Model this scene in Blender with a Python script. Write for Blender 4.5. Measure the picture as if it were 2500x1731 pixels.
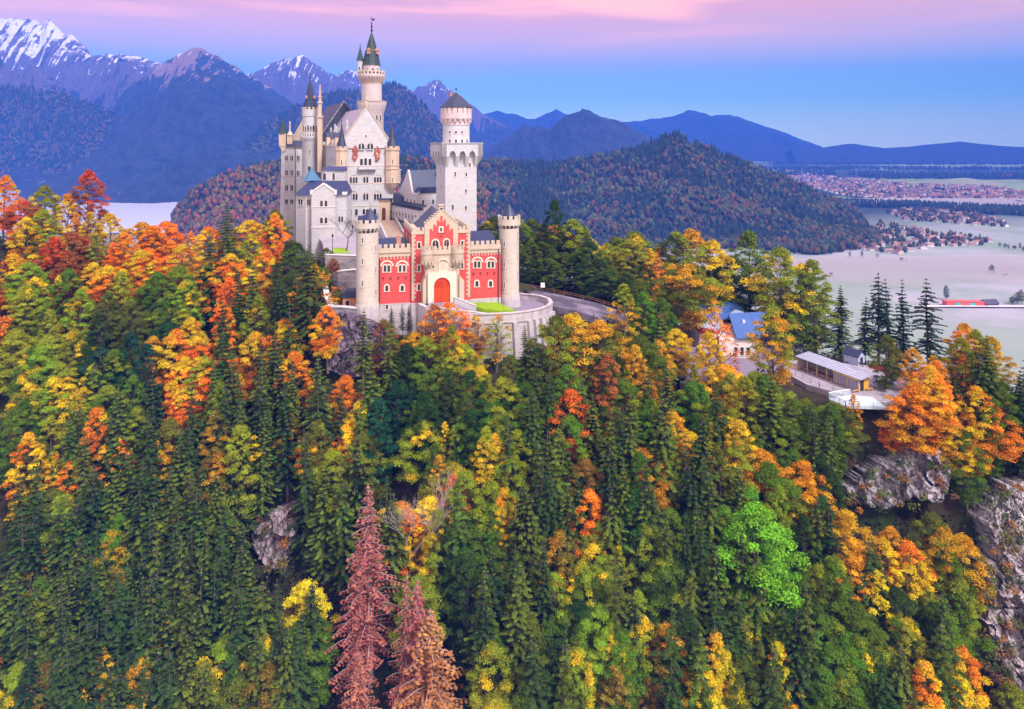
EXPO = 1.1; SKYS = 1.0; SUNE = 2.8; HAZED = 1.45e-4; HAZEC = (.045, .19, 1.0); HZL = .44
import bpy, bmesh, math, random
import numpy as np
from mathutils import Vector, Matrix, noise as mn
R = math.radians
random.seed(7); rng = np.random.default_rng(7)
scene = bpy.context.scene
COL = scene.collection
for o in list(bpy.data.objects): bpy.data.objects.remove(o)

# ---------------------------------------------------------------- camera, light, exposure
F = 1690.0; HX = 1250.0; HY = 345.0            # focal length and horizon, in pixels of the 2500-wide photograph
cd = bpy.data.cameras.new('camera'); cam = bpy.data.objects.new('camera', cd); COL.objects.link(cam)
cam.location = (0, 0, 0); cam.rotation_euler = (R(90), 0, 0)
cd.sensor_width = 36.0; cd.lens = 36.0*F/2500; cd.shift_y = -(865.5-HY)/2500
cd.clip_start = 1.0; cd.clip_end = 200000
scene.camera = cam
scene.view_settings.view_transform = 'Standard'; scene.view_settings.look = 'None'
scene.view_settings.exposure = EXPO; scene.view_settings.gamma = 1.0

def s2l(c):
    return tuple(((v/255)/12.92 if v/255 <= .04045 else (((v/255)+.055)/1.055)**2.4) for v in c)

SUN_EL, SUN_AZ = 50, 42       # azimuth: degrees to the right of straight behind the camera
w = bpy.data.worlds.new("World"); scene.world = w; w.use_nodes = True
nt = w.node_tree; N = nt.nodes; L = nt.links; N.clear()
out = N.new('ShaderNodeOutputWorld'); bg = N.new('ShaderNodeBackground')
tc = N.new('ShaderNodeTexCoord'); sep = N.new('ShaderNodeSeparateXYZ'); L.new(tc.outputs['Generated'], sep.inputs[0])
# elevation with a soft wave from noise so the bands are not ruler straight
nz = N.new('ShaderNodeTexNoise'); nz.inputs['Scale'].default_value = 1.6; nz.inputs['Detail'].default_value = 4
mp = N.new('ShaderNodeMapping'); mp.inputs['Scale'].default_value = (1, 1, 9); L.new(tc.outputs['Generated'], mp.inputs[0]); L.new(mp.outputs[0], nz.inputs['Vector'])
ma = N.new('ShaderNodeMath'); ma.operation = 'MULTIPLY_ADD'; ma.inputs[1].default_value = .022; L.new(nz.outputs['Fac'], ma.inputs[0])
m0 = N.new('ShaderNodeMath'); m0.operation = 'SUBTRACT'; m0.inputs[1].default_value = .011; L.new(sep.outputs['Z'], m0.inputs[0]); L.new(m0.outputs[0], ma.inputs[2])
cr = N.new('ShaderNodeValToRGB'); L.new(ma.outputs[0], cr.inputs[0])
# what the sky should look like at each height (z of the view direction), seen through the haze that lies before it
SEEN = [(.0,(170,196,250)),(.03,(155,192,250)),(.065,(126,182,254)),(.095,(128,176,254)),(.125,(172,176,246)),(.15,(200,178,235)),(.18,(222,178,224)),(.23,(232,178,216)),(.30,(240,190,215))]
cr.color_ramp.elements.remove(cr.color_ramp.elements[0])
for i, (p, c) in enumerate(SEEN):
    T = math.exp(-HAZED*min(8900, 950/max(p, .02))); c = s2l(c); hzc = [h*HZL for h in HAZEC]
    c = [max(.02, (v/2**EXPO-(1-T)*h)/T)/2.5 for v, h in zip(c, hzc)]
    e = cr.color_ramp.elements[0] if i == 0 else cr.color_ramp.elements.new(p)
    e.position = p; e.color = tuple(c)+(1,)
e = cr.color_ramp.elements.new(.50); e.color = (.27, .25, .31, 1)
e = cr.color_ramp.elements.new(1.0); e.color = (.25, .24, .33, 1)
# towards the sunrise, behind the camera, the sky is brighter and warmer
east = N.new('ShaderNodeMapRange'); L.new(sep.outputs['Y'], east.inputs['Value']); east.inputs['From Min'].default_value = -.05; east.inputs['From Max'].default_value = -.8
em = N.new('ShaderNodeMix'); em.data_type = 'RGBA'; L.new(east.outputs[0], em.inputs['Factor']); L.new(cr.outputs[0], em.inputs['A']); em.inputs['B'].default_value = (.44, .37, .36, 1)
# thin pink cloud streaks
nc = N.new('ShaderNodeTexNoise'); nc.inputs['Scale'].default_value = 2.2; nc.inputs['Detail'].default_value = 6; nc.inputs['Roughness'].default_value = .55
mp2 = N.new('ShaderNodeMapping'); mp2.inputs['Scale'].default_value = (1, 1, 14); mp2.inputs['Rotation'].default_value = (0, R(4), 0); mp2.inputs['Location'].default_value = (.4, 0, .2)
L.new(tc.outputs['Generated'], mp2.inputs[0]); L.new(mp2.outputs[0], nc.inputs['Vector'])
rr = N.new('ShaderNodeMapRange'); rr.inputs['From Min'].default_value = .47; rr.inputs['From Max'].default_value = .66; L.new(nc.outputs['Fac'], rr.inputs['Value'])
r2 = N.new('ShaderNodeMapRange'); r2.inputs['From Min'].default_value = .12; r2.inputs['From Max'].default_value = .2; L.new(sep.outputs['Z'], r2.inputs['Value'])
mm = N.new('ShaderNodeMath'); mm.operation = 'MULTIPLY'; L.new(rr.outputs[0], mm.inputs[0]); L.new(r2.outputs[0], mm.inputs[1])
zx = N.new('ShaderNodeMath'); zx.operation = 'MULTIPLY_ADD'; L.new(sep.outputs['X'], zx.inputs[0]); zx.inputs[1].default_value = .13; L.new(ma.outputs[0], zx.inputs[2])
zd = N.new('ShaderNodeMapRange'); zd.interpolation_type = 'SMOOTHSTEP'; L.new(zx.outputs[0], zd.inputs['Value']); zd.inputs['From Min'].default_value = .188; zd.inputs['From Max'].default_value = .206
xa_ = N.new('ShaderNodeMapRange'); xa_.interpolation_type = 'SMOOTHSTEP'; L.new(sep.outputs['X'], xa_.inputs['Value']); xa_.inputs['From Min'].default_value = .01; xa_.inputs['From Max'].default_value = .09
xb_ = N.new('ShaderNodeMapRange'); xb_.interpolation_type = 'SMOOTHSTEP'; L.new(sep.outputs['X'], xb_.inputs['Value']); xb_.inputs['From Min'].default_value = .29; xb_.inputs['From Max'].default_value = .2
q1 = N.new('ShaderNodeMath'); q1.operation = 'MULTIPLY'; L.new(xa_.outputs[0], q1.inputs[0]); L.new(xb_.outputs[0], q1.inputs[1])
q2 = N.new('ShaderNodeMath'); q2.operation = 'MULTIPLY'; L.new(q1.outputs[0], q2.inputs[0]); L.new(zd.outputs[0], q2.inputs[1])
q3 = N.new('ShaderNodeMath'); q3.operation = 'MAXIMUM'; L.new(q2.outputs[0], q3.inputs[0]); L.new(mm.outputs[0], q3.inputs[1]); mm = q3
m3 = N.new('ShaderNodeMath'); m3.operation = 'MULTIPLY'; m3.inputs[1].default_value = .6; L.new(mm.outputs[0], m3.inputs[0])
mx = N.new('ShaderNodeMix'); mx.data_type = 'RGBA'; L.new(m3.outputs[0], mx.inputs['Factor']); L.new(em.outputs['Result'], mx.inputs['A']); mx.inputs['B'].default_value = (.60, .25, .10, 1)
# a little physical sky in the mix
sk = N.new('ShaderNodeTexSky'); sk.sky_type = 'NISHITA'; sk.sun_disc = False; sk.sun_elevation = R(SUN_EL); sk.sun_rotation = R(180-SUN_AZ)
sv = N.new('ShaderNodeVectorMath'); sv.operation = 'SCALE'; sv.inputs['Scale'].default_value = .0012; L.new(sk.outputs[0], sv.inputs[0])
av = N.new('ShaderNodeVectorMath'); av.operation = 'ADD'; L.new(mx.outputs['Result'], av.inputs[0]); L.new(sv.outputs[0], av.inputs[1])
L.new(av.outputs[0], bg.inputs['Color']); bg.inputs['Strength'].default_value = SKYS*2.5
L.new(bg.outputs[0], out.inputs['Surface'])

sl = bpy.data.lights.new('sun', 'SUN'); sl.energy = SUNE; sl.angle = R(10); sl.color = (1, .95, .89)
so = bpy.data.objects.new('sun', sl); COL.objects.link(so)
sd = Vector((math.sin(R(SUN_AZ))*math.cos(R(SUN_EL)), -math.cos(R(SUN_AZ))*math.cos(R(SUN_EL)), math.sin(R(SUN_EL))))
so.rotation_euler = sd.to_track_quat('Z', 'Y').to_euler(); so.location = (0, 0, 300)
cy = scene.cycles
cy.use_denoising = True
try: cy.denoiser = 'OPENIMAGEDENOISE'
except Exception: pass
cy.max_bounces = 5; cy.diffuse_bounces = 2; cy.glossy_bounces = 2; cy.transmission_bounces = 3; cy.transparent_max_bounces = 6; cy.volume_bounces = 0
cy.use_adaptive_sampling = True; cy.adaptive_threshold = .015; cy.sample_clamp_indirect = 4

# ---------------------------------------------------------------- helpers
def P(px, py, Y): return Vector(((px-HX)*Y/F, Y, (HY-py)*Y/F))
def tag(o, label=None, cat=None, group=None, kind=None):
    if label: o['label'] = label
    if cat: o['category'] = cat
    if group: o['group'] = group
    if kind: o['kind'] = kind
    return o
def empty(name, loc, rz=0, **k):
    o = bpy.data.objects.new(name, None); COL.objects.link(o); o.location = loc; o.rotation_euler = (0, 0, rz); o.empty_display_size = .5
    return tag(o, **k)
def link(name, me, mat=None, parent=None, **k):
    o = bpy.data.objects.new(name, me); COL.objects.link(o)
    if mat is not None:
        for m in (mat if isinstance(mat, (list, tuple)) else [mat]): me.materials.append(m)
    if parent is not None: o.parent = parent
    return tag(o, **k)
def npmesh(name, V, Fc, nper=None, col=None, attrs=None, mats=None, smooth=False):
    """V (n,3), Fc (m,k) equal-size faces."""
    me = bpy.data.meshes.new(name); V = np.asarray(V, np.float32); Fc = np.asarray(Fc, np.int32)
    k = Fc.shape[1]; m = len(Fc)
    me.vertices.add(len(V)); me.vertices.foreach_set('co', V.ravel())
    me.loops.add(m*k); me.loops.foreach_set('vertex_index', Fc.ravel())
    me.polygons.add(m); me.polygons.foreach_set('loop_start', np.arange(0, m*k, k, dtype=np.int32)); me.polygons.foreach_set('loop_total', np.full(m, k, np.int32))
    if smooth: me.polygons.foreach_set('use_smooth', np.ones(m, bool))
    if mats is not None: me.polygons.foreach_set('material_index', np.asarray(mats, np.int32))
    me.update(calc_edges=True)
    if col is not None:
        a = me.color_attributes.new('col', 'FLOAT_COLOR', 'POINT'); a.data.foreach_set('color', np.c_[col, np.ones(len(col))].astype(np.float32).ravel())
    for nme, val in (attrs or {}).items():
        a = me.attributes.new(nme, 'FLOAT', 'POINT'); a.data.foreach_set('value', np.asarray(val, np.float32))
    return me

class NB:
    """tiny node builder"""
    def __init__(s, name):
        s.m = bpy.data.materials.new(name); s.m.use_nodes = True; s.t = s.m.node_tree; s.t.nodes.clear()
        s.out = s.n('OutputMaterial'); s.b = s.n('BsdfPrincipled'); s.l(s.b.outputs[0], s.out.inputs['Surface']); s.b.inputs['Roughness'].default_value = .9
        s.b.inputs['Specular IOR Level'].default_value = .25
    def n(s, t, **k):
        x = s.t.nodes.new('ShaderNode'+t)
        for a, v in k.items(): setattr(x, a, v)
        return x
    def l(s, a, b): s.t.links.new(a, b)
    def coord(s, scale=(1, 1, 1), obj=True, rot=(0, 0, 0)):
        c = s.n('TexCoord'); m = s.n('Mapping'); m.inputs['Scale'].default_value = scale; m.inputs['Rotation'].default_value = rot
        s.l(c.outputs['Object' if obj else 'Generated'], m.inputs[0]); return m.outputs[0]
    def noise(s, vec, scale, detail=4, rough=.55, dist=0):
        x = s.n('TexNoise'); x.inputs['Scale'].default_value = scale; x.inputs['Detail'].default_value = detail; x.inputs['Roughness'].default_value = rough; x.inputs['Distortion'].default_value = dist
        s.l(vec, x.inputs['Vector']); return x.outputs['Fac']
    def rng(s, v, a, b, c=0, d=1):
        x = s.n('MapRange'); s.l(v, x.inputs['Value'])
        for k, q in zip(('From Min', 'From Max', 'To Min', 'To Max'), (a, b, c, d)): x.inputs[k].default_value = q
        return x.outputs[0]
    def math(s, op, a, b=0):
        x = s.n('Math', operation=op)
        for i, v in enumerate((a, b)):
            if isinstance(v, (int, float)): x.inputs[i].default_value = v
            else: s.l(v, x.inputs[i])
        return x.outputs[0]
    def mix(s, f, a, b, mode='MIX'):
        x = s.n('Mix', data_type='RGBA', blend_type=mode)
        for k, v in (('Factor', f), ('A', a), ('B', b)):
            if isinstance(v, (int, float)): x.inputs[k].default_value = v
            elif isinstance(v, tuple): x.inputs[k].default_value = tuple(v[:3])+(1,)
            else: s.l(v, x.inputs[k])
        return x.outputs['Result']
    def base(s, c): 
        if isinstance(c, tuple): s.b.inputs['Base Color'].default_value = c+(1,)
        else: s.l(c, s.b.inputs['Base Color'])
        return s
    def bump(s, h, st=.3, d=.1):
        x = s.n('Bump'); x.inputs['Strength'].default_value = st; x.inputs['Distance'].default_value = d; s.l(h, x.inputs['Height']); s.l(x.outputs[0], s.b.inputs['Normal']); return s
def setin(b, k, v): b.b.inputs[k].default_value = v; return b

# ---------------------------------------------------------------- haze
hz = bpy.data.meshes.new('haze'); bm = bmesh.new(); bmesh.ops.create_cube(bm, size=1); bm.to_mesh(hz); bm.free()
HZ = link('haze', hz, kind='stuff', label='thin blue morning haze filling the air over valley and mountains', cat='haze')
HZ.location = (0, 4100, 395); HZ.scale = (26000, 9800, 1200)
hm = bpy.data.materials.new('haze'); hm.use_nodes = True; hm.node_tree.nodes.clear()
ho = hm.node_tree.nodes.new('ShaderNodeOutputMaterial'); hv = hm.node_tree.nodes.new('ShaderNodeVolumePrincipled'); hm.node_tree.links.new(hv.outputs[0], ho.inputs['Volume'])
hv.inputs['Density'].default_value = HAZED; hv.inputs['Color'].default_value = HAZEC+(1,); hv.inputs['Anisotropy'].default_value = -.38
hz.materials.append(hm)
# ---------------------------------------------------------------- valley floor
def plain_material():
    b = NB('valley_fields'); v = b.coord()
    f = b.n('TexVoronoi', feature='F1'); f.inputs['Scale'].default_value = 1; 
    mp = b.n('Mapping'); mp.inputs['Scale'].default_value = (1/420, 1/260, 1); mp.inputs['Rotation'].default_value = (0, 0, .35); b.l(v, mp.inputs[0]); b.l(mp.outputs[0], f.inputs['Vector'])
    sp = b.n('SeparateColor'); b.l(f.outputs['Color'], sp.inputs[0])
    near = b.mix(b.rng(b.noise(v, .006, 6, .65), .35, .65), (.15, .23, .15), (.32, .31, .36))
    near = b.mix(b.rng(sp.outputs[0], .2, .9), near, (.22, .27, .23))
    # far land: meadows and woods
    wood = b.rng(b.noise(v, .0011, 6, .6, .6), .47, .50)
    far = b.mix(sp.outputs[1], (.12, .20, .07), (.26, .30, .12))
    far = b.mix(wood, far, (.018, .035, .03))
    s = b.n('SeparateXYZ'); b.l(v, s.inputs[0])
    c = b.mix(b.rng(b.math('ADD', s.outputs[1], b.math('MULTIPLY', b.noise(v, .002, 3), 600)), 1750, 2300), near, far)
    b.base(c); b.bump(b.noise(v, .05, 4), .3, 1.5); setin(b, 'Roughness', .95); return b.m
n1 = 70; ys = np.r_[np.linspace(-600, 6000, 40), np.linspace(6400, 8950, 12)]; xs = np.linspace(-12500, 12500, 60)
V = np.array([(x, y, -200.0) for y in ys for x in xs]); V[:, 2] += 1.2*np.sin(V[:, 0]*.011)*np.sin(V[:, 1]*.013)
idx = np.arange(len(V)).reshape(len(ys), len(xs)); Fq = np.stack([idx[:-1, :-1], idx[:-1, 1:], idx[1:, 1:], idx[1:, :-1]], -1).reshape(-1, 4)
link('valley_ground', npmesh('valley_ground', V, Fq, smooth=True), plain_material(), kind='structure', label='pale misty meadows and fields on the valley floor')

def water(name, pts, z, label):
    b = NB(name); b.base((.75, .78, .9)); setin(b, 'Roughness', .12); setin(b, 'Specular IOR Level', .6); b.bump(b.noise(b.coord((1, .3, 1)), .15, 3), .05, .3)
    me = bpy.data.meshes.new(name); me.from_pydata([(x, y, z) for x, y in pts], [], [tuple(range(len(pts)))]); return link(name, me, b.m, kind='structure', label=label)
def pw(px, Y): return ((px-HX)*Y/F, Y)
water('lake_water', [pw(-700, 1500), pw(620, 1500), pw(600, 2000), pw(520, 2500), pw(470, 2830), pw(300, 2810), pw(-100, 2820), pw(-500, 2700), pw(-800, 2300)], -198.3, 'pale still lake below the blue mountains beyond the forest')
water('lake_water', [pw(1120, 1900), pw(1290, 1880), pw(1420, 1960), pw(1390, 2060), pw(1250, 2100), pw(1120, 2080)], -198.3, 'small dark blue lake behind the gatehouse under the wooded hill')

def land_mesh(name, sil, Yr, D, base, amp, scl, mat, seed, label, nu=300, nv=44, pw_=1.25, kx=1.0, back=.6, disp=True, jag=0, ext=True):
    """a range of hills: ridge line at distance Yr following sil (px, py), sloping D metres towards us"""
    k = 2500/2305
    sx = np.array([p[0]*k for p in sil]); sy = np.array([p[1]*k for p in sil])
    us = np.linspace(sx[0], sx[-1], nu); H = (HY-np.interp(us, sx, sy))*Yr/F
    vs = np.r_[-np.linspace(back, .04, 8), np.linspace(0, 1, nv)]
    V = []
    for v in vs:
        for i, u in enumerate(us):
            Y = Yr-v*D; X = (u-HX)*(Yr if v < 0 else Yr-v*D*.85)/F; h = H[i]-base
            if v <= 0: z = base+h*(1+v/back)*1.0 if v < 0 else base+h
            else:
                z = base+h*(1-v)**pw_
            if v >= 0 or True:
                q = Vector((X/scl*kx, Y/scl, seed*3.1))
                rd = mn.ridged_multi_fractal(q, 1.0, 2.1, 6, 1.0, 2.0)-1.1
                vv = min(1, max(0, v)*5)*min(1, (1-v)*3) if v > 0 else 0
                z += amp*rd*vv*(h/max(1, H.max()-base))
                z += jag*(mn.fractal(Vector((X/scl*6, Y/scl*6, seed)), .8, 2.2, 5))*(1 if v <= 0.3 else .6)*(h/max(1, H.max()-base))
            V.append((X, Y, z))
    V = np.array(V); nvt = len(vs); idx = np.arange(len(V)).reshape(nvt, nu)
    Fq = np.stack([idx[:-1, :-1], idx[1:, :-1], idx[1:, 1:], idx[:-1, 1:]], -1).reshape(-1, 4)
    o = link(name, npmesh(name, V, Fq, smooth=True), mat, kind='structure', label=label)
    return V.reshape(nvt, nu, 3)

def alpine(name, snow_lo, snow_hi, rock_lo, rock_hi, streak=(.030, .0042), forest=(.012, .022, .028), rock=(.17, .135, .16), snowc=.5, rockc=.5, seed=0):
    b = NB(name); v = b.coord(); s = b.n('SeparateXYZ'); b.l(v, s.inputs[0])
    g = b.n('NewGeometry'); gs = b.n('SeparateXYZ'); b.l(g.outputs['Normal'], gs.inputs[0])
    st = b.n('Mapping'); st.inputs['Scale'].default_value = (streak[0], streak[1], streak[1]*.6); st.inputs['Rotation'].default_value = (0, .5, 0); st.inputs['Location'].default_value = (seed, seed, seed); b.l(v, st.inputs[0])
    n1 = b.noise(st.outputs[0], 1, 6, .65, .7); n2 = b.noise(v, .0035, 6, .6); n3 = b.noise(v, .019, 5, .7)
    z = s.outputs[2]
    rk = b.math('ADD', b.rng(z, rock_lo, rock_hi, -.35, .35), b.math('ADD', n1, b.math('MULTIPLY', b.math('SUBTRACT', n2, .5), 1.1)))
    rk = b.rng(rk, rockc+.02, rockc+.09)
    sn = b.math('ADD', b.rng(z, snow_lo, snow_hi, -.42, .16), b.math('ADD', b.math('MULTIPLY', b.math('SUBTRACT', n1, .5), 2.0), b.math('MULTIPLY', b.math('SUBTRACT', n3, .5), 1.0)))
    sn = b.math('ADD', sn, .55)
    sn = b.rng(sn, snowc, snowc+.07)
    rc = b.mix(n3, rock, tuple(x*.55 for x in rock)); fc = b.mix(b.rng(n3, .35, .65), forest, (forest[0]*3.4, forest[1]*2.2, forest[2]*2.4))
    c = b.mix(rk, fc, rc); c = b.mix(sn, c, (.9, .9, .95)); b.base(c); b.bump(b.math('ADD', n1, n3), .9, 60); return b.m

land_mesh('mountain', [(-140,90),(-60,60),(0,45),(50,35),(75,42),(95,58),(110,50),(150,75),(165,80),(190,100),(215,125),(240,135),(262,128),(290,118),(315,126),(340,140),(380,148),(420,165),(520,220),(640,290),(760,330)], 5000, 2250, -200, 387, 937, alpine('snowy_alp', 300, 740, -62, 312, snowc=.56, rockc=.62, seed=2), 1, 'highest range with snow streaked summits, nearest the top corner of the view', jag=43)
land_mesh('mountain', [(150,330),(240,250),(300,185),(340,162),(375,145),(400,130),(425,116),(440,110),(455,114),(480,125),(540,155),(560,168),(620,205),(660,235),(700,255),(760,300),(820,335)], 4100, 1887, -200, 273, 846, alpine('forested_alp', 338, 650, 65, 585, forest=(.012, .024, .03), rock=(.36, .24, .22), snowc=.64, rockc=.58, seed=5), 2, 'pointed forested mountain with pale scree scars beneath its summit', jag=29)
land_mesh('mountain', [(480,200),(560,165),(600,148),(640,130),(665,128),(690,133),(710,145),(740,165),(800,190),(840,205),(900,240),(960,280),(1000,310)], 5800, 1933, -200, 309, 902, alpine('snowy_peak', 322, 805, 0, 322, snowc=.58, rockc=.55, seed=9), 3, 'grey streaked peak with thin snow lines beside the tall green spired tower', jag=38)
land_mesh('mountain', [(700,220),(750,172),(785,155),(800,160),(830,185),(880,215),(920,203),(950,192),(975,186),(990,184),(1015,200),(1050,232),(1090,256),(1150,285),(1210,312),(1300,335)], 6200, 1984, -200, 260, 930, alpine('snowy_peak', 248, 713, -31, 248, snowc=.57, rockc=.58, seed=12), 4, 'snow dusted peak seen between the green spired tower and the square tower', jag=37)
land_mesh('mountain', [(1040,300),(1090,256),(1120,250),(1160,258),(1185,268),(1210,265),(1230,255),(1250,247),(1270,255),(1300,262),(1350,285),(1420,330)], 8200, 1576, -200, 189, 946, alpine('far_alp', 1892, 2523, 1576, 2523, snowc=9, rockc=9, seed=1), 5, 'faint pale blue range low on the horizon beyond the square tower', jag=18)
land_mesh('mountain', [(1300,300),(1400,275),(1440,272),(1480,266),(1520,262),(1550,247),(1575,252),(1600,260),(1640,257),(1665,265),(1700,277),(1760,296),(1810,316),(1850,330)], 8400, 1592, -200, 191, 955, alpine('far_alp', 1911, 2548, 1592, 2548, snowc=9, rockc=9, seed=4), 6, 'long pale blue range with two low summits above the plain', jag=15)
land_mesh('hill', [(1060,375),(1090,350),(1130,315),(1155,300),(1180,282),(1195,288),(1215,282),(1235,290),(1260,270),(1290,254),(1310,250),(1340,256),(1370,266),(1400,275),(1430,292),(1480,318),(1540,340)], 4000, 1040, -200, 160, 560, alpine('wooded_hill', 2400, 3200, 320, 2000, snowc=9, rockc=9, seed=7, forest=(.014, .025, .03)), 7, 'dark blue double topped wooded mountain behind the nearer hill', jag=9)
land_mesh('hill', [(1780,338),(1860,331),(1890,326),(1920,323),(1950,328),(1990,333),(2050,330),(2080,326),(2130,322),(2160,318),(2190,322),(2250,328),(2305,331),(2400,336)], 7000, 933, -200, 31, 544, alpine('wooded_hill', 2333, 3111, 1555, 1944, snowc=9, rockc=9, seed=3), 8, 'low dark blue ridge rising from the plain at the horizon', jag=3)
HG = NB('hill_soil'); HG.base(HG.mix(HG.noise(HG.coord(), .01, 4), (.03, .035, .02), (.09, .05, .03)))
H1 = land_mesh('hill', [(-120,205),(0,195),(60,197),(100,205),(150,215),(200,235),(260,258),(300,280),(340,300),(370,320),(400,338),(430,360),(470,385),(520,405),(600,428)], 3300, 420, -200, 36, 300, HG.m, 11, 'rounded wooded hill in autumn colours above the lake', jag=7)
H2 = land_mesh('hill', [(380,345),(440,328),(500,318),(540,307),(600,282),(650,250),(700,225),(730,212),(760,207),(800,207),(830,200),(865,191),(880,190),(905,197),(925,210),(940,225),(965,248),(985,270),(1010,308),(1060,350),(1100,375),(1140,400)], 3200, 650, -200, 50, 260, HG.m, 12, 'dark wooded mountainside directly behind the palace', jag=8)
H3 = land_mesh('hill', [(390,490),(400,470),(425,440),(450,423),(500,398),(560,379),(600,372),(640,366),(700,358),(780,352),(860,352),(950,362),(1040,400),(1100,440)], 1300, 230, -200, 12, 140, HG.m, 13, 'russet wooded knoll between the lake and the palace', jag=4, pw_=.8)
H4 = land_mesh('hill', [(1010,350),(1070,362),(1150,368),(1250,371),(1300,364),(1330,357),(1380,347),(1420,337),(1455,330),(1475,320),(1500,308),(1520,304),(1540,308),(1552,322),(1570,330),(1600,333),(1620,345),(1660,363),(1700,378),(1780,407),(1850,442),(1900,462),(1935,485),(1950,510),(1965,540)], 1750, 420, -200, 26, 170, HG.m, 14, 'wooded hill with a dark knob on its crest beyond the square tower', jag=5, pw_=1.1)
kb = NB('meadow_knoll'); kb.base((.22, .24, .12))
land_mesh('hill', [(2040,430),(2090,412),(2130,403),(2170,400),(2210,405),(2260,412),(2330,425),(2380,435)], 3300, 300, -202, 4, 200, kb.m, 15, 'bare green meadow knoll beside the far town', nu=80, nv=20)

# ---------------------------------------------------------------- scattered distant woods (merged meshes)
def low_tree(kind, seed):
    r = random.Random(seed); V = []; T = []
    if kind == 'spruce':
        for k, (z0, z1, w) in enumerate(((.12, .5, 1), (.36, .74, .76), (.6, 1.0, .5))):
            n = 7; a0 = r.random()*6; b = len(V)
            for i in range(n):
                a = a0+i*math.tau/n; q = w*(.7 if i % 2 else 1)*r.uniform(.8, 1.1)*.19
                V.append((math.cos(a)*q, math.sin(a)*q, z0+r.uniform(-.04, .04)))
            V.append((0, 0, z1))
            for i in range(n): T.append((b+i, b+(i+1) % n, b+n))
    else:
        bm = bmesh.new(); bmesh.ops.create_icosphere(bm, subdivisions=2, radius=1)
        for v in bm.verts:
            d = v.co.copy(); nn = 1+.75*mn.noise(d*1.6+Vector((seed*7.3, 0, 0)))+.35*mn.noise(d*4+Vector((seed, 3, 0)))
            v.co = Vector((d.x*.30*nn, d.y*.30*nn, .55+d.z*.42*nn))
        V = [tuple(v.co) for v in bm.verts]; T = [tuple(v.index for v in f.verts) for f in bm.faces]; bm.free()
    return np.array(V), np.array(T)
LOW = {'spruce': [low_tree('spruce', i) for i in range(5)], 'leaf': [low_tree('leaf', i) for i in range(5)]}
def far_mat():
    b = NB('distant_foliage'); a = b.n('Attribute', attribute_name='col'); v = b.coord()
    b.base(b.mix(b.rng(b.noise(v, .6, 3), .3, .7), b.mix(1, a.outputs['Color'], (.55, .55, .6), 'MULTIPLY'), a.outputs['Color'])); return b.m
FARM = far_mat()
def scatter(name, pts, hs, kinds, cols, label, cat='trees'):
    Vs, Ts, Cs = [], [], []; off = 0
    for p, h, k, c in zip(pts, hs, kinds, cols):
        v, t = LOW[k][random.randrange(5)]; a = random.random()*6.28; ca, sa = math.cos(a), math.sin(a)
        q = np.empty_like(v); wx = random.uniform(.85, 1.25)
        q[:, 0] = (v[:, 0]*ca-v[:, 1]*sa)*h*wx+p[0]; q[:, 1] = (v[:, 0]*sa+v[:, 1]*ca)*h*wx+p[1]; q[:, 2] = v[:, 2]*h+p[2]-.04*h
        Vs.append(q); Ts.append(t+off); off += len(v); Cs.append(np.tile(np.array(c), (len(v), 1))*np.random.uniform(.85, 1.15, (len(v), 1)))
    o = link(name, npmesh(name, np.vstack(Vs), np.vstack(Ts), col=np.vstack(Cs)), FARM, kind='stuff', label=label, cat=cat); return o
AUT = [(.08,.042,.018), (.12,.065,.018), (.10,.08,.02), (.05,.06,.02), (.14,.06,.018), (.04,.055,.02), (.06,.06,.02)]
DRK = [(.012,.03,.018), (.018,.04,.02), (.01,.022,.016), (.03,.05,.02)]
def wood_on(G, n, frac_leaf, hts, name, label, vmin=0, leafscale=1.0, sat=1.0, warm=(1, 1, 1)):
    nvt, nu, _ = G.shape; pts, hs, ks, cs = [], [], [], []
    while len(pts) < n:
        i = random.uniform(7, nvt-1.01); j = random.uniform(0, nu-1.01); i0, j0 = int(i), int(j); a, b = i-i0, j-j0
        p = G[i0, j0]*(1-a)*(1-b)+G[i0+1, j0]*a*(1-b)+G[i0, j0+1]*(1-a)*b+G[i0+1, j0+1]*a*b
        if p[2] < -197: 
            if random.random() < .8: continue
        q = mn.fractal(Vector((p[0]/130, p[1]/130, 5)), .9, 2, 4)
        low = 1-min(1, (p[2]+200)/200)
        leaf = random.random() < frac_leaf*(.45+1.5*low)+q*.9
        k = 'leaf' if leaf else 'spruce'; h = random.uniform(*hts)*(.78 if leaf else 1)
        c = random.choice(AUT) if leaf else random.choice(DRK)
        if leaf and random.random() < .3: c = random.choice([(.05,.08,.03), (.09,.11,.03)])
        pts.append(p); hs.append(h); ks.append(k); cs.append(tuple(x*sat*(w_ if leaf else 1) for x, w_ in zip(c, warm)))
    return scatter(name, pts, hs, ks, cs, label)
wood_on(H1, 7500, .22, (18, 28), 'forest', 'mixed autumn forest covering the hill above the lake')
wood_on(H2, 9500, .16, (18, 30), 'forest', 'dark spruce and russet forest on the mountainside behind the palace')
wood_on(H3, 4600, .62, (11, 18), 'forest', 'russet broadleaf forest covering the knoll beside the lake', warm=(1.9, 1.1, 1.0))
wood_on(H4, 9500, .2, (13, 21), 'forest', 'spruce and autumn forest covering the hill beyond the square tower')
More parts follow.
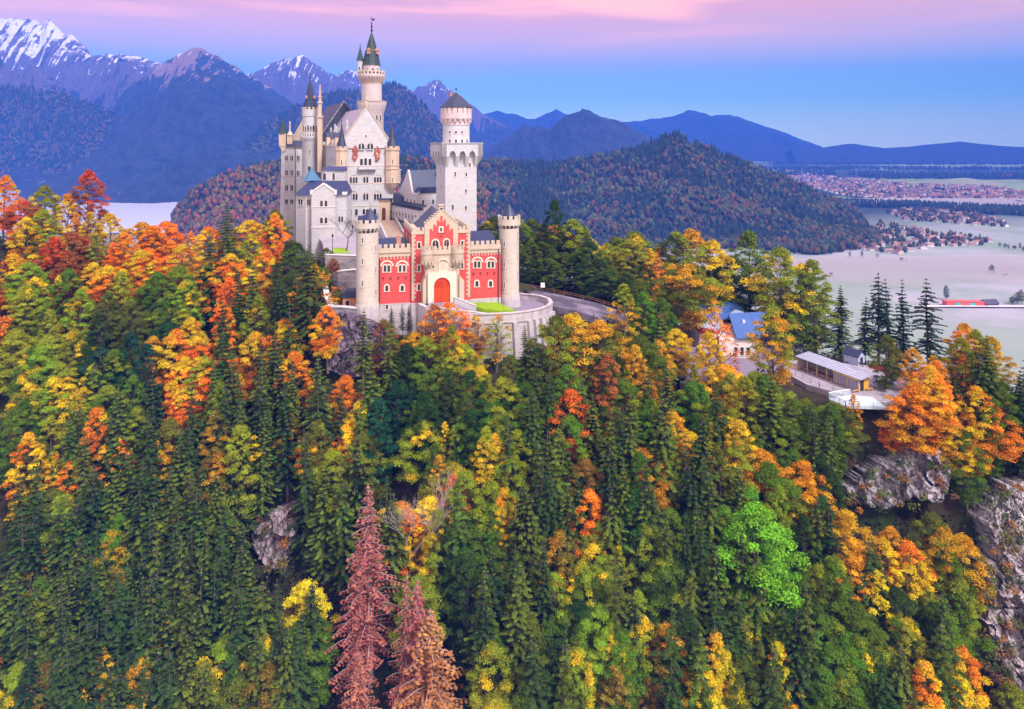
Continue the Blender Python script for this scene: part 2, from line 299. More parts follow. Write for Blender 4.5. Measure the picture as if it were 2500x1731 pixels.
# ---------------------------------------------------------------- the castle ridge (near terrain)
CP = np.array([(-160,172,-26),(-125,170,-28),(-90,172,-37),(-65,174,-38),(-55,200,-34),(-48,225,-32),(-70,260,-32),(-90,290,-36),(-40,262,-34),
(-40,152,-40),(-30,145,-47),(-15,141,-51),(5,140,-51),(15,149,-49),(22,152,-47),(-25,165,-36),(0,170,-37),(12,176,-41),(27,176,-45),(36,170,-49),(20,200,-43),(40,200,-50),(55,178,-54),
(70,192,-57),(66,152,-53),(72,147,-53),(88,150,-53.5),(80,143,-53.5),(60,160,-53),(55,150,-55),(100,150,-54),(112,162,-60),(140,165,-68),(180,170,-80),(-160,140,-52),(-130,140,-54),(-90,145,-55),(-62,150,-50),(-60,130,-68),(-100,120,-76),(-60,110,-87),(-100,95,-100),
(-50,90,-106),(-30,125,-70),(-30,105,-88),(0,120,-72),(0,100,-91),(0,85,-108),(30,125,-70),(30,100,-92),(30,150,-57),(45,140,-62),(60,138,-61),(60,115,-82),(60,95,-102),(80,137,-57),(80,128,-72),
(90,105,-92),(100,138,-57),(110,130,-70),(110,110,-88),(130,120,-80),(0,60,-130),(-80,60,-130),(80,60,-128),(0,30,-150),(-120,30,-150),(120,30,-150),(-160,90,-100),(160,90,-110),
(-100,250,-58),(-150,250,-66),(-100,330,-110),(0,260,-70),(50,250,-80),(100,230,-92),(150,230,-110),(0,350,-140),(100,330,-160),(-160,330,-120),(200,300,-180),(-60,400,-160),(-200,450,-215),
(0,450,-212),(200,420,-212),(300,300,-212),(300,150,-150),(-300,200,-60),(-250,100,-90),(-300,450,-215),(-300,30,-150),(300,30,-180),(-300,330,-140),(60,470,-215),(-100,480,-215)], float)
def _phi(r): return np.sqrt(r*r+36)
_A = _phi(np.hypot(CP[:, None, 0]-CP[None, :, 0], CP[:, None, 1]-CP[None, :, 1])); _w = np.linalg.solve(_A+np.eye(len(CP))*.6, CP[:, 2])
def Gv(X, Y):
    X = np.asarray(X, float); Y = np.asarray(Y, float)
    return (_phi(np.hypot(X[..., None]-CP[:, 0], Y[..., None]-CP[:, 1]))*_w).sum(-1)
def ground(x, y):
    z = float(Gv(x, y)); return z
gx = np.linspace(-290, 290, 233); gy = np.linspace(40, 470, 190)
XX, YY = np.meshgrid(gx, gy); ZZ = Gv(XX, YY)
slope = np.hypot(*np.gradient(ZZ, gy, gx))
for i in range(len(gy)):
    for j in range(len(gx)):
        s_ = min(1, max(0, (slope[i, j]-.55)*2.5)); 
        if s_ > 0: ZZ[i, j] += s_*(2.2*mn.noise(Vector((XX[i, j]/9, YY[i, j]/9, 0)))+1.6*mn.noise(Vector((XX[i, j]/4, YY[i, j]/4, 3))))
def inpoly(x, y, poly):
    c = False; n = len(poly)
    for i in range(n):
        x1, y1 = poly[i]; x2, y2 = poly[(i+1) % n]
        if (y1 > y) != (y2 > y) and x < (x2-x1)*(y-y1)/(y2-y1)+x1: c = not c
    return c
FLAT = [([(61,161),(63,150),(69,143.5),(73,139.5),(80,137),(93,137),(100,146),(94,163),(78,168),(64,169)], -54.2), ([(38,153),(62,155),(72,166),(72,202),(38,192)], -55.6),
 ([(-19,145),(-8,145.5),(2,147),(10,153),(14,162),(20,176),(0,178),(-6,160),(-18,153)], -39.6), ([(12,161),(24,160),(34,157),(44,156),(46,174),(30,180),(12,184)], -52), ([(-50,148),(-34,147),(-34,162),(-44,164)], -38)]
ROADZ = [(6, -38.9), (15, -40.6), (25, -43.6), (35, -49), (45, -52)]
for (pl_, zf) in FLAT:
    for i in range(len(gy)):
        for j in range(len(gx)):
            if inpoly(gx[j], gy[i], pl_):
                z_ = zf if zf != -52 else float(np.interp(gx[j], [q[0] for q in ROADZ], [q[1] for q in ROADZ]))-1.2
                ZZ[i, j] = min(ZZ[i, j], z_) if ZZ[i, j] > z_ else ZZ[i, j]
idx = np.arange(XX.size).reshape(XX.shape); Fq = np.stack([idx[:-1, :-1], idx[:-1, 1:], idx[1:, 1:], idx[1:, :-1]], -1).reshape(-1, 4)
b = NB('forest_floor'); v = b.coord(); n1 = b.noise(v, .12, 5); n2 = b.noise(v, .9, 5, .7)
c = b.mix(b.rng(n2, .35, .65), (.012, .013, .007), (.045, .030, .014)); c = b.mix(b.rng(n1, .5, .62), c, (.025, .042, .010))
b.base(c); b.bump(n2, .8, .4)
link('terrain', npmesh('terrain', np.c_[XX.ravel(), YY.ravel(), ZZ.ravel()], Fq, smooth=True), b.m, kind='structure', label='steep wooded slope of the castle ridge')

# ---------------------------------------------------------------- tree prototypes
def tube(V, Fc, pts, rads, n=6):
    b0 = len(V); prev = None
    for k, (p, r) in enumerate(zip(pts, rads)):
        d = (pts[min(k+1, len(pts)-1)]-pts[max(k-1, 0)]).normalized()
        a = d.cross(Vector((.3, 1, .1))).normalized(); c = d.cross(a)
        for i in range(n):
            t = i*math.tau/n; V.append(p+(a*math.cos(t)+c*math.sin(t))*r)
        if k:
            for i in range(n): Fc.append((b0+(k-1)*n+i, b0+(k-1)*n+(i+1) % n, b0+k*n+(i+1) % n, b0+k*n+i))
    return V, Fc
def mesh_of(name, V, Fc): return npmesh(name, np.array([tuple(v) for v in V]), np.array(Fc), smooth=True)
def leaf_quads(C, Nn, size, r, aspect=1.0):
    """C centres, Nn normals (n,3), size (n,)"""
    n = len(C); t = r.normal(size=(n, 3)); t -= (t*Nn).sum(1, keepdims=True)*Nn; t /= np.linalg.norm(t, axis=1, keepdims=True)+1e-9
    b_ = np.cross(Nn, t); s = size[:, None]
    q = np.stack([C-t*s*aspect, C+b_*s*.62+Nn*s*.12, C+t*s*aspect, C-b_*s*.62-Nn*s*.08], 1)
    return q
def leaf_mesh(name, Q, var, mask):
    V = Q.reshape(-1, 3); Fq = np.arange(len(V)).reshape(-1, 4)
    return npmesh(name, V, Fq, attrs={'var': np.repeat(var, 4), 'tipmask': np.repeat(mask, 4)})
def broadleaf(seed, H=20, Rr=5.2, base=.22, npad=84, nl=390, flat=.5, leaf=.165, top=.8, thin=1.0):
    r = np.random.default_rng(seed); rd = random.Random(seed)
    V, Fc = [], []; lean = Vector((rd.uniform(-.6, .6), rd.uniform(-.6, .6), 0))
    tp = [Vector((0, 0, -1.5))]+[Vector((0, 0, 0))+lean*(t*t)+Vector((rd.uniform(-.12, .12), rd.uniform(-.12, .12), H*.92*t)) for t in (0.02, .15, .3, .45, .6, .75, .9)]
    tube(V, Fc, tp, [.42, .36, .30, .26, .21, .16, .1, .04], 7)
    Q, VA, MA = [], [], []
    side = rd.uniform(0, 6.28)
    for k in range(npad):
        t = (k+.5)/npad; t = t**.9
        env = Rr*(max(.02, math.sin(math.pi*min(1, (t*.86+.14))**1.15))**.62)*(1+.28*mn.noise(Vector((seed*2.1, t*3, k*.7))))
        if t > top: env *= max(.25, 1-(t-top)*2.4)
        a = k*2.399+rd.uniform(-.5, .5); rr = env*math.sqrt(rd.uniform(.22, 1)); z = H*(base+(1-base)*t*.97)
        c = Vector((math.cos(a)*rr, math.sin(a)*rr, z))+lean*(z/H)**2
        pr = rd.uniform(.8, 1.5)*Rr/5.2*(1.15-.45*t); ph = pr*flat*rd.uniform(.7, 1.2)
        # limb
        zs = max(.15*H, z-rr*.75-.6); st = Vector((0, 0, zs))+lean*(zs/H)**2
        if k % 2 == 0: mid = st.lerp(c, .55)+Vector((0, 0, .35)); tube(V, Fc, [st, mid, c], [.11*(1.2-t), .07, .03], 4)
        n = int(nl*rd.uniform(.7, 1.2)*(pr/1.3)**1.4*thin)
        d = r.normal(size=(n, 3)); d[:, 2] = np.abs(d[:, 2])*.9-.28*r.random(n); d /= np.linalg.norm(d, axis=1, keepdims=True)
        rad = r.uniform(.4, 1.22, n)[:, None]
        C = np.array(c)+d*rad*np.array([pr, pr, ph]); dr = np.hypot(C[:, 0]-c.x, C[:, 1]-c.y)/pr; C[:, 2] -= dr**2*ph*.45
        C += r.normal(scale=.13, size=C.shape)
        Nn = d*.75+np.array([0, 0, .7])+r.normal(scale=.42, size=(n, 3)); Nn /= np.linalg.norm(Nn, axis=1, keepdims=True)
        Q.append(leaf_quads(C, Nn, leaf*r.uniform(.6, 1.25, n), r)); pv = rd.uniform(.0, 1)
        VA.append(np.clip(pv*.35+r.random(n)*.65, 0, 1)); MA.append(np.full(n, min(1, max(0, .5+.9*mn.noise(Vector((c.x*.22, c.y*.22, c.z*.2+seed)))+.35*(t-.5))))+r.normal(scale=.05, size=n))
    return mesh_of('trunk', V, Fc), leaf_mesh('crown', np.vstack(Q), np.concatenate(VA), np.concatenate(MA))
def spruce(seed, H=26, Rr=4.5, lev=30, thin=1.7, droop=.42, leaf=.25, full=.12, dead=False, gap=0):
    r = np.random.default_rng(seed); rd = random.Random(seed); V, Fc = [], []
    tube(V, Fc, [Vector((0, 0, -1.5)), Vector((0, 0, 1)), Vector((rd.uniform(-.1, .1), 0, H*.4)), Vector((0, rd.uniform(-.1, .1), H*.75)), Vector((0, 0, H))], [.36, .32, .22, .12, .02], 7)
    C, Nn, S, VA, MA = [], [], [], [], []
    for k in range(lev):
        t = k/(lev-1); z = H*(full+(.985-full)*t); nb = rd.randint(6, 8) if t < .85 else 5
        Lb = Rr*((1-t)**.78)*(1+.1*math.sin(k*1.7+seed))+.22
        if t < .12: Lb *= .65+t*3
        for i in range(nb):
            if rd.random() < gap: continue
            a = i*math.tau/nb+k*.9+rd.uniform(-.25, .25); L_ = Lb*rd.uniform(.55, 1.2)*(1+.22*mn.noise(Vector((math.cos(a)*1.3, math.sin(a)*1.3, z*.16+seed)))); ns = max(3, int(L_/.30*thin)); va = rd.random()
            for j in range(ns):
                s = (j+.6)/ns; x = L_*s; dz = .28*L_*s-droop*2.1*L_*s*s*(.6)+.12*L_*s**4
                wd = .36*(1-s*.65)*min(1, L_/1.6)+.08
                for sd_ in (-1, 1, 0):
                    off = sd_*wd*rd.uniform(.5, 1.1)
                    C.append((math.cos(a)*x-math.sin(a)*off, math.sin(a)*x+math.cos(a)*off, z+dz-abs(off)*.5-rd.uniform(0, .12)))
                    Nn.append((math.cos(a)*.55-math.sin(a)*sd_*.5+rd.gauss(0, .25), math.sin(a)*.55+math.cos(a)*sd_*.5+rd.gauss(0, .25), .75+rd.gauss(0, .2)))
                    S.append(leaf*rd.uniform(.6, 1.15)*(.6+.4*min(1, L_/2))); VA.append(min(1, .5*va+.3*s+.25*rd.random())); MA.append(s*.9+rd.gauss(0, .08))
            if dead or k % 3 == 0: tube(V, Fc, [Vector((0, 0, z)), Vector((math.cos(a)*L_*.5, math.sin(a)*L_*.5, z+.1*L_)), Vector((math.cos(a)*L_*.95, math.sin(a)*L_*.95, z-.1*L_))], [.05, .035, .015], 3)
    C = np.array(C); Nn = np.array(Nn); Nn /= np.linalg.norm(Nn, axis=1, keepdims=True)
    return mesh_of('trunk', V, Fc), leaf_mesh('crown', leaf_quads(C, Nn, np.array(S), r, 1.0), np.array(VA), np.array(MA))
def bare(seed, H=14, wide=.62):
    rd = random.Random(seed); V, Fc = [], []
    def grow(p, d, L_, rad, dep):
        pts = [p]; q = p
        for i in range(3):
            d = (d+Vector((rd.uniform(-.18, .18), rd.uniform(-.18, .18), rd.uniform(-.02, .16)))).normalized(); q = q+d*L_/3; pts.append(q)
        tube(V, Fc, pts, [rad, rad*.85, rad*.7, rad*.55], 5 if dep < 2 else 3)
        if dep >= 5: return
        for i in range(rd.randint(3, 4) if dep < 4 else 3):
            k = rd.uniform(.35, 1); base = pts[min(3, int(k*3)+1)] if dep else pts[3]
            a = rd.uniform(0, 6.28); dd = (d*.75+Vector((math.cos(a), math.sin(a), .15))*wide).normalized()
            grow(base, dd, L_*rd.uniform(.62, .82), rad*.52, dep+1)
    grow(Vector((0, 0, -.6)), Vector((0, 0, 1)), H*.3, H*.018, 0)
    return mesh_of('trunk', V, Fc)

def foliage_material():
    b = NB('foliage'); oi = b.n('ObjectInfo'); a = b.n('Attribute', attribute_name='var'); t = b.n('Attribute', attribute_name='tipmask')
    tp = b.n('Attribute', attribute_name='tip_colour', attribute_type='OBJECT'); am = b.n('Attribute', attribute_name='tip_amount', attribute_type='OBJECT')
    m = b.math('SUBTRACT', am.outputs['Fac'], b.math('SUBTRACT', 1, t.outputs['Fac'])); m = b.rng(m, -.08, .08)
    c = b.mix(m, oi.outputs['Color'], tp.outputs['Color'])
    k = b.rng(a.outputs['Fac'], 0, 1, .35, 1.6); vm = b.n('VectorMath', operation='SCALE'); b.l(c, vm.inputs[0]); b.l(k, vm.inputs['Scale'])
    # hue shift by leaf
    hs = b.n('HueSaturation'); b.l(vm.outputs[0], hs.inputs['Color']); b.l(b.rng(a.outputs['Fac'], 0, 1, .478, .52), hs.inputs['Hue'])
    d = b.n('BsdfDiffuse'); b.l(hs.outputs[0], d.inputs[0]); tr = b.n('BsdfTranslucent'); b.l(hs.outputs[0], tr.inputs[0]); mxs = b.n('MixShader'); mxs.inputs[0].default_value = .16
    b.l(d.outputs[0], mxs.inputs[1]); b.l(tr.outputs[0], mxs.inputs[2]); b.l(mxs.outputs[0], b.out.inputs['Surface']); return b.m
FOL = foliage_material()
b = NB('bark'); v = b.coord((3, 3, .6)); b.base(b.mix(b.noise(v, 2, 5, .7), (.05, .04, .035), (.19, .15, .13))); b.bump(b.noise(v, 4, 4), .6, .05); BARK = b.m
b = NB('grey_bark'); b.base(b.mix(b.noise(b.coord((3, 3, .6)), 2, 5), (.25, .20, .19), (.50, .42, .40))); GBARK = b.m
PROTO = {'leaf': [broadleaf(1), broadleaf(2, Rr=5.8, npad=96), broadleaf(3, H=22, Rr=4.6, base=.16, npad=96), broadleaf(4, H=18, Rr=6.2, base=.3, npad=84, flat=.42), broadleaf(5, H=21, Rr=5.0, npad=80, flat=.62), broadleaf(6, H=24, Rr=4.3, base=.14, npad=98), broadleaf(8, H=20, Rr=5.0, thin=.75, npad=74)],
 'slim': [broadleaf(11, H=21, Rr=3.3, base=.12, npad=74, top=.75), broadleaf(12, H=20, Rr=2.9, base=.15, npad=68)],
 'sparse': [broadleaf(21, H=17, Rr=4.2, base=.25, npad=60, thin=.36, leaf=.2), broadleaf(22, H=16, Rr=3.8, base=.2, npad=52, thin=.26, leaf=.19)],
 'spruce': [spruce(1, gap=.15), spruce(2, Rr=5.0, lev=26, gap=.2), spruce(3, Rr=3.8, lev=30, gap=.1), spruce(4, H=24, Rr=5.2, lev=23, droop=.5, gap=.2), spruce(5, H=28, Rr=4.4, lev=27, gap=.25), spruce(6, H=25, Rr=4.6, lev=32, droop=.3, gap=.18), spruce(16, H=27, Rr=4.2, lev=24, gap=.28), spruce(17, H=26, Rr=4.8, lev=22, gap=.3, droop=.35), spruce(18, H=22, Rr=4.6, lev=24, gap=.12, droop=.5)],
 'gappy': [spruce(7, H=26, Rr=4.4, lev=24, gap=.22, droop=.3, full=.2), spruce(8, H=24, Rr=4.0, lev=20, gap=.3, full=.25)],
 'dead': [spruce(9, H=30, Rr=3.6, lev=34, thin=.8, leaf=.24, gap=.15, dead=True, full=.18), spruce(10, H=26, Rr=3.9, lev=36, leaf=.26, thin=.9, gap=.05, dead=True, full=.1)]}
PH = {'leaf': 20, 'slim': 20.5, 'sparse': 16.5, 'spruce': 26, 'gappy': 25, 'dead': 28}
CC = {'R': (.50,.075,.014), 'r': (.30,.095,.028), 'O': (.66,.19,.012), 'A': (.52,.26,.012), 'Y': (.60,.42,.012), 'L': (.20,.25,.014), 'G': (.080,.145,.012), 'D': (.032,.066,.014),
 'T': (.020,.070,.034), 's': (.036,.064,.014), 'S': (.014,.030,.012), 'B': (.15,.115,.016), 'H': (.115,.27,.02), 'P': (.28,.080,.062), 'Q': (.30,.12,.035), 'k': (.085,.115,.014)}
NAMES = {'R': 'scarlet', 'r': 'rusty red', 'O': 'orange', 'A': 'golden orange', 'Y': 'yellow', 'L': 'lime yellow', 'G': 'fresh green', 'D': 'deep green', 'T': 'blue green', 's': 'mid green', 'S': 'near black green', 'B': 'olive brown', 'H': 'vivid green', 'P': 'reddish pink', 'Q': 'orange brown', 'k': 'olive green'}
TREES = []   # (name, empty, crown colour code, tip code, kind)
def put_tree(kind, x, y, z, h, code, tipc=None, amt=0.0, label=None, wide=1.0, name=None, rz=None):
    tr, cr_ = random.choice(PROTO[kind]); s = h/PH[kind]
    bl = 'warm_broadleaf_tree' if code in 'RrOAY' else 'green_broadleaf_tree'  # broadleaf trees named apart by leaf colour alone, species not known
    nm = name or {'leaf': bl, 'slim': bl, 'sparse': bl, 'spruce': 'spruce_tree', 'gappy': 'spruce_tree', 'dead': 'dead_spruce'}[kind]
    e = empty(nm, (x, y, z), random.uniform(0, 6.28) if rz is None else rz); e.scale = (s*wide, s*wide, s); e.rotation_euler[0] = R(random.gauss(0, 1.3)); e.rotation_euler[1] = R(random.gauss(0, 1.3))
    t = link('trunk', tr, None, e)
    if not tr.materials: tr.materials.append(GBARK if kind == 'dead' else BARK)
    c = link('crown', cr_, None, e)
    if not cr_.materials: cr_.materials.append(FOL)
    j = [random.uniform(.82, 1.18) for _ in range(3)]; q = random.uniform(.8, 1.2); base = CC[code]
    c.color = tuple(min(1, v*q*jj) for v, jj in zip(base, j))+(1,)
    tb = CC[tipc or code]; c['tip_colour'] = [float(v) for v in tb]; c['tip_amount'] = float(amt)
    cat = {'dead': 'dead tree', 'spruce': 'spruce', 'gappy': 'spruce'}.get(kind, 'tree'); e['category'] = cat
    if label: e['label'] = label
    TREES.append((e, code, tipc, amt, kind, h, label)); return e
def solve(px, py, frac, hmin, hmax):
    """nearest distance at which a tree of plausible height has its crown centre on this line of sight"""
    best = None; k = (HY-py)/F; kx = (px-HX)/F
    Ys = np.arange(84, 300, 1.0); g = Gv(kx*Ys, Ys); need = (k*Ys-g)/frac
    for Y, n_, gg in zip(Ys, need, g):
        if hmin <= n_ <= hmax: return Y, n_, gg
    i = int(np.argmin(np.abs(need-(hmin+hmax)/2)))
    if abs(need[i]-(hmin+hmax)/2) < 9 and need[i] > 7: return Ys[i], need[i], g[i]
    return None
KEEP = []     # keep-out: (polygon in xy)
KEEP += [[(-36,147),(-30,141.5),(-12,139),(6,139),(16,144),(22,152),(20,170),(10,200),(-30,300),(-110,310),(-60,205),(-58,150)],     # castle
 [(5,158),(22,163),(36,162),(52,155),(60,162),(42,174),(24,182),(5,182)],       # road
 [(44,165),(66,165),(70,190),(46,196)],                                     # blue roofed house
 [(58,139),(84,137),(96,143),(96,160),(80,166),(58,162)]]                    # plaza
NS = [0, 0, 0]
VIS = [(2135,890,2225,1000,146), (1940,858,2160,1000,150), (1700,745,1870,850,178), (1268,700,1500,790,165), (780,470,1195,782,150), (1190,700,1352,885,149), (2080,1115,2300,1235,150), (2415,1190,2500,1400,150), (2440,1450,2500,1700,150), (618,1240,722,1370,150),
 (786,765,868,860,146), (855,1215,1110,1731,100), (300,430,462,512,400), (2105,640,2330,760,176), (1870,560,2110,690,400), (2150,560,2500,800,400), (960,1100,1040,1320,110), (460,380,640,500,400), (1800,1225,1930,1500,100)]
def blocked(px, Y, g, h, r):
    t = HY-(g+h)*F/Y; b_ = HY-(g+.25*h)*F/Y; w_ = r*F/Y*.8
    return any(Y < q[4]+2 and px+w_ > q[0] and px-w_ < q[2] and b_ > q[1] and t < q[3]-(q[3]-q[1])*.12 for q in VIS)
# one letter for each 100 x 100 pixel cell of the photograph's forest: the colour of the tree that stands there
GRID = ["OLrYsYOk.................",
        "ArAOYsOk.....DLLkDs......",
        "OrAOLOYs.....DGAOkkLLSS..",
        "LLkGLOsS....kY.Gs..LGSSAL",
        "LLDTOsOYskGLsYLGAAA.sYAsA",
        "LLGsOssssTDLGsrsGLGksLAOs",
        "GLOsssssYTLGssRSALGGskAAG",
        "YYsYsssss.ALLsSGSsGAD.LB.",
        "sssssskG.sYLAsODGsHLDSkk.",
        "ssAssssO.LLGkSLGSDHDASAB.",
        "sssssssY..LDSLLSDSsDGYLG.",
        "kssssssG...skDLLDkkkGLDG.",
        "sssAsLss...TLkLBDYkYGLsYk"]
for dup in range(4):
  for r_, row in enumerate(GRID):
    for c_, ch in enumerate(row):
        if 1:
            if ch == '.': continue
            code = ch
            px = 50+100*c_+(0, 50, 50, 0)[dup]+random.uniform(-24, 24)+(25 if r_ % 2 else -20); py = 500+100*r_+(0, 50, 0, 50)[dup]+random.uniform(-22, 22)
            if dup >= 2 and random.random() < .12: continue
            if dup >= 1:
                nb = [GRID[min(12, r_+a)][min(24, c_+b_)] for a in (0, 1) for b_ in (0, 1)]; nb = [q for q in nb if q != '.']
                code = random.choice(nb)
                if '.' in (GRID[min(12, r_+1)][c_], row[min(24, c_+1)]) and random.random() < .8: continue
            if dup and random.random() < (.14 if r_ < 5 else .34): code = {'R': 'L', 'r': 'k', 'O': 'L', 'A': 'L', 'Y': 'k', 'L': 'G', 'G': 's', 'D': 'k', 's': 's', 'S': 'S', 'T': 'D'}.get(code, 'k')
            if code in 'sS' and random.random() < .24: code = random.choice('kGLkB')
            conif = code in 'sS' or (code == 'k' and random.random() < .3)
            kind = ('spruce' if random.random() < .8 else 'gappy') if conif else random.choice(['leaf']*5+['slim'])
            res = solve(px, py, .58, 13 if conif else 9, 24 if conif else 17)
            if res is None: continue
            Y, h, g = res; X = (px-HX)*Y/F
            if any(inpoly(X, Y, k) for k in KEEP): continue
            if blocked(px, Y, g, h, 2.6 if conif else 4.2): continue
            ki = 0 if conif else 1 if code in 'RrOAY' else 2
            if NS[ki] >= (272, 262, 252)[ki]: continue
            NS[ki] += 1
            tip = None; amt = 0
            if not conif and random.random() < .68:
                tip = {'R': 'O', 'r': 'R', 'O': 'Y', 'A': 'Y', 'Y': 'O', 'L': 'Y', 'G': 'L', 'D': 'G', 'T': 'D', 'k': 'L', 'B': 'A', 'H': 'L'}.get(code); amt = random.uniform(.25, .55)*(1 if code in 'RrOAY' else .62)
            if conif: tip = random.choice('kksD'); amt = random.uniform(.2, .65); code = random.choice((code, code, code, 'D', 's', 'S'))
            put_tree(kind, X, Y, g-.3, h, code, tip, amt, wide=random.uniform(.85, 1.4) if conif else random.uniform(.8, 1.15))
print('forest', len(TREES))

# ---------------------------------------------------------------- undergrowth between the trees (mass)
def undergrowth(n):
    r = np.random.default_rng(3); Q, K = [], []
    for _ in range(n):
        Y = float(r.uniform(84, 215)); px = float(r.uniform(-150, 2650)); X = (px-HX)*Y/F
        if any(inpoly(X, Y, k) for k in KEEP): continue
        g_ = float(Gv(X, Y)); s_ = float(r.uniform(1.0, 2.6)); m_ = 46
        d = r.normal(size=(m_, 3)); d[:, 2] = np.abs(d[:, 2]); d /= np.linalg.norm(d, axis=1, keepdims=True)
        C = np.array([X, Y, g_-.2])+d*r.uniform(.5, 1.1, (m_, 1))*np.array([s_, s_, s_*1.1]); Nn = d+np.array([0, -.2, .8])+r.normal(scale=.4, size=d.shape); Nn /= np.linalg.norm(Nn, axis=1, keepdims=True)
        Q.append(leaf_quads(C, Nn, .34*r.uniform(.6, 1.3, m_), r)); c = np.array([(.016,.026,.008), (.022,.034,.009), (.034,.030,.009), (.012,.022,.009), (.055,.036,.009), (.07,.036,.008)][int(r.integers(6))]); K.append(np.repeat(c[None]*r.uniform(.6, 1.3, (m_, 1)), 4, 0))
    Q = np.vstack(Q).reshape(-1, 3); link('undergrowth', npmesh('undergrowth', Q, np.arange(len(Q)).reshape(-1, 4), col=np.vstack(K)), FARM, kind='stuff', label='low shrubs and saplings between the forest trees', cat='undergrowth')
undergrowth(4200)
# ---------------------------------------------------------------- masonry materials
def stone(name, c1, c2, course=.38, blk=1.0, stain=.35, mort=.75, bump=.25):
    b = NB(name); tcx = b.n('TexCoord'); s = b.n('SeparateXYZ'); b.l(tcx.outputs['Object'], s.inputs[0]); cmb = b.n('CombineXYZ')
    b.l(b.math('ADD', s.outputs[0], b.math('MULTIPLY', s.outputs[1], .83)), cmb.inputs[0]); b.l(s.outputs[2], cmb.inputs[1])
    br = b.n('TexBrick'); br.inputs['Scale'].default_value = 1; br.inputs['Brick Width'].default_value = blk; br.inputs['Row Height'].default_value = course; br.inputs['Mortar Size'].default_value = .025
    br.inputs['Color1'].default_value = c1+(1,); br.inputs['Color2'].default_value = c2+(1,); br.inputs['Mortar'].default_value = tuple(v*mort for v in c1)+(1,); b.l(cmb.outputs[0], br.inputs['Vector'])
    v = tcx.outputs['Object']; mp = b.n('Mapping'); mp.inputs['Scale'].default_value = (1, 1, .22); b.l(v, mp.inputs[0])
    n1 = b.noise(mp.outputs[0], .9, 6, .65); n2 = b.noise(v, .35, 4)
    c = b.mix(b.rng(n1, .5, .8, 0, stain), br.outputs[0], tuple(v*.5 for v in c2)); c = b.mix(b.rng(n2, .35, .7, 0, .3), c, tuple(min(1, v*1.12) for v in c1))
    b.base(c); b.bump(br.outputs['Fac'], bump, .03); return b.m
LIME = stone('limestone', (.48,.475,.505), (.41,.41,.44), .45, 1.1, .22); CREAM = stone('cream_stone', (.47,.39,.31), (.42,.345,.27), .42, .95, .25)
TOWERC = stone('tower_ashlar', (.47,.425,.38), (.42,.37,.32), .40, 1.2, .3); PEACH = stone('peach_sandstone', (.54,.42,.325), (.48,.37,.28), .4, .9, .3)
REDB = stone('red_brick', (.52,.075,.068), (.44,.058,.054), .30, .9, .3, mort=1.25); ROUGH = stone('rubble_masonry', (.36,.33,.36), (.17,.15,.18), .5, 1.1, .8, bump=.6)
WHITEW = stone('bastion_stone', (.47,.435,.46), (.36,.335,.37), .8, 2.2, .95)
def flat(name, c, rough=.8, spec=.25, nz=.25, sc=1.5):
    b = NB(name); b.base(b.mix(b.noise(b.coord(), sc, 5, .6), tuple(v*(1-nz) for v in c), tuple(min(1, v*(1+nz)) for v in c))); setin(b, 'Roughness', rough); setin(b, 'Specular IOR Level', spec); return b.m
def seam(name, c, axis=0, step=.55, rough=.45, metal=.0):
    b = NB(name); t = b.n('TexCoord'); s = b.n('SeparateXYZ'); b.l(t.outputs['Object'], s.inputs[0]); f = b.math('FRACT', b.math('MULTIPLY', s.outputs[axis], 1/step))
    k = b.rng(f, .80, .86); c2 = b.mix(b.noise(t.outputs['Object'], .8, 5), tuple(v*.75 for v in c), tuple(v*1.3 for v in c)); b.base(b.mix(k, c2, tuple(v*.45 for v in c)))
    b.bump(k, .6, .05); setin(b, 'Roughness', rough); setin(b, 'Specular IOR Level', .5); setin(b, 'Metallic', metal); return b.m
BLUE = seam('blue_metal_roof', (.012,.024,.085), 0); BLUEY = seam('blue_metal_roof_cross', (.012,.024,.085), 1); SKYBL = seam('bright_blue_roof', (.045,.12,.36), 0, .5); PALER = seam('pale_ribbed_roof', (.30,.33,.44), 0, .9, .4)
SLATE = flat('slate', (.018,.026,.065), .55, .5, .35, 2.5); SLATEL = flat('pale_lead_roof', (.30,.27,.34), .5, .5, .25, 2); GREEN = flat('green_copper', (.018,.042,.045), .6, .4, .4, 1.2); BLUEC = flat('blue_cone', (.012,.02,.07), .5, .5, .25, 1)
GLASS = flat('dark_window', (.016,.018,.026), .25, .6, .3, 2); TRIM = flat('pale_trim', (.60,.52,.43), .85, .25, .12, 3); WTRIM = flat('white_trim', (.58,.545,.55), .85, .25, .12, 3); IRON = flat('dark_iron', (.03,.028,.035), .6)
PAVE = flat('courtyard_paving', (.29,.265,.32), .9, .2, .3, .35); ASPH = flat('road_asphalt', (.20,.17,.235), .9, .2, .2, .6); LAWN = flat('lawn_grass', (.20,.34,.015), .95, .1, .25, .8); WOODB = flat('brown_timber', (.20,.09,.045), .7); STEP = flat('worn_steps', (.36,.27,.22), .9, .2, .25, 1)
FRESCO1 = flat('red_fresco', (.32,.085,.06), .9, .1, .9, 2.2); DREL = flat('relief_stone', (.50,.42,.34), .9, .2, .3, 4)
RUST = flat('chimney_brick', (.40,.20,.14), .85)

